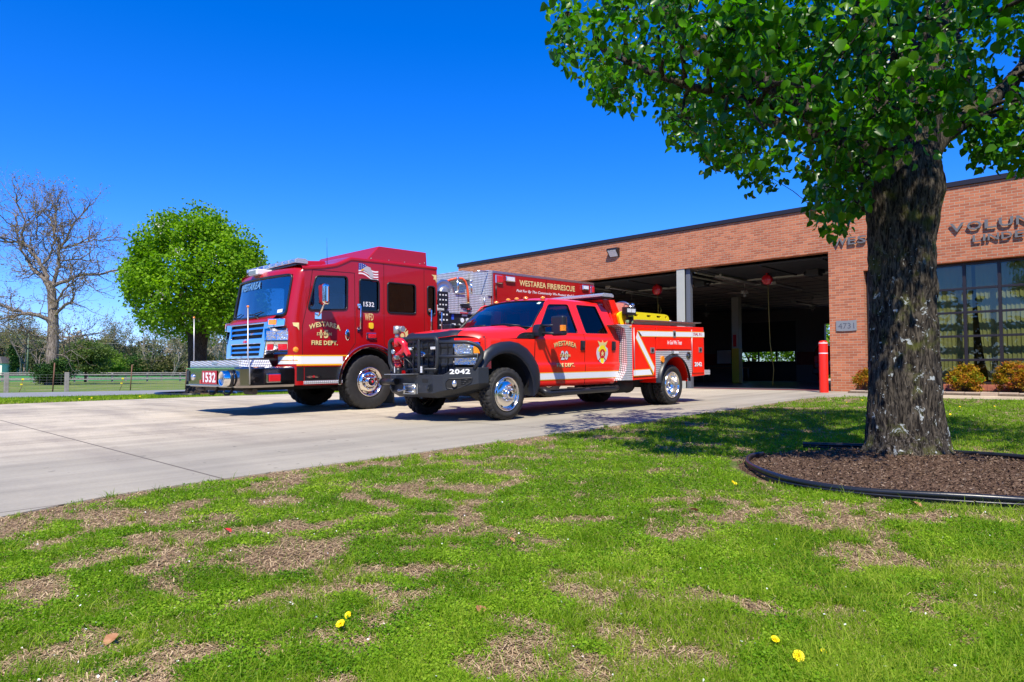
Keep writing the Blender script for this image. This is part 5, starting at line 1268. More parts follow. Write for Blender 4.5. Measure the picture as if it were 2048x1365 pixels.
b = MB(); b.tube([(-.07 + .14 * t, yff(0) - .060, 1.03 + .012 * math.sin(t * 12)) for t in lin(0, 1, 10)], .004, 5); b.build('badge_script', 'white', o)
for x in (.30, -.30):
    b = MB(); b.box((x - .07, yff(x) - .05, 1.10), (x + .07, yff(x) - .012, 1.15)); q = b.build('grille_light', 'chrome', T, bevel=.01)
    b = MB(); b.box((x - .06, yff(x) - .056, 1.107), (x + .06, yff(x) - .0505, 1.143)); b.build('lens', 'lens_clear', q)
for s in (1, -1):
    def hp(x, z, o): return (s * x, interp([(.60, -.66), (.70, -.615), (.80, -.545), (.90, -.455), (.96, -.375), (1.0, -.25)], x) - o, z)
    b = MB(); xe = lambda z: lerp(.955, .998, (z - .84) / .36)
    b.surf(lambda t, z: hp(lerp(.605, xe(z), t), z, .010), lin(0, 1, 10), lin(.84, 1.205, 5)); b.surf(lambda t, o: hp(lerp(.605, xe(1.205), t), 1.205, o), lin(0, 1, 10), [-.02, .010]); b.surf(lambda t, o: hp(lerp(.605, xe(.84), t), .84, o), lin(0, 1, 10), [-.02, .010])
    b.surf(lambda z, o: hp(.605, z, o), [.84, 1.205], [-.02, .01]); h = b.build('headlight', 'chrome', T)
    b = MB(); b.surf(lambda t, z: hp(lerp(.63, .84, t), z, .016), lin(0, 1, 4), [1.03, 1.11, 1.18]); b.surf(lambda t, z: hp(lerp(.63, .90, t), z, .016), lin(0, 1, 4), [.865, .93, 1.0]); b.build('reflector', 'reflector', h)
    b = MB(); b.surf(lambda t, z: hp(lerp(.875, .975, t), z, .018), lin(0, 1, 4), [1.035, 1.15]); b.build('turn_lens', 'lens_amber', h)
for s in (1, -1):
    b = MB(); b.surf(lambda x, z: (s * x, yff(x) - .004, z), lin(.60, .90, 10), [1.205, 1.23, 1.268]); cn = [(.90, yff(.90) - .004), (.955, -.425), (.985, -.385), (.9935, -.33), (.999, -.25)]
    b.surf(lambda i, z: (s * (cn[int(i)][0] + .002), cn[int(i)][1], z), [0, 1, 2, 3, 4], [1.205, 1.235, 1.268]); b.surf(lambda i, z: (s * (cn[int(i)][0] + .002), cn[int(i)][1], z), [1, 2, 3, 4], [.80, 1.0, 1.205]); b.build('fender_front', 'red_pickup', T)
# bumper: heavy folded plate with raised wings
BF = -1.00
b = MB()
half = [(.50, BF), (.62, -.95), (1.06, -.56), (1.10, -.38)]
def outl_b(o=0, k=1): return [(x * k, y + o) for x, y in half]
zt = {0: .715, 1: .725, 2: .82, 3: .82}; 
def barz(x):     # top edge rises to the wings
    return interp([(0, .715), (.66, .715), (.80, .815), (1.2, .82)], abs(x))
def lowz(x): return interp([(0, .44), (.52, .44), (1.05, .58), (1.2, .60)], abs(x))
def bpy_(x): return interp([(0, BF), (.52, BF), (.66, -.925), (1.05, -.56), (1.10, -.40)], abs(x))
xb = sorted(set([-1.10, -1.08, -1.05, -.95, -.80, -.73, -.66, -.52, -.3, 0, .3, .52, .66, .73, .80, .95, 1.05, 1.08, 1.10]))
def skipf(x, z): return False
b.surf(lambda x, t: (x, bpy_(x), lerp(lowz(x), barz(x), t)), xb, [0, .33, .66, 1], smooth=False)
b.surf(lambda x, t: (x, bpy_(x) + lerp(0, .22, t) * (1 if abs(x) < 1.06 else .2), lerp(barz(x), barz(x) + .004, t)), xb, [0, 1], smooth=False)
b.surf(lambda x, t: (x * lerp(1, .93, t), bpy_(x) + lerp(0, .13, t), lerp(lowz(x), lowz(x) - .075, t)), xb, [0, 1], smooth=False)
b.surf(lambda x, t: (x * .93, bpy_(x) + lerp(.13, .5, t), lowz(x) - .075), xb, [0, 1], smooth=False)
bm_ = b.build('front_bumper', 'matte', T, bevel=.006)
def BPn(x, z, o): # point on the slanted near wing
    t = (x - .66) / (1.05 - .66); nx, ny = .683, -.73
    return (x + nx * o, lerp(-.925, -.56, t) + ny * o, z)
text('2042', 'white', bm_, .735, .725, .225, .075, lambda tx, ty, d: BPn(tx, ty, .003 + d), 'numerals', bold=.035)
text('2042', 'white', bm_, .735, .725, .225, .075, lambda tx, ty, d: (lambda p: (-p[0], p[1], p[2]))(BPn(1.69 - tx - .0, ty, .003 + d)), 'numerals', bold=.035)
pock = rpoly([(.70, .52), (.78, .50), (.86, .53), (.97, .60), (.985, .665), (.72, .655), (.69, .60)], .02)
b = MB(); b.prism(pock, 'x', .002, .006, fn=lambda d, p: BPn(p[0], p[1], d)); q = b.build('light_pocket', 'void', bm_)
b = MB(); b.tube([BPn(p[0], p[1], .008) for p in pock], .007, 6, closed=True); b.build('pocket_rim', 'black', q)
c = BPn(.79, .585, .03); 
b = MB(); b.ball(c, .052, 16, 10, (.8, .8, 1)); fo = b.build('fog_light', 'reflector', q)
b = MB()
for k in range(3): b.tube([BPn(.86, .64 - k * .03, .010), BPn(.97 - k * .03, .645 - k * .03, .010)], .006, 5)
b.build('vent_slot', 'black', q)
for x0, x1 in ((.27, .40), (-.40, -.27)):
    b = MB(); b.prism(rrect(x0, .60, x1, .655, .012), 'y', BF - .004, BF - .002); b.build('slot', 'void', bm_)
for x in (.46, -.46):
    b = MB(); o_ = rpoly([(BF - .07, .50), (BF - .06, .56), (BF, .58), (BF, .46), (BF - .05, .465)], .02); b.prism(o_, 'x', x - .012, x + .012); b.lathe([(.018, -.013), (.018, .013), (0, .0131)], (x, BF - .04, .512), seg=14); b.build('tow_eye', 'matte', bm_)
b = MB(); b.box((-.16, BF - .008, .42), (.16, BF - .0005, .58)); fl_ = b.build('fairlead', 'steel', bm_, bevel=.004)
b = MB()
for x in (-.125, .125): b.cyl((x, BF - .035, .425), (x, BF - .035, .575), .020)
for z in (.455, .545): b.cyl((-.11, BF - .03, z), (.11, BF - .03, z), .016)
b.box((-.15, BF - .05, .42), (.15, BF - .01, .43)); b.box((-.15, BF - .05, .572), (.15, BF - .01, .582)); b.build('roller', 'alu', fl_)
b = MB(); b.tube([(-.06, BF - .02, .50), (-.07, BF - .07, .49), (-.12, BF - .10, .475), (-.19, BF - .10, .465), (-.23, BF - .09, .47), (-.22, BF - .085, .485), (-.17, BF - .09, .482)], .013, 8); b.build('winch_hook', 'steel', fl_)
# guard hoops
GYd = -1.05
def hoopp(h): return h
def bar(pts, r=.033): 
    b = MB(); P = [Vector(p) for p in pts]; out = [P[0]]
    for i in range(1, len(P) - 1):
        a = P[i - 1] - P[i]; c = P[i + 1] - P[i]; k = min(.09, a.length * .45, c.length * .45); A = P[i] + a.normalized() * k; C = P[i] + c.normalized() * k
        for t in lin(0, 1, 6): out.append(A * (1 - t) ** 2 + P[i] * 2 * t * (1 - t) + C * t * t)
    out.append(P[-1]); b.tube(out, r, 10); return b
b = bar([(.50, -.93, .72), (.60, -.97, .90), (.60, -.97, 1.265), (.45, -.97, 1.275), (-.45, -.97, 1.275), (-.60, -.97, 1.265), (-.60, -.97, .90), (-.50, -.93, .72)]); gg = b.build('grille_guard', 'matte', T)
for x in (.18, -.18): bar([(x + .0 * 1, -.93, .72), (x - .02 * (1 if x > 0 else -1), -.975, .80), (x - .02, -.975, 1.20), (x - .0, -.97, 1.275)], .028).build('guard_upright', 'matte', gg)
for s in (1, -1):
    bar([(s * .60, -.965, 1.20), (s * .98, -.68, 1.20), (s * 1.085, -.56, 1.13), (s * 1.085, -.50, 1.0), (s * 1.0, -.60, .80)], .030).build('guard_wing', 'matte', gg)
    bar([(s * .61, -.96, .985), (s * 1.07, -.60, .99)], .026).build('guard_bar', 'matte', gg)
b = MB(); b.cyl((-.58, -.97, .80), (.58, -.97, .80), .018); b.build('guard_bar', 'matte', gg)
# monitor nozzle on the bumper
b = MB(); b.cyl((-.40 + .02, -1.02, .725), (-.38, -1.02, .735), .10) if False else None
mz = -1.06; mx_ = -.02
MXX, MYY = -.12, -1.16
b = MB(); b.box((MXX - .20, MYY - .12, .722), (MXX + .26, -.88, .732)); mp = b.build('monitor_plate', 'steel', T)
b = MB(); b.cyl((MXX, MYY, .733), (MXX, MYY, .83), .05); b.build('monitor_base', 'black', mp)
b = MB(); b.cyl((MXX, MYY, .83), (MXX, MYY, .91), .055); b.cyl((MXX, MYY, .905), (MXX, MYY, .93), .065)
b.tube([(MXX, MYY, .93), (MXX, MYY, .99), (MXX - .005, MYY + .0, 1.03)], [.055, .06, .05], 14); b.ball((MXX - .02, MYY, .985), .07); b.cyl((MXX - .12, MYY, .965), (MXX - .02, MYY, .965), .028)
b.tube([(MXX, MYY, 1.03), (MXX + .06, MYY + .02, 1.05), (MXX + .13, MYY + .03, 1.11), (MXX + .13, MYY + .03, 1.18), (MXX + .07, MYY + .01, 1.235), (MXX, MYY, 1.25), (MXX - .03, MYY, 1.22)], [.045, .05, .052, .052, .05, .045, .04], 14)
b.cyl((MXX - .02, MYY, 1.15), (MXX - .02, MYY, 1.28), .052); b.hexa([(MXX + .10, MYY - .01, 1.12), (MXX + .14, MYY - .01, 1.20), (MXX + .14, MYY + .05, 1.20), (MXX + .10, MYY + .05, 1.12), (MXX + .23, MYY - .01, 1.0), (MXX + .26, MYY - .01, 1.03), (MXX + .26, MYY + .05, 1.03), (MXX + .23, MYY + .05, 1.0)])
mo = b.build('water_monitor', 'redcast', T)
b = MB(); b.cyl((MXX - .02, MYY, 1.28), (MXX - .02, MYY, 1.36), .035); b.cyl((MXX - .02, MYY, 1.355), (MXX - .02, MYY, 1.47), .058); b.cyl((MXX + .03, MYY, 1.42), (MXX + .12, MYY, 1.42), .03); b.cyl((MXX + .10, MYY, 1.42), (MXX + .13, MYY, 1.42), .045); b.build('nozzle', 'steel', mo)
b = MB(); b.cyl((MXX - .02, MYY - .06, 1.075), (MXX - .02, MYY - .09, 1.075), .035); b.cyl((MXX + .0, MYY - .055, .99), (MXX + .09, MYY - .08, .985), .033); b.build('position_dial', 'alu', mo)
b = MB(); b.tube([(MXX + .1, MYY - .03, .98), (MXX + .2, MYY, .96), (MXX + .27, MYY + .05, .88), (MXX + .30, MYY + .1, .76)], .010, 6); b.tube([(MXX + .08, MYY - .04, 1.0), (MXX + .15, MYY - .06, .93), (MXX + .18, MYY - .05, .88)], .008, 6); b.box((MXX + .02, MYY, 1.02), (MXX + .14, MYY + .06, 1.09)); b.build('cable', 'black', mo)
b = MB(); b.cyl((-.72, -1.03, .60), (-.32, -1.05, .61), .05); b.cyl((-.74, -1.03, .60), (-.72, -1.03, .60), .06); b.build('winch_motor', 'black', bm_)
for x in (.10 + .15, -.42):
    b = MB(); b.box((x - .05, -1.0, .733), (x + .05, -.92, .86)); q = b.build('bumper_light', 'black', bm_, bevel=.008)
    b = MB(); b.box((x - .022, -1.005, .75), (x + .022, -1.0005, .845)); b.build('lens', 'lens_clear', q)
# flares and wheels
fo_ = [(-.50, .80), (-.485, .93), (-.40, 1.07), (-.25, 1.165), (-.05, 1.215), (.15, 1.23), (.35, 1.205), (.55, 1.12), (.70, 1.0), (.80, .86), (.855, .70), (.87, .55), (.85, .42), (.74, .37)]
fi_ = [(.03 + .60 * math.cos(R_(a)), .43 + .60 * math.sin(R_(a))) for a in (142, 130, 118, 106, 94, 82, 70, 56, 42, 30, 18, 8, -2, -8)]
for s in (1, -1):
    b = MB()
    def flr(i, t):
        o, q = fo_[int(i)], fi_[int(i)]
        bul = interp([(0, 0), (.10, .035), (.30, .070), (.7, .088), (.92, .085), (1, .06)], t)
        y = lerp(o[0], q[0], t); z = lerp(o[1], q[1], t); base = fx(max(y, -.45), min(max(z, .5), 1.25)) - (.02 if t == 0 else 0)
        return (s * (base + bul), y, z)
    b.surf(flr, list(range(14)), [0, .06, .12, .22, .35, .5, .7, .85, .93, 1.0]); 
    b.surf(lambda i, t: (s * (1.06 - .12 * t), fi_[int(i)][0], fi_[int(i)][1]), list(range(14)), [0, 1]); b.build('fender_flare', 'flare', T)
    b = MB(); b.surf(lambda i, t: (s * (.99 - .5 * t), fi_[int(i)][0] * 1.0, fi_[int(i)][1] + .01), list(range(14)), [0, 1]); b.surf(lambda a, t: (s * .45, a, t), [-.7, .8], [.4, 1.05]); b.build('wheel_liner', 'void', T)
    b = MB(); b.box((s * .80, .66, .36), (s * 1.03, .69, .70)); b.build('mud_flap', 'under', T)
wheel(T, 1.065, .03, .405, .405, .245, .268, 'steer', lug=46); wheel(T, -1.065, .03, .405, .405, .245, .268, 'steer', side=-1, lug=46)
wheel(T, 1.13, 4.72, .405, .405, .24, .268, 'dual', lug=46); wheel(T, -1.13, 4.72, .405, .405, .24, .268, 'dual', side=-1, lug=46)
for s in (1, -1):
    o = tyre_mb(.405, .24, .26, 40, .012).build('inner_tyre', 'rubber', T); o.location = (s * .84, 4.72, .405)
    if s < 0: o.rotation_euler = (0, 0, math.pi)
b = MB(); b.cyl((-.9, .03, .40), (.9, .03, .40), .055); b.ball((-.25, .03, .38), .13); b.cyl((-.9, 4.72, .405), (.9, 4.72, .405), .07); b.ball((0, 4.72, .40), .19); b.box((.35, -.75, .46), (.47, 6.0, .60)); b.box((-.47, -.75, .46), (-.35, 6.0, .60)); b.box((-.3, .4, .42), (.3, 1.5, .6)); b.cyl((-.6, -.55, .40), (.6, -.55, .42), .03); b.cyl((.7, -.15, .36), (.5, -.15, .42), .09)
b.build('chassis', 'under', T)
b = MB(); b.cyl((.75, 2.95, .44), (.75, 3.65, .44), .16); b.box((.45, 3.7, .40), (.75, 4.1, .52)); b.box((-.9, .8, .50), (.9, 4.0, .58)); b.box((-.95, 4.1, .6), (.95, 6.0, .66)); b.build('fuel_tank', 'void', T)
# running board
b = MB(); b.tube([(.98, .90, .44), (1.06, .95, .385), (1.07, 1.1, .38), (1.07, 2.8, .385), (1.04, 2.93, .40)], .052, 12); st_ = b.build('running_board', 'black', T)
b = MB(); b.box((1.02, 1.0, .425), (1.12, 1.9, .440)); b.box((1.02, 2.05, .425), (1.12, 2.8, .440)); b.build('step_pad', 'matte', st_)
b = MB()
for y in (1.1, 1.9, 2.7): b.box((.7, y, .38), (1.02, y + .05, .44))
b.build('bracket', 'under', st_)
b = MB(); b.tube([(-1.0, .90, .44), (-1.07, 1.1, .38), (-1.07, 2.8, .385), (-1.04, 2.93, .40)], .052, 10); b.build('running_board', 'black', T)
# mirrors
for s in (1, -1):
    b = MB(); b.prism(rpoly([(.72, 1.30), (.88, 1.305), (.90, 1.46), (.84, 1.515), (.76, 1.50), (.72, 1.42)], .03), 'x', s * .96, s * 1.10); mi = b.build('mirror', 'flare', T, bevel=.03, seg=4)
    b = MB(); b.cyl((s * 1.08, .82, 1.475), (s * 1.36, .90, 1.485), .020); b.cyl((s * 1.08, .82, 1.36), (s * 1.36, .90, 1.345), .024); b.build('mirror_arm', 'matte', mi)
    b = MB(); b.box((s * 1.24, .86, 1.31), (s * 1.50, .98, 1.63)); b.build('mirror_head', 'flare', mi, bevel=.035, seg=4)
    b = MB(); b.box((s * 1.27, .981, 1.33), (s * 1.48, .984, 1.61)); b.build('mirror_glass', 'chrome', mi)
    b = MB(); b.box((s * 1.44, .853, 1.38), (s * 1.506, .93, 1.475)); b.build('turn_lens', 'lens_amber', mi, bevel=.006)
# stripe, lettering, crest
def pband(y0_, y1_, z0, z1, m, name, sl_=.0):
    b = MB(); n = 12; b.surf(lambda y, t: (fx(y, lerp(z0, z1, t)) + .003, min(y, interp([(.5, 2.93), (.6, 3.02), (.75, 3.06)], lerp(z0, z1, t))), lerp(z0, z1, t)), lin(y0_, y1_, n), lin(0, 1, 5), smooth=True); return b.build(name, m, T)
pband(.80, 3.05, .600, .702, 'white', 'stripe'); pband(.80, 3.05, .703, .716, 'amberline', 'pinstripe'); pband(.80, 3.05, .586, .599, 'amberline', 'pinstripe')
strip([(.741, .49), (.741, 1.27)], .011, 'seam', 'door_seam', T, place=lambda a, c, d: (fx(a, c) + .0035 + d, a, c))
strip([(2.051, .49), (2.051, 1.37)], .011, 'seam', 'door_seam', T, place=lambda a, c, d: (fx(a, c) + .0035 + d, a, c))
P1 = CP(1)
gold('WESTAREA', 1.20, 1.12, .60, .085, arch=.045, parent=T, pl=P1, bold=.02, m='gold')
text('20', 'black_ink', T, 1.40, .915, .20, .17, P1, 'lettering_shadow', bold=.07); text('20', mat('silver leaf numerals', (.66, .68, .72), .4, .2), T, 1.40, .918, .19, .165, lambda a, c, d: P1(a, c, d + .0012), 'numerals', bold=.04) if False else None
M_['silver'] = mat('silver leaf numerals', (.66, .68, .72), .4, .2)
text('20', 'silver', T, 1.40, .92, .19, .16, lambda a, c, d: P1(a, c, d + .0012), 'numerals', bold=.035)
gold('STATION', 1.37, .97, .27, .052, parent=T, pl=lambda a, c, d: P1(a, c, d + .003), bold=.01)
gold('FIRE DEPT.', 1.28, .80, .47, .068, parent=T, pl=P1, bold=.02)
# crest on the rear door
cy, cz = 2.55, 1.03
sh = [(cy - .16, cz + .10), (cy - .09, cz + .13), (cy - .10, cz + .17), (cy, cz + .19), (cy + .10, cz + .17), (cy + .09, cz + .13), (cy + .16, cz + .10), (cy + .175, cz), (cy + .13, cz - .11), (cy + .06, cz - .15), (cy, cz - .19), (cy - .06, cz - .15), (cy - .13, cz - .11), (cy - .175, cz)]
decal(rpoly(sh, .03), P1, 'silver', T, 'crest_shield')
decal([(cy - .10, cz + .15), (cy - .15, cz + .235), (cy - .06, cz + .20), (cy - .015, cz + .21), (cy, cz + .25), (cy + .015, cz + .21), (cy + .06, cz + .20), (cy + .15, cz + .235), (cy + .10, cz + .15)], lambda a, c, d: P1(a, c, d + .002), 'gold', T, 'crest_bird')
decal(rpoly([(cy - .13, cz + .05), (cy - .06, cz + .15), (cy + .06, cz + .15), (cy + .13, cz + .05), (cy + .06, cz + .02), (cy - .06, cz + .02)], .02), lambda a, c, d: P1(a, c, d + .002), 'yellow', T, 'crest_arch')
decal(rpoly([(cy - .05, cz - .08), (cy + .05, cz - .08), (cy + .035, cz - .17), (cy - .035, cz - .17)], .01), lambda a, c, d: P1(a, c, d + .002), 'yellow', T, 'crest_foot')
decal(arc(cy, cz + .0, .085, 0, 345, 22), lambda a, c, d: P1(a, c, d + .004), 'lens_red', T, 'crest_disc')
decal([(cy + (.055 if k % 2 == 0 else .024) * math.cos(R_(90 + 36 * k)), cz + (.055 if k % 2 == 0 else .024) * math.sin(R_(90 + 36 * k))) for k in range(10)], lambda a, c, d: P1(a, c, d + .007), 'gold', T, 'crest_star')
for s in (-1, 1): decal([(cy + s * .05, cz - .06), (cy + s * .13, cz - .13), (cy + s * .12, cz - .14), (cy + s * .04, cz - .075)], lambda a, c, d: P1(a, c, d + .004), 'lens_red', T, 'crest_bar')
# --- service body
BX = 1.14
so_ = [(3.29, .53), (4.08, .55), (4.115, .55)] + arc(4.72, .42, .60, 170, 10, 20) + [(5.46, .55), (6.00, .57), (6.00, 1.60), (3.29, 1.575)]
b = MB()
for s in (1, -1): b.prism(so_, 'x', s * .62, s * BX)
b.box((-.619, 3.29, .95), (.619, 5.99, 1.0)); b.box((-.619, 5.95, .60), (.619, 5.98, 1.1)); b.box((-.619, 3.29, 1.001), (.619, 3.33, 1.5))
sb = b.build('service_body', 'red_pickup', T, bevel=.006)
for s in (1, -1): b = MB(); b.prism([(2.80, 1.565), (3.289, 1.575), (3.289, .53), (2.92, .535), (3.09, .70), (3.125, .85), (3.115, 1.3), (3.06, 1.50)], 'x', s * .90, s * BX); b.build('tread_corner', 'tread', sb)
SBn = lambda tx, ty, d: (BX + d, tx, ty)
def ff(pts, m, name, lift=.002, d=.002, par=sb): 
    b = MB(); b.prism(pts, 'x', lift, lift + d, fn=lambda dd, p: (BX + dd, p[0], p[1])); return b.build(name, m, par)
# compartment doors as slightly raised panels
for nm, pts, hd in (('compartment_door', [(3.36, .60), (4.06, .60), (4.06, 1.535), (3.36, 1.53)], [(3.88, 1.04, 4.02, 1.15)]), ('compartment_door', [(4.11, 1.12), (5.42, 1.12), (5.42, 1.55), (4.11, 1.54)], [(4.72, 1.36, 4.82, 1.50)]), ('compartment_door', [(5.49, .62), (5.96, .625), (5.96, 1.56), (5.49, 1.555)], [(5.74, 1.06, 5.88, 1.17)])):
    b = MB(); b.prism(pts, 'x', BX + .0005, BX + .016); d = b.build(nm, 'red_pickup', sb, bevel=.004)
    for y0_, z0, y1_, z1 in hd:
        b = MB(); b.prism(rrect(y0_, z0, y1_, z1, .008), 'x', BX + .0165, BX + .024); h = b.build('latch', 'steel', d)
        b = MB(); b.prism(arc((y0_ + y1_) / 2, (z0 + z1) / 2, .035, 0, 345, 14), 'x', BX + .0245, BX + .030); b.build('paddle', 'black', h)
    strip([pts[0], pts[1], pts[2], pts[3], pts[0]], .010, 'seam', 'door_gap', d, place=lambda a, c, dd: (BX + .0012 + dd, a, c))
b = MB(); b.cyl((BX + .012, 3.345, .62), (BX + .012, 3.345, 1.52), .009, 8); b.cyl((BX + .012, 5.475, .64), (BX + .012, 5.475, 1.54), .009, 8); b.build('hinge', 'steel', sb)
pl_ = [(4.085, .555), (4.13, .555)] + arc(4.72, .42, .605, 168, 12, 20) + [(5.455, .56), (5.455, 1.095), (4.085, 1.085)]
ff(pl_, 'tread', 'tread_panel', .001, .006)
b = MB(); o_ = arc(4.72, .42, .61, 172, 8, 22); b.surf(lambda i, t: (BX - .01 + .09 * math.sin(min(1, t * 1.3) * math.pi / 2), 4.72 + (.62 - .07 * t) * math.cos(R_(lerp(176, 4, i / 21))), .42 + (.60 - .055 * t) * math.sin(R_(lerp(176, 4, i / 21)))), list(range(22)), lin(0, 1, 7)); b.build('rear_fender_flare', 'black', sb)
for s in (1, -1):
    b = MB(); b.surf(lambda i, t: (s * lerp(BX - .015, .60, t), 4.72 + .59 * math.cos(R_(lerp(176, 4, i / 21))), .42 + .59 * math.sin(R_(lerp(176, 4, i / 21)))), list(range(22)), [0, 1]); b.build('wheel_liner', 'red_pickup' if s > 0 else 'void', sb)
WO = .0175
def stp(pts, m, name, lift=WO): return ff(pts, m, name, lift, .0015)
stp([(3.56, 1.365), (5.99, 1.395), (5.99, 1.49), (3.46, 1.455)], 'white', 'stripe'); stp([(3.44, 1.456), (5.99, 1.491), (5.99, 1.503), (3.43, 1.468)], 'amberline', 'pinstripe'); stp([(3.575, 1.353), (5.99, 1.383), (5.99, 1.394), (3.565, 1.364)], 'amberline', 'pinstripe')
stp([(3.40, 1.33), (3.45, 1.44), (4.015, .76), (3.99, .66)], 'white', 'stripe'); stp([(3.385, 1.32), (3.399, 1.33), (3.989, .66), (3.975, .62)], 'amberline', 'pinstripe'); stp([(3.451, 1.441), (3.465, 1.452), (4.035, .77), (4.016, .761)], 'amberline', 'pinstripe')
stp([(3.30, .615), (3.93, .625), (3.86, .725), (3.30, .715)], 'white', 'stripe'); stp([(3.30, .716), (3.87, .726), (3.865, .738), (3.30, .728)], 'amberline', 'pinstripe'); stp([(3.30, .602), (3.96, .612), (3.955, .624), (3.30, .614)], 'amberline', 'pinstripe')
stp([(3.46, 1.45), (3.50, 1.45), (3.60, 1.367), (3.555, 1.367)], 'black_ink', 'stripe_fade', WO + .002); stp([(3.86, .72), (3.89, .72), (3.955, .63), (3.93, .63)], 'black_ink', 'stripe_fade', WO + .002)
SW = lambda tx, ty, d: (BX + .0195 + d, tx, ty)
text('DIAL 911', 'red_ink', sb, 5.53, 1.415, .36, .062, SW, 'lettering', bold=.02)
text('In God We Trust', 'white', sb, 4.50, 1.215, .56, .085, lambda a, c, d: (BX + .017 + d, a, c), 'motto', bold=.01, shear=.35)
text('2042', 'black_ink', sb, 5.552, .752, .31, .10, lambda a, c, d: (BX + .0165 + d, a, c), 'lettering_shadow', bold=.06)
text('2042', 'white', sb, 5.56, .76, .30, .095, lambda a, c, d: (BX + .018 + d, a, c), 'numerals', bold=.035)
b = MB(); b.prism(rrect(4.25, .855, 4.35, .985, .04), 'x', BX + .008, BX + .04); b.build('marker_light', 'lens_amber', sb, bevel=.01)
b = MB(); b.box((BX + .008, 4.66, 1.025), (BX + .05, 4.90, 1.095)); q = b.build('scene_light', 'chrome', sb, bevel=.012)
b = MB(); b.box((BX + .0505, 4.69, 1.035), (BX + .056, 4.87, 1.085)); b.build('lens', 'lens_clear', q)
b = MB(); b.lathe([(.085, .008), (.085, .018), (.06, .02), (.05, .009)], (BX, 5.32, .99), seg=28); b.lathe([(0, .0095), (.05, .0095)], (BX, 5.32, .99), seg=20); q = b.build('fuel_filler', 'black', sb); q.scale = (1, 1, 1)
b = MB(); b.lathe([(.082, .0185), (.074, .022), (.064, .0205)], (BX, 5.32, .99), seg=28); b.cyl((BX + .01, 5.32, .99), (BX + .03, 5.32, .99), .028); b.build('filler_cap', 'chrome', q)
b = MB(); b.box((.2, 6.02, .58), (1.14, 6.25, .68)); b.box((-1.14, 6.02, .58), (-.2, 6.25, .68)); b.build('rear_step', 'tread', sb)
b = MB(); b.ball((BX + .012, 3.24, 1.53), .02); b.build('marker_lamp', 'lens_amber', sb)
# top channel
b = MB(); b.prism([(3.60, 1.60), (5.90, 1.625), (5.90, 1.69), (3.52, 1.665)], 'x', .98, 1.0); b.prism([(3.50, 1.666), (6.0, 1.694), (6.0, 1.71), (3.50, 1.682)], 'x', .70, 1.09); b.prism([(3.52, 1.60), (3.60, 1.60), (3.60, 1.665), (3.52, 1.665)], 'x', .72, .9799); b.build('roof_rail', 'alu', sb, bevel=.003)
b = MB(); b.cyl((.8, 5.2, 1.71), (.8, 5.2, 1.74), .04); b.cyl((.9, 5.55, 1.71), (.9, 5.55, 1.73), .03); b.build('latch_knob', 'steel', sb)
# headache rack with punched sides
def rackhole():
    hs_ = []
    for i in range(11):
        t = (i + .5) / 11
        for j in range(2):
            y = lerp(3.24 + .0, 2.92, t) + .05 * j * 1.0; z = lerp(1.63, 2.0, t) + (.015 if j else 0); r = .012
            hs_.append([(y + r * math.cos(a), z + r * math.sin(a)) for a in (0, 1.05, 2.1, 3.14, 4.2, 5.25)])
    return hs_
for s in (1, -1):
    b = MB(); b.prism([(3.12, 1.58), (3.50, 1.585), (3.18, 2.055), (2.80, 2.04), (2.82, 1.99)], 'x', s * .80, s * .83, holes=rackhole()); b.build('headache_rack', 'red_pickup', T)
b = MB(); b.box((-.80, 2.80, 2.0), (.80, 3.17, 2.045)); b.box((-.799, 3.06, 1.6), (.799, 3.09, 1.66)); b.build('rack_top', 'red_pickup', T, bevel=.006)
b = MB(); b.box((-.95, 2.62, 2.055), (.95, 2.94, 2.08)); lb2 = b.build('light_bar', 'black', T)
for x in lin(-.95, .76, 8):
    b = MB(); b.prism([(2.60, 2.0805), (2.96, 2.0805), (2.96, 2.12), (2.90, 2.145), (2.66, 2.145), (2.60, 2.12)], 'x', x + .003, x + .24 if x < .7 else .98); b.build('lens', 'bar_lens', lb2, bevel=.006)
# hose reel in the bed
b = MB(); b.lathe([(.29, 0), (.31, .012), (.29, .024), (.24, .012), (0, .012)], (.42, 3.98, 1.80), axis='y', seg=40); b.lathe([(.31, 0), (.0, .012)], (.42, 3.42, 1.80), axis='y', seg=40); rl2 = b.build('hose_reel', 'alu', T)
b = MB()
for k in range(11): a = 3.46 + k * .048; b.lathe([(.235, -.023), (.268 + .006 * math.sin(k * 5), 0), (.235, .023)], (.42, a, 1.80), axis='y', seg=36)
b.build('wound_hose', 'hose', rl2)
b = MB(); b.box((-.9, 4.2, 1.0), (.5, 5.6, 1.5)); b.build('water_tank', 'black', T, bevel=.03)
b = MB(); b.box((.55, 3.62, 1.58), (.60, 3.70, 1.68)); b.box((.9, 3.50, 1.60), (1.0, 3.56, 1.74)); b.build('bracket', 'black', T)
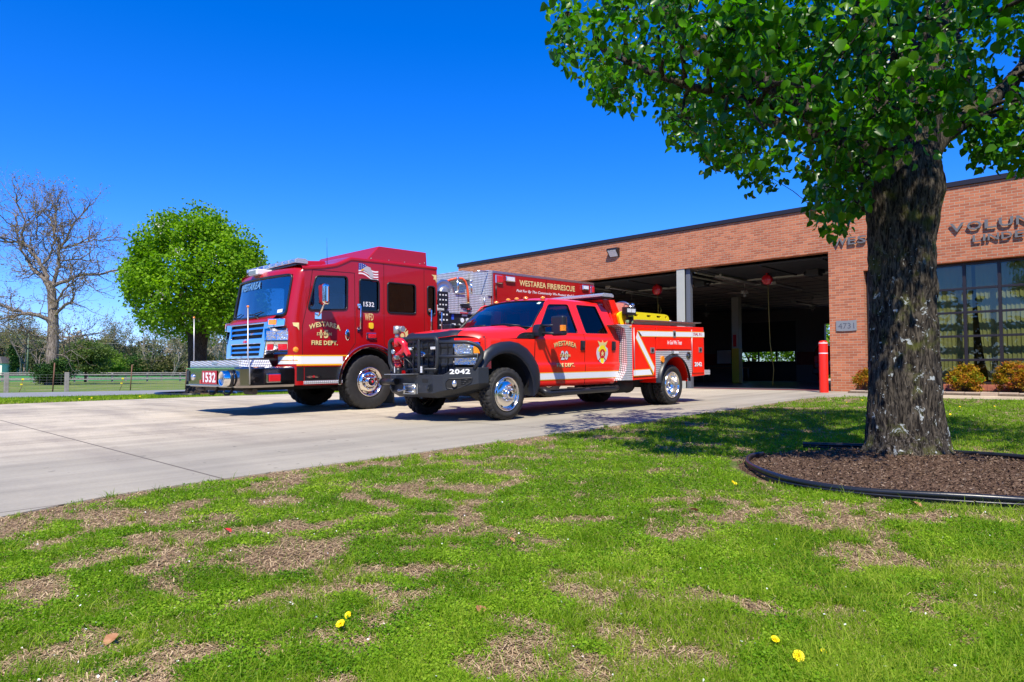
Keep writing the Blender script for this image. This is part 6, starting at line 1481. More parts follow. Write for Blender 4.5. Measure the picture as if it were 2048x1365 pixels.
# work lamp on its post
b = MB(); b.cyl((.95, 3.42, 1.585), (.95, 3.42, 1.67), .035); b.build('lamp_base', 'white', T)
b = MB(); b.tube([(.95, 3.42, 1.67), (.95, 3.42, 1.74), (.97, 3.38, 1.78)], .022, 8); b.box((.90, 3.34, 1.765), (1.08, 3.50, 1.78)); wl_ = b.build('work_lamp', 'black', T)
b = MB(); b.box((.92, 3.30, 1.79), (1.02, 3.62, 1.92)); b.tube([(.95, 3.32, 1.92), (.95, 3.34, 1.97), (.95, 3.50, 1.975), (.95, 3.52, 1.92)], .009, 6); b.build('lamp_head', 'black', wl_, bevel=.01)
b = MB(); b.box((1.0205, 3.33, 1.82), (1.028, 3.45, 1.89)); b.box((1.0205, 3.47, 1.82), (1.028, 3.59, 1.89)); b.build('lens', 'lens_clear', wl_)
b = MB(); b.cyl((.97, 3.58, 1.92), (.97, 3.58, 1.96), .03); b.cyl((.97, 3.58, 1.96), (.97, 3.58, 1.975), .045); b.cyl((.97, 3.58, 1.975), (.97, 3.58, 2.0), .03); b.build('lamp_knob', 'chrome', wl_)
b = MB(); b.cyl((1.0, 3.36, 1.59), (1.0, 3.36, 1.67), .03); b.cyl((1.0, 3.50, 1.59), (1.0, 3.50, 1.67), .03); b.build('strap_roll', mat('green webbing strap', (.12, .22, .12), .8), T)
# yellow rescue boards lying on edge on the bed: a thing of its own
yb = thing('spine_board', 'bright yellow plastic rescue board with hand holes standing in the pickup bed', 'rescue board', (PX + .86, PY + 3.55, gz(PX, PY) + SL * 3.55 + 1.60), (SL, 0, 0))
hol = []
for y in (.16, .62, .98, 1.30): hol.append(rrect(y, .185, y + (.16 if y < 1.2 else .07), .225, .018, 4))
ob_ = rpoly([(-.28, -.02), (1.52, -.02), (1.50, .05), (1.43, .235), (1.30, .262), (.0, .268), (-.22, .262), (-.36, .20)], .05)
b = MB(); b.prism(ob_, 'x', -.02, .025, holes=hol); b.build('board', 'yellow', yb, bevel=.01)
b = MB(); b.box((-.30, -.0, .03), (.10, .10, .09), None)
b.v = [(x * 0 + .0255 + (0 if i % 2 else .012), y, z) for i, (x, y, z) in enumerate(b.v)]
for y in (.0, .45, .9): pass
b = MB(); b.prism([(.02, .02), (1.40, .02), (1.36, .10), (.04, .10)], 'x', .0255, .035); b.build('moulded_rib', 'yellow', yb, bevel=.006)
# ================================================================== LAWN
def lawn_ok(x, y):
    ex = np.interp(y, [b_ for a, b_ in EDGE[:11]], [a for a, b_ in EDGE[:11]])
    return (x > ex + .01) & (y < 17.25) & ~(((x + 1.45) / 1.44) ** 2 + ((y - 5.98) / 1.28) ** 2 < 1)
CF = np.array([-math.sin(R_(44.4)), math.cos(R_(44.4))])
def scatter(n, z0, z1, rng, power=1.0, wide=1.0):
    """points over the lawn, denser close to the path side where the ground is seen from near"""
    t = rng.uniform(0, 1, n)
    d = z0 * (z1 / z0) ** t if power == 1 else (z0 ** (1 - power) + t * (z1 ** (1 - power) - z0 ** (1 - power))) ** (1 / (1 - power))
    s = rng.uniform(-wide, wide, n) * (d + .4)
    x = d * CF[0] + s * CF[1]; y = d * CF[1] - s * CF[0]
    k = lawn_ok(x, y); return x[k], y[k], d[k]
M_['blade'] = leafmat('grass blades', (.085, .165, .006), (.170, .285, .010), (.40, .43, .06), .35, .5)
M_['weed'] = leafmat('low weed leaves', (.065, .155, .006), (.140, .280, .010), (.30, .43, .03), .35, .5)
M_['straw'] = leafmat('dead grass thatch', (.13, .082, .045), (.36, .245, .135), (.68, .53, .31), .1, .8, (1, 1, 1))
def blades(name, x, y, d, h, wd, m, rnd, lean, rng, label, flat=0.):
    n = len(x); z = gh(x, y); a = rng.uniform(0, 2 * np.pi, n); ln = lean * rng.uniform(.2, 1.2, n)
    dx, dy = np.cos(a), np.sin(a); b_ = rng.uniform(0, 2 * np.pi, n); sx, sy = np.cos(b_) * wd / 2, np.sin(b_) * wd / 2
    V = np.zeros((n, 6, 3)); H = h
    for i, (t, w_) in enumerate(((0, 1), (0, -1), (.55, .75), (.55, -.75), (1, .12), (1, -.12))):
        off = ln * t ** 1.7 * H
        V[:, i, 0] = x + dx * off + sx * w_; V[:, i, 1] = y + dy * off + sy * w_; V[:, i, 2] = z - .003 + H * (t - .35 * np.minimum(ln, 1.2) * t * t) * (1 - flat) + .004 * flat
    b0 = np.arange(n)[:, None] * 6
    Q = np.concatenate([b0 + np.array([0, 1, 3, 2]), b0 + np.array([2, 3, 5, 4])], 0)
    o = npmesh(name, V.reshape(-1, 3), Q, m, None, np.repeat(rnd, 6)); return tag(o, label, 'grass', kind='stuff')
rg_ = np.random.default_rng(11)
x, y, d = scatter(720000, 1.6, 24, rg_, 1.35)
c = cover(x, y); k = rg_.uniform(0, 1, len(x)) < (.06 + .94 * c) * .95; x, y, d, c = x[k], y[k], d[k], c[k]
right = np.clip((x + 2.6) / 1.6, 0, 1)
tone = .30 * fbm(x, y, .35, 31, 3) + .30 * fbm(x, y, 2.0, 37, 3) + rg_.uniform(-.05, .35, len(x)) + .12 * right
h = (.020 + .020 * fbm(x, y, .22, 41, 2) + .006 * right) * rg_.uniform(.55, 1.4, len(x)) * (1 + .035 * d) * np.where(rg_.uniform(0, 1, len(x)) < .05, 1.9, 1)
blades('grass', x, y, d, h, .0024 * (1 + .28 * np.maximum(d - 2, 0)), 'blade', np.clip(tone, 0, 1), .9, rg_, 'short green grass of the lawn in front of the trucks')
# low broad leaved weeds in mats (chickweed, clover)
x, y, d = scatter(680000, 1.6, 17, rg_, 1.5)
mask = cover(x, y) * np.clip((fbm(x, y, .42, 53, 3) - .44 + .16 * np.clip((-x - 1.4) / 1.5, 0, 1)) / .05, 0, 1)
k = rg_.uniform(0, 1, len(x)) < mask; x, y, d = x[k], y[k], d[k]
hh = .008 + .030 * rg_.uniform(0, 1, len(x)) * fbm(x, y, .16, 57, 2)
P = np.stack([x, y, gh(x, y) + hh], -1)
tone = np.clip(1.5 * (fbm(x, y, .3, 61, 3) - .5) + .38 + rg_.uniform(-.15, .35, len(x)), 0, 1)
o = leaves('weeds', P, .0088 * (1 + .13 * np.maximum(d - 2, 0)), 'weed', None, tone, droop=-.15, up=1.6, width=.95, rng=rg_)
tag(o, 'mats of small leaved green weeds growing through the lawn', 'weeds', kind='stuff')
# dead thatch lying in the gaps
x, y, d = scatter(520000, 1.6, 20, rg_, 1.4)
c = cover(x, y); k = rg_.uniform(0, 1, len(x)) < (1 - .60 * c); x, y, d = x[k], y[k], d[k]
n = len(x); z = gh(x, y) + rg_.uniform(.002, .010, n); a = rg_.uniform(0, 2 * np.pi, n); L_ = rg_.uniform(.012, .034, n) * (1 + .05 * d); wv = .0013 * (1 + .25 * np.maximum(d - 2, 0)); tl = rg_.uniform(-.25, .35, n)
V = np.zeros((n, 4, 3)); cx_, sx_ = np.cos(a), np.sin(a)
for i, (t, q) in enumerate(((-.5, 1), (-.5, -1), (.5, -1), (.5, 1))):
    V[:, i, 0] = x + cx_ * L_ * t - sx_ * wv * q; V[:, i, 1] = y + sx_ * L_ * t + cx_ * wv * q; V[:, i, 2] = z + tl * L_ * (t + .5)
o = npmesh('thatch', V.reshape(-1, 3), np.arange(n * 4).reshape(-1, 4), 'straw', None, np.repeat(np.clip(rg_.uniform(0, 1, n) * .8 + .2 * fbm(x, y, .5, 71, 2), 0, 1), 4))
tag(o, 'dry brown dead grass lying in the thin patches of the lawn', 'dead grass', kind='stuff')
# coarser tufts standing above the turf
x0, y0, d0 = scatter(1500, 1.8, 11, rg_, 1.3); k = rg_.uniform(0, 1, len(x0)) < .35 + .65 * cover(x0, y0); x0, y0, d0 = x0[k], y0[k], d0[k]
i = np.repeat(np.arange(len(x0)), 34); n = len(i); x = x0[i] + rg_.normal(size=n) * .018; y = y0[i] + rg_.normal(size=n) * .018; d = d0[i]; k = lawn_ok(x, y); x, y, d, i = x[k], y[k], d[k], i[k]
sz = rg_.uniform(.035, .075, len(x0))[i] * rg_.uniform(.5, 1.2, len(x))
blades('grass_tufts', x, y, d, sz, .0034 * (1 + .2 * np.maximum(d - 2, 0)), 'blade', np.clip(rg_.uniform(0, .7, len(x0))[i] + rg_.uniform(-.1, .25, len(x)), 0, 1), 1.25, rg_, 'coarser tufts of longer grass standing above the turf')
# petals
x, y, d = scatter(800, 1.7, 12, rg_, 1.5); n = len(x)
M_['petal'] = mat('white petal', (.85, .84, .82), .6)
o = leaves('petals', np.stack([x, y, gh(x, y) + .014 + rg_.uniform(0, .008, n)], -1), .0075, 'petal', None, None, droop=0, up=1.5, width=1.2, rng=rg_)
tag(o, 'tiny white fallen blossom petals scattered over the lawn', 'petals', kind='stuff')
# brown fallen leaves
M_['deadleaf'] = mat('brown fallen leaf', (.30, .12, .045), .7, noise_=(40, .7, (.45, .25, .12)))
M_['redleaf'] = mat('red fallen leaf', (.45, .02, .02), .6)
def fallen(x, y, s, m, lab, rz, tilt=.3):
    b = MB(); pts = [(0, 0), (.25, .12), (.42, .45), (.30, .8), (0, 1.05), (-.28, .82), (-.42, .5), (-.3, .15)]
    vs = [(p[0] * s, (p[1] - .5) * s, (.25 * abs(p[0]) + .12 * math.sin(p[1] * 3)) * s) for p in pts] + [(0, 0, .02 * s)]
    b.add(vs, [(i, (i + 1) % 8, 8) for i in range(8)], False)
    o = b.build('fallen_leaf', m); o.location = (x, y, float(gh(np.array([x]), np.array([y]))[0]) + .022); o.rotation_euler = (tilt, .2, rz)
    tag(o, lab, 'leaf', 'fallen leaves on the lawn')
fallen(-2.50, .70, .048, 'deadleaf', 'large curled tan leaf on the lawn at the bottom left', .4, .5)
fallen(-2.38, 2.42, .05, 'deadleaf', 'small brown leaf in the grass right of the middle of the lawn', 1.7)
fallen(-3.62, 1.55, .05, 'redleaf', 'small red leaf in the bare patch left of the middle', 2.0)
fallen(-2.05, 3.60, .055, 'deadleaf', 'dark brown leaf in the grass left of the mulch bed', 2.6)
fallen(-1.78, 1.66, .045, 'deadleaf', 'orange brown leaf beside bare soil in the lower middle of the lawn', .9)
fallen(-1.15, 4.60, .07, 'deadleaf', 'orange brown leaf lying against the front edging', 1.2)
# dandelions
M_['dand'] = mat('dandelion yellow', (.95, .72, .0), .6); M_['stalk'] = mat('dandelion stalk', (.16, .26, .05), .6)
def dandelion_proto():
    t = thing('dandelion', 'x', 'dandelion', group='dandelions flowering in the lawn')
    b = MB(); r = random.Random(5)
    for ring, (k, el, L) in enumerate(((22, .15, .017), (18, .45, .015), (14, .85, .011), (8, 1.25, .008))):
        for i in range(k):
            a = 2 * math.pi * (i + r.random() * .5) / k; c, s = math.cos(a), math.sin(a); e = el + r.uniform(-.12, .12); w_ = .0017
            p0 = Vector((0, 0, .052)); p1 = p0 + Vector((c * math.cos(e), s * math.cos(e), math.sin(e) * .8)) * L; q = Vector((-s, c, 0)) * w_
            b.add([p0 - q * .4, p0 + q * .4, p1 + q, p1 - q], [(0, 1, 2, 3)])
    b.build('flower_head', 'dand', t)
    b = MB(); b.tube([(.004, .003, -.01), (.002, .001, .02), (0, 0, .052)], [.0022, .0018, .0026], 6); b.build('stalk', 'stalk', t)
    return t
proto = None
spots = [(-2.085, 1.345, 1.0, 'dandelion left of the bottom centre of the lawn, rear one of a close pair'), (-2.005, 1.262, 1.2, 'dandelion left of the bottom centre of the lawn, front one of a close pair'),
         (-.93, 2.09, 1.0, 'left dandelion of the group of three at the bottom right'), (-.85, 2.05, 1.3, 'largest dandelion, middle of the three at the bottom right'), (-.80, 2.13, .7, 'smallest dandelion, right of the three at the bottom right'),
         (-2.88, .48, 1.3, 'dandelion cut by the left border of the picture'), (-2.36, 4.66, .9, 'dandelion by the left end of the edging, left of two'), (-2.30, 4.61, .9, 'dandelion by the left end of the edging, right of two')]
rd_ = random.Random(21)
far_sp = []
for i in range(34):
    if i < 16: x, y, g_ = rd_.uniform(-5.2, -2.4), rd_.uniform(9.5, 16.5), 0
    elif i < 26: x, y, g_ = -.62 + rd_.gauss(0, .28), 9.3 + rd_.gauss(0, .25), 1
    else: x, y, g_ = rd_.uniform(-2.0, 1.5), rd_.uniform(10, 16), 2
    far_sp.append((g_, (x * CF[1] - y * CF[0]) / (x * CF[0] + y * CF[1]), x, y))
ORD = ['leftmost', 'second from the left', 'third from the left', 'fourth from the left', 'fifth from the left', 'sixth from the left', 'seventh from the left', 'eighth from the left', 'eighth from the right', 'seventh from the right', 'sixth from the right', 'fifth from the right', 'fourth from the right', 'third from the right', 'second from the right', 'rightmost']
WH = ['tiny dandelions near the driveway edge', 'tiny dandelions right of the near trunk', 'tiny dandelions below the window wall']
for g_ in range(3):
    L_ = sorted([q for q in far_sp if q[0] == g_], key=lambda q: q[1]); m_ = len(L_)
    for i, q in enumerate(L_):
        o_ = ORD[i] if i < m_ // 2 else ORD[16 - (m_ - i)]
        spots.append((q[2], q[3], rd_.uniform(.9, 1.3), '%s of the %s' % (o_, WH[g_])))
for x, y, q in ((-21.9, 5.2, 'left'), (-22.5, 6.9, 'right'), (-22.2, 5.6, 'middle')): spots.append((x, y, 2.0, '%s dandelion of three on the far grass strip beside the road' % q))
for x, y, s, lab in spots:
    if proto is None: proto = dandelion_proto(); o = proto
    else: o = copy_tree(proto)
    o.location = (x, y, float(gh(np.array([x]), np.array([y]))[0]) if x > -10 else gz(x, y)); o.scale = (s * .78,) * 3; o.rotation_euler = (rd_.uniform(.45, .95), rd_.uniform(-.3, .3), R_(44.4) + rd_.uniform(-.7, .7)); o['label'] = lab
# tufts of the far strip beyond the driveway
n = 26000; x = rg_.uniform(-25.2, -21, n); y = rg_.uniform(1, 22, n); k = x < -20.95 - .09 * (y - 3); x, y = x[k], y[k]; d = np.full(len(x), 20.)
blades('roadside_grass', x, y, d, rg_.uniform(.05, .11, len(x)), .016, 'blade', np.clip(fbm(x, y, .8, 5, 3) * .6 + rg_.uniform(0, .4, len(x)), 0, 1), .8, rg_, 'strip of green grass between the driveway and the road')

# ================================================================== TREES
def barkmat(name, c0, c1, lichen=0, moss=0, sc=9.):
    m = bpy.data.materials.new(name); m.use_nodes = True
    n = m.node_tree; b = n.nodes['Principled BSDF']; L = n.links
    tc = n.nodes.new('ShaderNodeTexCoord'); mp = n.nodes.new('ShaderNodeMapping'); mp.inputs['Scale'].default_value = (1, 1, .20); L.new(tc.outputs['Object'], mp.inputs[0])
    v = n.nodes.new('ShaderNodeTexNoise'); v.inputs['Scale'].default_value = sc * 6.0; v.inputs['Detail'].default_value = 9; v.inputs['Roughness'].default_value = .7; v.inputs['Distortion'].default_value = .6; L.new(mp.outputs[0], v.inputs['Vector'])
    r = n.nodes.new('ShaderNodeValToRGB'); e = r.color_ramp.elements; e[0].position = .43; e[0].color = (*c0, 1); e[1].position = .64; e[1].color = (*c1, 1); L.new(v.outputs[0], r.inputs[0])
    out = r.outputs[0]
    def patch(scale, lo, hi, col, fac, dist=.0, th=None):
        nonlocal out
        t = n.nodes.new('ShaderNodeTexNoise'); t.inputs['Scale'].default_value = scale; t.inputs['Detail'].default_value = 7; t.inputs['Roughness'].default_value = .62; t.inputs['Distortion'].default_value = dist
        L.new(tc.outputs['Object'], t.inputs['Vector'])
        q = n.nodes.new('ShaderNodeMapRange'); q.inputs[1].default_value = lo; q.inputs[2].default_value = hi; q.inputs[4].default_value = fac; L.new(t.outputs[0], q.inputs[0])
        f = q.outputs[0]
        if th:   # only on the lower trunk, thinning out with height
            s = n.nodes.new('ShaderNodeSeparateXYZ'); L.new(tc.outputs['Object'], s.inputs[0])
            h = n.nodes.new('ShaderNodeMapRange'); h.inputs[1].default_value = th[0]; h.inputs[2].default_value = th[1]; L.new(s.outputs[2], h.inputs[0])
            k = n.nodes.new('ShaderNodeMath'); k.operation = 'MULTIPLY'; L.new(f, k.inputs[0]); L.new(h.outputs[0], k.inputs[1]); f = k.outputs[0]
        x = n.nodes.new('ShaderNodeMix'); x.data_type = 'RGBA'; L.new(f, x.inputs[0]); L.new(out, x.inputs[6]); x.inputs[7].default_value = (*col, 1); out = x.outputs[2]
    if moss: patch(5.5, .54, .66, (.10, .11, .018), .6)
    if lichen:
        patch(11, .615, .635, (.42, .45, .43), .95, .5, (1.95, 1.3)); patch(34, .66, .68, (.46, .48, .45), .9, .3, (2.3, 1.6))
        patch(60, .60, .64, (.40, .36, .33), .7, .0, (.30, .12))
    L.new(out, b.inputs['Base Color']); b.inputs['Roughness'].default_value = .93; b.inputs['Specular IOR Level'].default_value = .15
    bp = n.nodes.new('ShaderNodeBump'); bp.inputs['Distance'].default_value = .02; bp.inputs['Strength'].default_value = 1; L.new(v.outputs[0], bp.inputs['Height']); L.new(bp.outputs[0], b.inputs['Normal'])
    return m
M_['bark'] = barkmat('furrowed pear bark with lichen', (.009, .007, .006), (.135, .112, .082), 1, 1)
M_['bark2'] = barkmat('dark bark', (.02, .016, .013), (.11, .09, .07))
M_['bark3'] = barkmat('grey oak bark', (.10, .08, .065), (.34, .29, .24), sc=2.)
M_['pale_bark'] = barkmat('pale bare twigs', (.13, .115, .095), (.30, .28, .24), sc=2.)
def crook(P, n=6, amp=.05, rnd=random):
    """smooth a control path and give it small kinks"""
    P = [Vector(p) for p in P]; out = []
    for i in range(len(P) - 1):
        p0, p1, p2, p3 = P[max(i - 1, 0)], P[i], P[i + 1], P[min(i + 2, len(P) - 1)]
        for k in range(n):
            t = k / n; q = .5 * ((2 * p1) + (-p0 + p2) * t + (2 * p0 - 5 * p1 + 4 * p2 - p3) * t * t + (-p0 + 3 * p1 - 3 * p2 + p3) * t ** 3)
            out.append(q + Vector((rnd.uniform(-1, 1), rnd.uniform(-1, 1), rnd.uniform(-1, 1))) * amp * (1 if out else 0))
    out.append(P[-1]); return out
# ---- near tree
nt_ = thing('pear_tree', 'large near tree with lichen spotted furrowed trunk in the mulch bed', 'tree', (TR[0], TR[1], gz(*TR)))
b = MB(); rt = random.Random(9)
NZ_, NA = 150, 120
RAD = [(-.05, .46), (0, .395), (.05, .345), (.12, .312), (.3, .288), (.6, .268), (1.0, .252), (1.5, .240), (1.9, .240), (2.15, .262), (2.35, .295), (2.5, .28), (2.7, .23), (2.85, .17)]
vs = []
for j in range(NZ_ + 1):
    z = -.05 + 2.9 * j / NZ_; r0 = interp(RAD, z)
    cxx = interp([(0, 0), (1.9, .02), (2.4, .055), (2.85, .10)], z); cyy = interp([(0, 0), (1.9, -.02), (2.85, .02)], z)
    for i in range(NA):
        a = 2 * math.pi * i / NA; c, s = math.cos(a), math.sin(a)
        fl = 1 + .10 * math.exp(-z / .12) * math.sin(a * 5 + 1) + .035 * math.sin(a * 3 + z * 1.2) 
        p = Vector((c * r0 * 13, s * r0 * 13, z * 2.6)); rd2 = 1 - abs(noise.noise(p)) * 2; rd3 = 1 - abs(noise.noise(p * 2.1 + Vector((5, 3, 1)))) * 2
        r = r0 * fl + .022 * rd2 + .012 * rd3 + .012 * noise.noise(Vector((c * 2, s * 2, z * 1.5)))
        vs.append((cxx + c * r, cyy + s * r, z))
b.add(vs, [(j * NA + i, j * NA + (i + 1) % NA, (j + 1) * NA + (i + 1) % NA, (j + 1) * NA + i) for j in range(NZ_) for i in range(NA)], True)
def limb(P, r0, r1, seg=26, n=10, amp=.0, rough=.05):
    Q_ = crook(P, n, amp, rt); m = len(Q_); k0 = len(b.v)
    b.tube(Q_, [lerp(r0, r1, i / (m - 1)) for i in range(m)], seg)
    for k in range(k0, len(b.v)):
        v = Vector(b.v[k]); q = v * 9; q.z *= .4; j = (k - k0) // seg
        if j < m: ctr = Q_[j]; d_ = (v - ctr); f = 1 + rough * (noise.noise(q) * 1.6 + noise.noise(q * 2.3)); b.v[k] = tuple(ctr + d_ * f)
    return Q_
# limb paths relative to the tree foot; +f is away from the camera, +s to its right
Fv = Vector((CF[0], CF[1], 0)); Sv = Vector((CF[1], -CF[0], 0))
def rel(s, f, z): return Sv * s + Fv * f + Vector((0, 0, z))
limbs = []
limbs.append(limb([rel(.10, 0, 2.2), rel(.16, 0, 2.6), rel(.27, .02, 3.15), rel(.36, .05, 3.7), rel(.50, .1, 4.4), rel(.7, .2, 5.6), rel(.8, .3, 7.0)], .20, .05))
limbs.append(limb([rel(-.08, .1, 2.3), rel(-.10, .2, 2.8), rel(-.03, .35, 3.4), rel(.0, .5, 4.2), rel(-.1, .7, 5.6), rel(-.2, .8, 6.6)], .19, .05))
limbs.append(limb([rel(-.12, .12, 2.5), rel(-.30, .35, 2.95), rel(-.60, .5, 3.35), rel(-1.05, .7, 3.8), rel(-1.7, .9, 4.4), rel(-2.3, 1.1, 5.2)], .14, .04))
limbs.append(limb([rel(.25, .05, 2.75), rel(.50, .2, 2.98), rel(.85, .35, 3.2), rel(1.4, .5, 3.6), rel(2.1, .6, 4.4)], .15, .04))
limbs.append(limb([rel(-.1, -.05, 2.6), rel(-.25, -.5, 3.3), rel(-.4, -1.1, 4.0), rel(-.5, -1.8, 4.9)], .11, .03))
limbs.append(limb([rel(-.35, .3, 3.0), rel(-.8, .1, 3.15), rel(-1.4, 0, 3.25), rel(-2.1, .1, 3.5), rel(-2.7, .3, 3.9)], .06, .02))
limbs.append(limb([rel(.2, .3, 3.0), rel(.6, .9, 3.5), rel(1.0, 1.6, 4.3), rel(1.2, 2.2, 5.2)], .09, .03))
limbs.append(limb([rel(-.2, .4, 3.0), rel(-.6, 1.1, 3.4), rel(-1.0, 1.8, 4.2), rel(-1.4, 2.3, 5.0)], .09, .03))
tk = b.build('trunk', 'bark', nt_)
# crown
rng = np.random.default_rng(77)
OUTL = [(1080, -40), (1092, 20), (1098, 112), (1135, 140), (1168, 172), (1190, 205), (1232, 220), (1262, 228), (1300, 214), (1325, 250), (1330, 292), (1372, 300), (1398, 300), (1408, 348), (1440, 330), (1478, 345), (1488, 398), (1530, 388), (1566, 372), (1585, 335), (1606, 350), (1612, 440), (1650, 470), (1690, 488), (1708, 440), (1728, 415), (1745, 400), (1752, 350), (1800, 330), (1822, 385), (1850, 350), (1868, 318), (1885, 300), (1915, 270), (1940, 330), (1975, 350), (2010, 330), (2048, 355), (2300, 360)]
ox = np.array([p[0] for p in OUTL], float); oy = np.array([p[1] for p in OUTL], float)
cz_, sz_ = math.cos(R_(44.4)), math.sin(R_(44.4)); px_ = R_(2.54)
def to_px(P):
    """where a crown point stands against the low skirt of the crown"""
    s = P[:, 0] * CF[1] - P[:, 1] * CF[0]; f = P[:, 0] * CF[0] + P[:, 1] * CF[1]; z = P[:, 2] - .8915
    zc = f * math.cos(px_) + z * math.sin(px_); yc = -f * math.sin(px_) + z * math.cos(px_)
    return 1024 + 1365.3 * s / zc, 682.5 - 1365.3 * yc / zc, zc
# cluster centres fill a broad round crown that hangs lower on the driveway side
K = 6000; s = rng.uniform(-3.3, 3.2, K); f = rng.uniform(-2.7, 3.2, K); z = rng.uniform(2.0, 7.6, K)
e = (s / 3.15) ** 2 + (f / 2.9) ** 2 + ((z - 4.6) / 2.9) ** 2
keep = (e < 1) & (rng.uniform(0, 1, K) < .35 + .65 * e)
s, f, z = s[keep], f[keep], z[keep]
C3 = np.array([TR[0], TR[1], 0.]) + s[:, None] * np.array([CF[1], -CF[0], 0]) + f[:, None] * np.array([CF[0], CF[1], 0]) + z[:, None] * np.array([0, 0, 1.])
u_, v_, dep = to_px(C3)
skirt = np.interp(u_, ox, oy)
ok = (v_ < skirt - 22) & (dep > 2.9) & (u_ > 1085)
hang = (v_ > skirt - 260) & ok
# keep plenty near the skirt, thin the invisible top
p = np.where(v_ > -150, 1.0, .42) * np.where((u_ > 2250), .5, 1)
ok &= rng.uniform(0, 1, len(ok)) < p
C3 = C3[ok]; NCL = len(C3)
# small gaps: drop clusters by a smooth 3-D noise
uu, vv, _ = to_px(C3); sx_, sy_ = C3[:, 0] - .5 * C3[:, 2], C3[:, 1] + .55 * C3[:, 2]; C3 = C3[~((vv < -10) & (sx_ < np.interp(sy_, [b_ for a, b_ in EDGE[:12]], [a for a, b_ in EDGE[:12]]) + .25))]  # crown shaped for its shade: unseen clusters that would shadow the driveway go
gn = np.array([noise.noise(Vector(c * 1.15)) for c in C3]); front_ = np.array([(2.2 < q[2] < 4.6) and (abs((q[0] - TR[0]) * CF[1] - (q[1] - TR[1]) * CF[0] - (q[2] - 2.4) * .28) < .62) and ((q[0] - TR[0]) * CF[0] + (q[1] - TR[1]) * CF[1] < .25) for q in C3]); C3 = C3[(gn > -.07) & ~(front_ & (rng.uniform(0, 1, len(C3)) < .93))]; NCL = len(C3)
per = 40
ci = np.repeat(np.arange(NCL), per)
spr = np.clip(rng.normal(size=(len(ci), 3)), -1.8, 1.8) * np.array([.115, .115, .14])
P = C3[ci] + spr
u2, v2, d2 = to_px(P)
k = (v2 < np.interp(u2, ox, oy) + 4) & (d2 > 2.6); P = P[k]; ci = ci[k]
cl = rng.uniform(0, 1, NCL)
M_['pearleaf'] = leafmat('near pear leaves', (.018, .075, .003), (.044, .150, .004), (.17, .34, .010), .46, .30, (.85, 1.3, .18))
P0 = P - np.array([TR[0], TR[1], gz(*TR)])
cr = leaves('crown', P0, .073, 'pearleaf', nt_, np.clip(cl[ci] ** 1.3 * .62 + rng.uniform(0, .34, len(ci)), 0, 1), droop=.95, up=.4, width=.92, fold=.16, rng=rng, hi=True)
# twigs: every cluster hangs on a twig that runs to the nearest limb
LP = np.array([tuple(q) for L_ in limbs for q in L_]); b = MB()
CL0 = C3 - np.array([TR[0], TR[1], gz(*TR)])
hubs = CL0[rng.choice(NCL, 130, replace=False)]
for h in hubs:
    j = np.argmin(((LP - h) ** 2).sum(1) + .0 * LP[:, 2]); a = Vector(LP[j]); c = Vector(h); mid = (a + c) / 2 + Vector((rng.normal() * .08, rng.normal() * .08, .10))
    b.tube(crook([a, mid, c], 4, .015, rt), [lerp(.026, .007, i / 8) for i in range(9)], 6)
for c0 in CL0:
    j = np.argmin(((hubs - c0) ** 2).sum(1)); a = Vector(hubs[j]); c = Vector(c0)
    if (a - c).length < .9:
        m_ = (a + c) / 2 + Vector((rng.normal() * .04, rng.normal() * .04, .04)); b.tube([a, m_, c, c + Vector((rng.normal() * .05, rng.normal() * .05, -.10))], [.0065, .005, .0035, .002], 4, cap=False)
b.build('twigs', 'bark2', nt_)
# faded blossom clusters
M_['blossom'] = leafmat('faded blossom', (.42, .40, .36), (.60, .58, .54), (.78, .76, .72), .2, .8, (1, 1, 1))
bc = C3[rng.choice(NCL, int(NCL * .16), replace=False)]; n = len(bc) * 16; i = np.repeat(np.arange(len(bc)), 16)
P = bc[i] + rng.normal(size=(n, 3)) * .038 - np.array([TR[0], TR[1], gz(*TR)])
u2, v2, d2 = to_px(P + np.array([TR[0], TR[1], gz(*TR)])); k = v2 < np.interp(u2, ox, oy) - 10
leaves('blossom', P[k], .016, 'blossom', nt_, None, droop=0, up=.2, width=1.2, rng=rng)
# ---- round pear tree beyond the driveway
PT = (-24.3, 9.25); t = thing('pear_tree', 'round bright green tree standing beyond the driveway behind the fire engine bumper', 'tree', (*PT, .12))
rng = np.random.default_rng(5); K = 620
c = unit(rng.normal(size=(K, 3))) * (rng.uniform(.35, 1, (K, 1)) ** .5)
c *= np.array([2.30, 2.30, 2.38]); c[:, 2] += 4.10
lowk = c[:, 2] < 3.6; c[lowk, :2] *= np.interp(c[lowk, 2], [1.8, 3.6], [1.18, 1.0])[:, None]
c[:, :2] *= np.interp(c[:, 2], [1.7, 2.3, 2.9, 3.5, 4.4, 5.3, 6.0, 6.5], [.7, .9, 1.0, 1.04, 1.0, .93, .92, .9])[:, None]; th = np.arctan2(c[:, 1], c[:, 0]); fl_ = 2.35 + .85 * np.array([noise.noise(Vector((math.cos(q) * 1.6, math.sin(q) * 1.6, 3))) for q in th]) - .35 * (np.hypot(c[:, 0], c[:, 1]) > 1.2); c[:, 2] = np.where(c[:, 2] < fl_, fl_ + .5 * rng.uniform(0, 1, K) ** 1.5, c[:, 2])

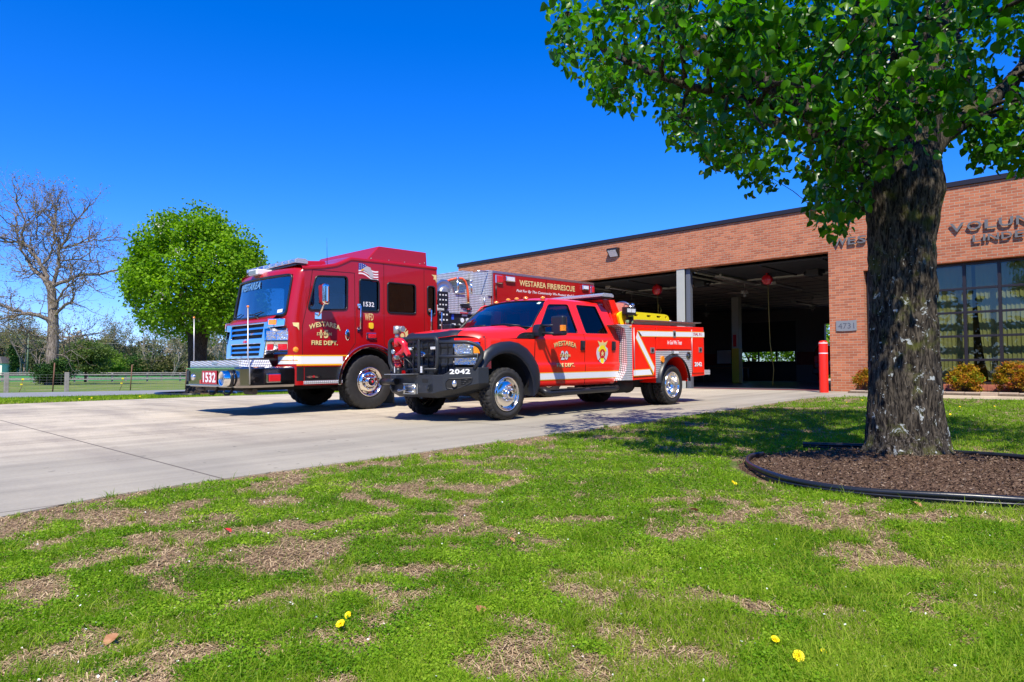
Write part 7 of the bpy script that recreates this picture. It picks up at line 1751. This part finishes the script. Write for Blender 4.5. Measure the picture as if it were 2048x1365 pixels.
lob = np.array([noise.noise(Vector(q * .9)) for q in c]); c[:, :2] *= (1 + .10 * lob)[:, None]; c[:, 2] = 4.28 + (c[:, 2] - 4.28) * (1 + .09 * lob)
gq = np.array([noise.noise(Vector(q * 1.25)) for q in c]); c = c[gq > -.22]; K = len(c); per = 84; i = np.repeat(np.arange(K), per); P = c[i] + np.clip(rng.normal(size=(K * per, 3)), -1.7, 1.7) * np.array([.17, .17, .19])
M_['pearleaf2'] = leafmat('far pear leaves', (.075, .170, .008), (.150, .300, .012), (.30, .47, .03), .45, .4, (1, 1.1, .2))
cl = rng.uniform(0, 1, K)
leaves('crown', P, .112, 'pearleaf2', t, np.clip(cl[i] * .55 + rng.uniform(0, .45, len(i)), 0, 1), droop=.5, up=.6, rng=rng)
k = rng.choice(K, 70, replace=False); i = np.repeat(k, 26); leaves('blossom', c[i] + rng.normal(size=(len(i), 3)) * .10, .045, 'blossom', t, None, droop=0, up=.3, width=1.2, rng=rng)
b = MB(); b.tube([(0, 0, -.2), (.0, 0, .15), (0, .02, .8), (.02, 0, 1.5), (.03, 0, 2.1), (.0, .0, 3.2), (0, 0, 5)], [.46, .34, .30, .30, .33, .18, .05], 18)
for a in range(14):
    q = c[(a * 37) % K]; b.tube(crook([(0, 0, 1.7 + .12 * a), Vector(q) * .5 + Vector((0, 0, 1.3)), Vector(q)], 4, .04, rt), [lerp(.11, .02, j / 8) for j in range(9)], 7)
b.build('trunk', 'bark2', t)
b = MB(); q = [(1.4 * math.cos(a) , 1.25 * math.sin(a), -.05 + .03) for a in lin(math.pi * .2, math.pi * 1.9, 24)]
tag(MB().tube([(PT[0] + x, PT[1] + y, gz(PT[0] + x, PT[1] + y) + .06) for x, y, z in q], .045, 8).build('landscape_edging', 'edging'), 'black edging ring round the far green tree beyond the driveway', 'edging')
n1 = 30; tag(MB().add([(PT[0] + 1.3 * r * math.cos(2 * math.pi * i / n1), PT[1] + 1.15 * r * math.sin(2 * math.pi * i / n1), gz(PT[0], PT[1]) + .10 - .07 * r) for r in (.0, .5, 1) for i in range(n1)], [(j * n1 + i, j * n1 + (i + 1) % n1, (j + 1) * n1 + (i + 1) % n1, (j + 1) * n1 + i) for j in range(2) for i in range(n1)], True).build('mulch_ring', 'mulch'), kind='structure')

# ---- recursive bare limbs
def grow(b, tips, p, d, L, r, depth, rn, up=.12, wig=.32, seg=5, spread=.75, kids=(2, 3), shrink=.72):
    pts = [p.copy()]; dd = d.copy(); n = 4
    for i in range(n):
        dd = (dd + Vector((rn.gauss(0, wig), rn.gauss(0, wig), rn.gauss(0, wig) + up)) * .5).normalized(); pts.append(pts[-1] + dd * L / n)
    b.tube(pts, [lerp(r, r * .62, i / n) for i in range(n + 1)], max(3, seg), cap=False)
    if depth <= 0: tips.append(pts[-1]); tips.append(pts[-3]); return
    for k in range(rn.randint(*kids)):
        q = pts[-1] if k == 0 else pts[rn.randint(1, n)]
        ax = Vector((rn.gauss(0, 1), rn.gauss(0, 1), rn.gauss(0, 1))).normalized(); nd = (dd + ax * spread * (0.5 if k == 0 else 1)).normalized()
        grow(b, tips, q, nd, L * shrink * rn.uniform(.8, 1.15), r * (.62 if k == 0 else .5), depth - 1, rn, up, wig, seg - 1, spread, kids, shrink)
# oak traced limb by limb
OK_ = (-70.8, 14.6); ozb = gz(*OK_) - .05; t = thing('oak_tree', 'tall wide oak with bare crooked branches and few brown buds standing in the field', 'tree', (*OK_, ozb))
u = .01352 * 1.0
LB = {'trunk': ([(345, 1265), (345, 1100), (343, 950), (345, 850), (335, 740), (325, 640), (300, 590)], .52, .30),
 'B': ([(345, 870), (285, 805), (190, 790), (100, 745), (0, 690), (-60, 640)], .20, .06), 'C': ([(200, 790), (110, 805), (40, 825), (-60, 850)], .10, .04),
 'D': ([(358, 810), (420, 755), (510, 710), (520, 650)], .16, .06), 'E': ([(330, 625), (400, 570), (470, 525), (600, 510), (720, 440), (800, 360)], .20, .05),
 'F': ([(325, 630), (350, 540), (372, 460), (370, 380), (415, 300), (470, 200), (540, 120)], .20, .05), 'G': ([(372, 400), (350, 310), (300, 200), (290, 100)], .11, .04),
 'H': ([(300, 590), (275, 500), (210, 400), (170, 350), (90, 330), (-10, 330)], .22, .05), 'I': ([(285, 590), (200, 510), (130, 430), (70, 340), (20, 230), (10, 130)], .18, .05),
 'J': ([(272, 470), (320, 380), (340, 290), (345, 150), (350, 80)], .12, .04), 'K': ([(200, 385), (150, 300), (175, 180), (130, 60)], .10, .04), 'L': ([(300, 575), (250, 540), (130, 490), (30, 490)], .10, .04),
 'M': ([(362, 770), (390, 700), (480, 610), (600, 560)], .13, .04), 'N': ([(375, 440), (480, 440), (620, 460)], .09, .03), 'O': ([(345, 960), (420, 950), (510, 930)], .06, .03), 'P': ([(340, 970), (260, 930), (170, 910)], .07, .03), 'Q': ([(345, 1010), (250, 1030), (190, 990)], .06, .02), 'R': ([(350, 1040), (420, 1060), (480, 1010)], .06, .02), 'S': ([(385, 360), (470, 340), (560, 310), (650, 300)], .08, .03), 'T': ([(220, 310), (215, 200), (200, 80)], .08, .03)}
rn = random.Random(12); b = MB(); tips = []
for nm, (pp, r0, r1) in LB.items():
    dz = rn.uniform(-1, 1) * .55 if nm != 'trunk' else 0
    x0 = pp[0][0]
    ctl = [Sv * ((x - 345) * u) + Fv * (dz * (abs(x - x0) + abs(y - pp[0][1])) * u * .8 if nm != 'trunk' else 0) + Vector((0, 0, (1262 - y) * u)) for x, y in pp]
    pts = crook(ctl, 4, .10 if nm != 'trunk' else .03, rn); m = len(pts)
    b.tube(pts, [lerp(r0, r1, i / (m - 1)) for i in range(m)], 10 if nm == 'trunk' else 6)
    if nm == 'trunk': continue
    for i in range(3, m, 2):
        for _ in range(2):
            d_ = (pts[i] - pts[i - 1]).normalized() + Vector((rn.gauss(0, .7), rn.gauss(0, .7), rn.gauss(.1, .6))); grow(b, tips, pts[i], d_.normalized(), rn.uniform(.9, 1.7), .055, 3, rn, .10, .45, 4, .9)
    grow(b, tips, pts[-1], (pts[-1] - pts[-2]).normalized(), 1.5, r1 * .8, 3, rn, .08, .4, 5, .9)
b.build('trunk', 'bark3', t)
rng = np.random.default_rng(3); TP = np.array([tuple(p) for p in tips]); i = rng.integers(0, len(TP), 11000)
M_['bud'] = leafmat('brown oak buds', (.13, .075, .03), (.24, .17, .06), (.30, .27, .08), .3, .7, (1, 1, .5))
leaves('buds', TP[i] + rng.normal(size=(len(i), 3)) * .13, .11, 'bud', t, None, droop=.1, up=.3, rng=rng)
def blob(name, x, y, wx, wz, n, m, lab, cat, size=.2, z0=.0, grp=None, seed=1, core=None, zb=None, conic=0, sw=None):
    """a shrub or small tree: leaves through a lumpy crown over a stem"""
    rng = np.random.default_rng(seed); t = thing(name, lab, cat, (x, y, gz(x, y) if zb is None else zb), group=grp)
    K = 70; c = unit(rng.normal(size=(K, 3))) * (rng.uniform(.2, 1, (K, 1)) ** .5); 
    if conic: hz = (c[:, 2] + 1) / 2; c[:, :2] *= (1.15 - hz)[:, None]
    c = c * np.array([wx / 2, wx / 2, wz / 2]) + np.array([0, 0, z0 + wz / 2]); i = rng.integers(0, K, n); P = c[i] + rng.normal(size=(n, 3)) * np.array([wx * .09, wx * .09, wz * .07]); P[:, 2] = np.maximum(P[:, 2], .02)
    leaves('crown', P, size, m, t, np.clip(rng.uniform(0, 1, K)[i] * .6 + rng.uniform(0, .4, n), 0, 1), droop=0, up=.5, rng=rng)
    b = MB(); r = sw or wx * .03; b.tube([(0, 0, -.1), (.02 * wx, 0, wz * .3 + z0 * .5), (0, 0, z0 + wz * .8)], [r, r * .8, r * .2], 8)
    for k in range(8): b.tube([(0, 0, z0 + wz * .1 + .05 * wz * k), tuple(c[k * 5])], [r * .4, r * .1], 5)
    b.build('trunk', 'bark2', t); return t
M_['ever'] = leafmat('dark evergreen foliage', (.012, .038, .010), (.026, .070, .014), (.06, .13, .02), .1, .6, (.6, 1, .3))
M_['bushgreen'] = leafmat('mid green foliage', (.05, .09, .025), (.09, .14, .035), (.15, .20, .055), .3, .6)
def pos(px, Z, z=None):     # a spot on the field at distance Z in the direction of a photo column
    u = (px - 1024) / 1365.3; x = Z * (CF[0] + u * CF[1]); y = Z * (CF[1] - u * CF[0]); return x, y
x, y = OK_; blob('cedar_shrub', x + .2, y + .2, 2.9, 2.2, 9000, 'ever', 'dark green cedar scrub round the foot of the bare oak', 'shrub', .13, seed=4)
x, y = pos(172, 84); blob('holly_tree', x, y, 5.2, 3.9, 11000, 'bushgreen', 'bushy mid green tree just right of the oak trunk', 'tree', .22, z0=1.1, seed=6)
x, y = pos(205, 135); blob('round_bush', x, y, 9, 5.0, 7000, leafmat('yellow green foliage', (.06, .12, .015), (.11, .19, .02), (.18, .26, .04), .3, .6), 'pale green round bush at the edge of the far wood', 'bush', .35, seed=8)
x, y = pos(26, 150); blob('cedar_tree', x, y, 3.6, 7.2, 3500, 'ever', 'small pointed dark cedar beside the cream house', 'tree', .3, seed=9, conic=1)
M_['scrub'] = leafmat('brown green scrub', (.05, .065, .02), (.12, .12, .045), (.23, .19, .11), .2, .7)
# bare trees that stand out from the wood
rn = random.Random(31)
for k, (px, Z, H, lab, m, lean) in enumerate(((232, 150, 13, 'pale bare tree left of the round green tree', 'pale_bark', .1), (300, 145, 15, 'tallest pale bare tree behind the round green tree', 'pale_bark', -.1), (345, 140, 12.5, 'bare tree behind the trunk of the round green tree', 'pale_bark', .2), (452, 135, 13, 'bare tree between the green tree trunk and the fire engine', 'pale_bark', 0), (410, 140, 12, 'bare tree right of the green tree trunk', 'pale_bark', 0),
     (10, 165, 12.5, 'bare wood edge tree behind the cream house', 'bark3', 0), (48, 150, 14, 'tall bare tree behind the utility pole', 'bark3', 0), (85, 160, 13.5, 'bare tree left of the oak trunk', 'bark3', 0), (222, 150, 10, 'bare tree at the middle of the far wood', 'bark3', 0))):
    x, y = pos(px, Z); t = thing('bare_tree', lab, 'tree', (x, y, gz(x, y)), group='bare trees at the wood edge'); b = MB(); tips = []
    for q in range(3 if m == 'pale_bark' else 2):
        grow(b, tips, Vector((rn.uniform(-.5, .5), rn.uniform(-.5, .5), 0)), Vector((rn.gauss(lean, .25), rn.gauss(0, .25), 1)).normalized(), H * .30, .14 * H / 9, 5 if Z < 100 else 5, rn, .22, .30, 6, .75, (2, 3), .78)
    b.build('trunk', m, t)
    TP = np.array([tuple(p) for p in tips]); rng = np.random.default_rng(k); i = rng.integers(0, len(TP), 2600)
    leaves('buds', TP[i] + rng.normal(size=(len(i), 3)) * .25, .26, leafmat('early buds', (.14, .12, .07), (.22, .20, .11), (.26, .27, .12), .3, .7), t, None, droop=0, up=.3, rng=rng)
# low scrub under them
for k, (px, Z, w_, h_, m) in enumerate(((225, 158, 12, 4.2, 'scrub'), (262, 152, 12, 3.8, 'scrub'), (305, 150, 12, 5.0, 'ever'), (352, 148, 12, 4.2, 'scrub'), (425, 145, 12, 4.4, 'scrub'), (470, 145, 11, 4.8, 'bushgreen'))):
    x, y = pos(px, Z); blob('thicket', x, y, w_, h_, 4600, m, (['dark thicket at the left end of the row behind the fence', 'green thicket left of the round tree', 'dark thicket behind the left half of the round tree', 'green thicket behind the round tree trunk', 'dark thicket right of the round tree trunk', 'green thicket behind the fire engine bumper'][k]), 'thicket', .40, grp='thickets behind the field fence', seed=40 + k)
# the far wood: one mass
rng = np.random.default_rng(15); PP = []; RR = []
Zs = 190
for k in range(150):
    px = rng.uniform(-420, 900); Z = rng.uniform(175, 225); x, y = pos(px, Z)
    kind = 0 if (165 < px < 330 and rng.uniform() < .8) else (1 if rng.uniform() < .85 else 0)
    H = rng.uniform(8.5, 12) if kind == 1 else rng.uniform(7.5, 10); H *= 1.15 if px < 90 else 1; W = rng.uniform(5, 9); n = 900 if kind == 0 else 620
    q = unit(rng.normal(size=(n, 3))) * rng.uniform(.2, 1, (n, 1)) ** .4; q = q * np.array([W / 2, W / 2, H / 2]) + np.array([x, y, H / 2 + .1]); PP.append(q)
    base = rng.uniform(.05, .3) if kind == 0 else rng.uniform(.62, 1.0); RR.append(np.clip(base + rng.uniform(-.08, .08, n), 0, 1))
M_['wood'] = leafmat('mixed far wood', (.018, .05, .016), (.15, .13, .065), (.34, .28, .21), .15, .8, (.9, 1, .6))
o = leaves('woodland', np.concatenate(PP), .75, 'wood', None, np.concatenate(RR), droop=0, up=.3, rng=rng); tag(o, 'distant mixed wood of dark pines and bare brown trees along the horizon', 'wood', kind='stuff')
# trees behind the station, seen through the open bay
for k, (x, y, w_, h_, lab) in enumerate(((-27, 58, 8, 9, 'left green tree behind the station, seen through the rear door panes'), (-22.5, 60, 8, 9.5, 'green tree behind the station, centred behind the rear door panes'), (-17.5, 62, 4, 3.0, 'low green tree behind the open rear doorway'))):
    blob('leafy_tree', x, y, w_, h_, 6500, 'pearleaf2', lab, 'tree', .28, grp='trees behind the station', seed=60 + k, zb=.3)
x, y = pos(1662, 62); t = thing('bare_tree', 'bare dark tree seen through the open rear doorway beside the bollard', 'tree', (x, y, .3)); b = MB(); tips = []
grow(b, tips, Vector((0, 0, 0)), Vector((-.1, 0, 1)), 2.8, .2, 5, rn, .15, .4, 6, .8, (2, 3), .8); grow(b, tips, Vector((.3, 0, .2)), Vector((-.5, .2, 1)).normalized(), 2.4, .14, 5, rn, .15, .4, 6, .8, (2, 3), .8); b.build('trunk', 'bark2', t)

# ================================================================== FENCES, ROADSIDE THINGS
M_['oldwood'] = mat('weathered grey wood', (.30, .28, .25), .9, noise_=(6, .7, (.17, .155, .14)))
M_['rust'] = mat('rusty steel post', (.16, .075, .045), .8)
M_['wire'] = mat('thin fence wire', (.30, .30, .30), .5, .5)
FX = -40.5; ft = thing('wire_fence', 'wire mesh fence with square wooden and thin rusty posts along the road', 'fence', (FX, 6.5, gz(FX, 6.5)))
for y, h, k in ((-2.5, .95, 0), (6.5, .95, 0), (9.0, .98, 0), (20.5, .95, 0), (8.4, 1.45, 1), (11.95, 1.38, 1), (14.8, 1.3, 1), (2.6, 1.35, 1), (17.6, 1.3, 1)):
    b = MB(); 
    if k == 0: b.box((-.09, y - 6.5 - .09, -.1), (.09, y - 6.5 + .09, h)); b.build('wooden_post', 'oldwood', ft, bevel=.015)
    else: b.tube([(0, y - 6.5, -.1), (.03, y - 6.5 + .05, h)], .03, 6); b.build('steel_post', 'rust', ft)
b = MB()
for z in lin(.08, .86, 7): b.tube([(0, -18, z), (0, 2, z - .01), (0, 22, z)], .0045, 3, cap=False)
for y in lin(-14, 20, 114): b.tube([(0, y, .06), (0, y, .86)], .003, 3, cap=False)
b.build('wire_mesh', 'wire', ft)
for y0, nm in ((7.0, 'yellow plastic marker on a bent stake left of the first fence post'), (11.4, 'yellow plastic marker on a bent stake beside the rusty post')):
    t = thing('marker_stake', nm, 'stake', (FX + .1, y0, gz(FX, y0)), group='marker stakes at the wire fence')
    b = MB(); b.tube([(0, 0, 0), (.05, .1, .3), (.05, .12, .62)], .012, 5); b.build('stake', 'rust', t)
    b = MB(); b.box((.02, .08, .60), (.08, .17, .68)); b.box((.0, .03, .36), (.06, .12, .42)); b.build('marker', 'yellow', t)
def railfence(X0, Y0, Y1, n, rails, lab, h=1.05, slope=0):
    ft = thing('board_fence', lab, 'fence', (X0, Y0, gz(X0, Y0)), group='board fences across the field'); b = MB()
    for i, y in enumerate(lin(0, Y1 - Y0, n)): q = MB(); q.box((-.07 + slope * y, y - .08, -.1), (.07 + slope * y, y + .08, h + .08)); q.build('fence_post', 'oldwood', ft)
    for z in rails: b = MB(); b.tube([(.09, 0, z), (.09 + slope * (Y1 - Y0) / 2, (Y1 - Y0) / 2, z), (.09 + slope * (Y1 - Y0), Y1 - Y0, z)], .10, 4); b.build('rail', 'oldwood', ft)
railfence(-92, -14, 76, 24, (.35, .9), 'nearer weathered two rail board fence across the field')
railfence(-104, -16, 90, 24, (.4, .8, 1.1), 'farther weathered rail fence before the green crop')
x, y = pos(55, 138); t = thing('utility_pole', 'tall slim greenish utility pole at the left of the field', 'pole', (x, y, gz(x, y)))
b = MB(); b.tube([(0, 0, 0), (.05, .05, 8.6)], [.16, .11], 8); b.build('pole', mat('green grey treated pole', (.13, .17, .10), .8), t)
b = MB()
for z in (8.2, 7.2): b.tube([(0, 0, z), (20, 60, z - 1.4), (50, 130, z - .5)], .025, 3, cap=False)
b.build('wires', 'wire', t)
def house(px, Z, wd, dp, h, rh, wm, rm, lab, nm='house'):
    x, y = pos(px, Z); t = thing(nm, lab, nm.split('_')[-1], (x, y, gz(x, y)), (0, 0, R_(44.4)))
    b = MB(); b.box((-wd / 2, -dp / 2, 0), (wd / 2, dp / 2, h)); b.build('wall', wm, t)
    b = MB(); b.prism([(-wd / 2 - .3, h + .01), (wd / 2 + .3, h + .01), (wd / 2 - .2, h + rh), (-wd / 2 + .2, h + rh)] if rh > 1 else [(-wd / 2 - .1, h + .01), (wd / 2 + .1, h + .01), (0, h + rh)], 'y', -dp / 2 - .3, dp / 2 + .3); b.build('roof', rm, t)
    b = MB(); b.box((wd * .02, -dp / 2 - .05, .1), (wd * .12, -dp / 2 - .005, h * .85)); b.build('door', 'white', t)
M_['cream'] = mat('cream siding', (.80, .78, .55), .8); M_['roofgrey'] = mat('grey brown shingles', (.16, .13, .12), .9)
house(2, 150, 5.0, 6, 2.6, 1.5, 'cream', 'roofgrey', 'small cream house with grey roof at the left edge of the field')
house(158, 148, 3.6, 3.4, .95, .35, mat('grey metal siding', (.55, .55, .58), .6), 'white', 'low grey shed with white roof right of the oak', 'garden_shed')
house(126, 150, 1.8, 2, .9, .3, 'white', 'roofgrey', 'tiny white hut between the oak and the utility pole', 'small_hut')
for px, Z, L_, m, lab in ((202, 150, 3.0, 'cream', 'cream coloured vehicle roof beyond the field fence'), (262, 150, 3.6, 'roofgrey', 'dull red vehicle beyond the field fence')):
    x, y = pos(px, Z); t = thing('distant_car', lab, 'car', (x, y, gz(x, y) - .2), (0, 0, R_(44.4)))
    b = MB(); b.prism([(-L_ / 2, 0), (L_ / 2, 0), (L_ / 2, .35), (L_ * .3, .45), (L_ * .12, .75), (-L_ * .25, .75), (-L_ * .42, .42), (-L_ / 2, .35)], 'y', -.6, .6); b.build('body', m if px < 250 else mat('dull red paint', (.35, .12, .10), .6), t, bevel=.08)
    for s in (-.3, .3): b = MB(); b.cyl((L_ * s, -.62, .12), (L_ * s, -.5, .12), .2); b.build('wheel', 'rubber', t)
    b = MB(); b.box((-L_ * .2, -.61, .45), (L_ * .1, -.601, .68)); b.build('window', 'privacy', t)
# ================================================================== VEHICLE INSIDE THE BAY
s_ = thing('parked_suv', 'dark red sport utility vehicle parked inside the bay with its rear facing out', 'car', (-11.55, 33.2, .345))
b = MB(); prof = [(0, .38), (4.7, .38), (4.75, .75), (4.55, 1.02), (3.5, 1.12), (2.9, 1.62), (2.6, 1.74), (.45, 1.76), (.12, 1.55), (-.02, 1.05), (-.04, .75)]
b.prism(prof, 'x', -.93, .93); bd_ = b.build('body', mat('dark red car paint', (.16, .008, .012), .25, 0, 1), s_, bevel=.09, seg=3)
b = MB(); b.prism([(-.72, 1.10), (.72, 1.10), (.62, 1.56), (-.62, 1.56)], 'y', 0, .02); b.v = [(x, y * 1 + .055 + (z - 1.1) * .20 - .05, z) for x, y, z in b.v]; b.build('rear_window', 'privacy', s_)
for x in (-.86, .62): b = MB(); b.box((x, -.075, .95), (x + .24, .0, 1.28)); b.build('tail_light', 'lens_red', s_, bevel=.02)
b = MB(); b.box((-.95, -.12, .42), (.95, .0, .70)); b.build('rear_bumper', 'black', s_, bevel=.04)
b = MB(); b.box((-.19, -.06, .88), (.19, -.045, 1.03)); b.build('licence_plate', 'white', s_)
b = MB(); b.box((-.65, .3, 1.79), (-.6, 2.5, 1.83)); b.box((.6, .3, 1.79), (.65, 2.5, 1.83)); b.build('roof_rack', 'steel', s_)
for x, y in ((.85, .9), (-.85, .9), (.85, 3.8), (-.85, 3.8)):
    o = tyre_mb(.36, .24, .22, 20, .006).build('wheel', 'rubber', s_); o.location = (x + (.1 if x > 0 else -.1), y, .36)
    if x < 0: o.rotation_euler = (0, 0, math.pi)
    b = MB(); b.lathe([(.22, -.04), (.20, -.02), (0, -.02)], seg=20); b.build('rim', 'steel', o)
# second big overhead things deep in the bay stay dark; a work table and a white board lean by the rear wall
t = thing('work_table', 'low work table with orange top behind the yellow column', 'table', (-18.6, 36.4, .345))
b = MB(); b.box((-1.3, -.4, .72), (1.3, .4, .76)); b.build('tabletop', mat('orange laminate', (.45, .12, .02), .5), t)
for x in (-1.2, 1.2):
    for y in (-.34, .34): b = MB(); b.cyl((x, y, 0), (x, y, .72), .025); b.build('leg', 'steel', t)
t = thing('notice_board', 'pale framed notice board standing behind the work table', 'board', (-19.4, 37.86, .345))
b = MB(); b.box((-.45, -.02, 1.0), (.45, .03, 1.8)); b.build('panel', 'white', t); b = MB(); b.box((-.5, -.035, .95), (.5, -.021, 1.0)); b.box((-.5, -.035, 1.8), (.5, -.021, 1.85)); b.box((-.5, -.035, 1.0), (-.45, -.021, 1.8)); b.box((.45, -.035, 1.0), (.5, -.021, 1.8)); b.build('frame', 'black', t)

# trees beyond the lawn on the photographer's side: they show only as reflections in glass and chrome
rng = np.random.default_rng(91); PP = []; RR = []
for k in range(46):
    a = R_(lerp(150, 395, k / 45)); D = rng.uniform(42, 58); x, y = D * math.cos(a), D * math.sin(a)
    H = rng.uniform(7, 12); W = rng.uniform(7, 10); n = 520
    q = unit(rng.normal(size=(n, 3))) * rng.uniform(.2, 1, (n, 1)) ** .4; q = q * np.array([W / 2, W / 2, H / 2]) + np.array([x, y, H / 2 - .3])
    if x < -20 and y > -22: continue
    PP.append(q); RR.append(np.clip(rng.uniform(.05, .5) + rng.uniform(-.08, .08, n), 0, 1))
o = leaves('woodland', np.concatenate(PP), .8, 'wood', None, np.concatenate(RR), droop=0, up=.3, rng=rng); tag(o, 'belt of trees on the other side of the lawn, facing the station front', 'wood', kind='stuff')
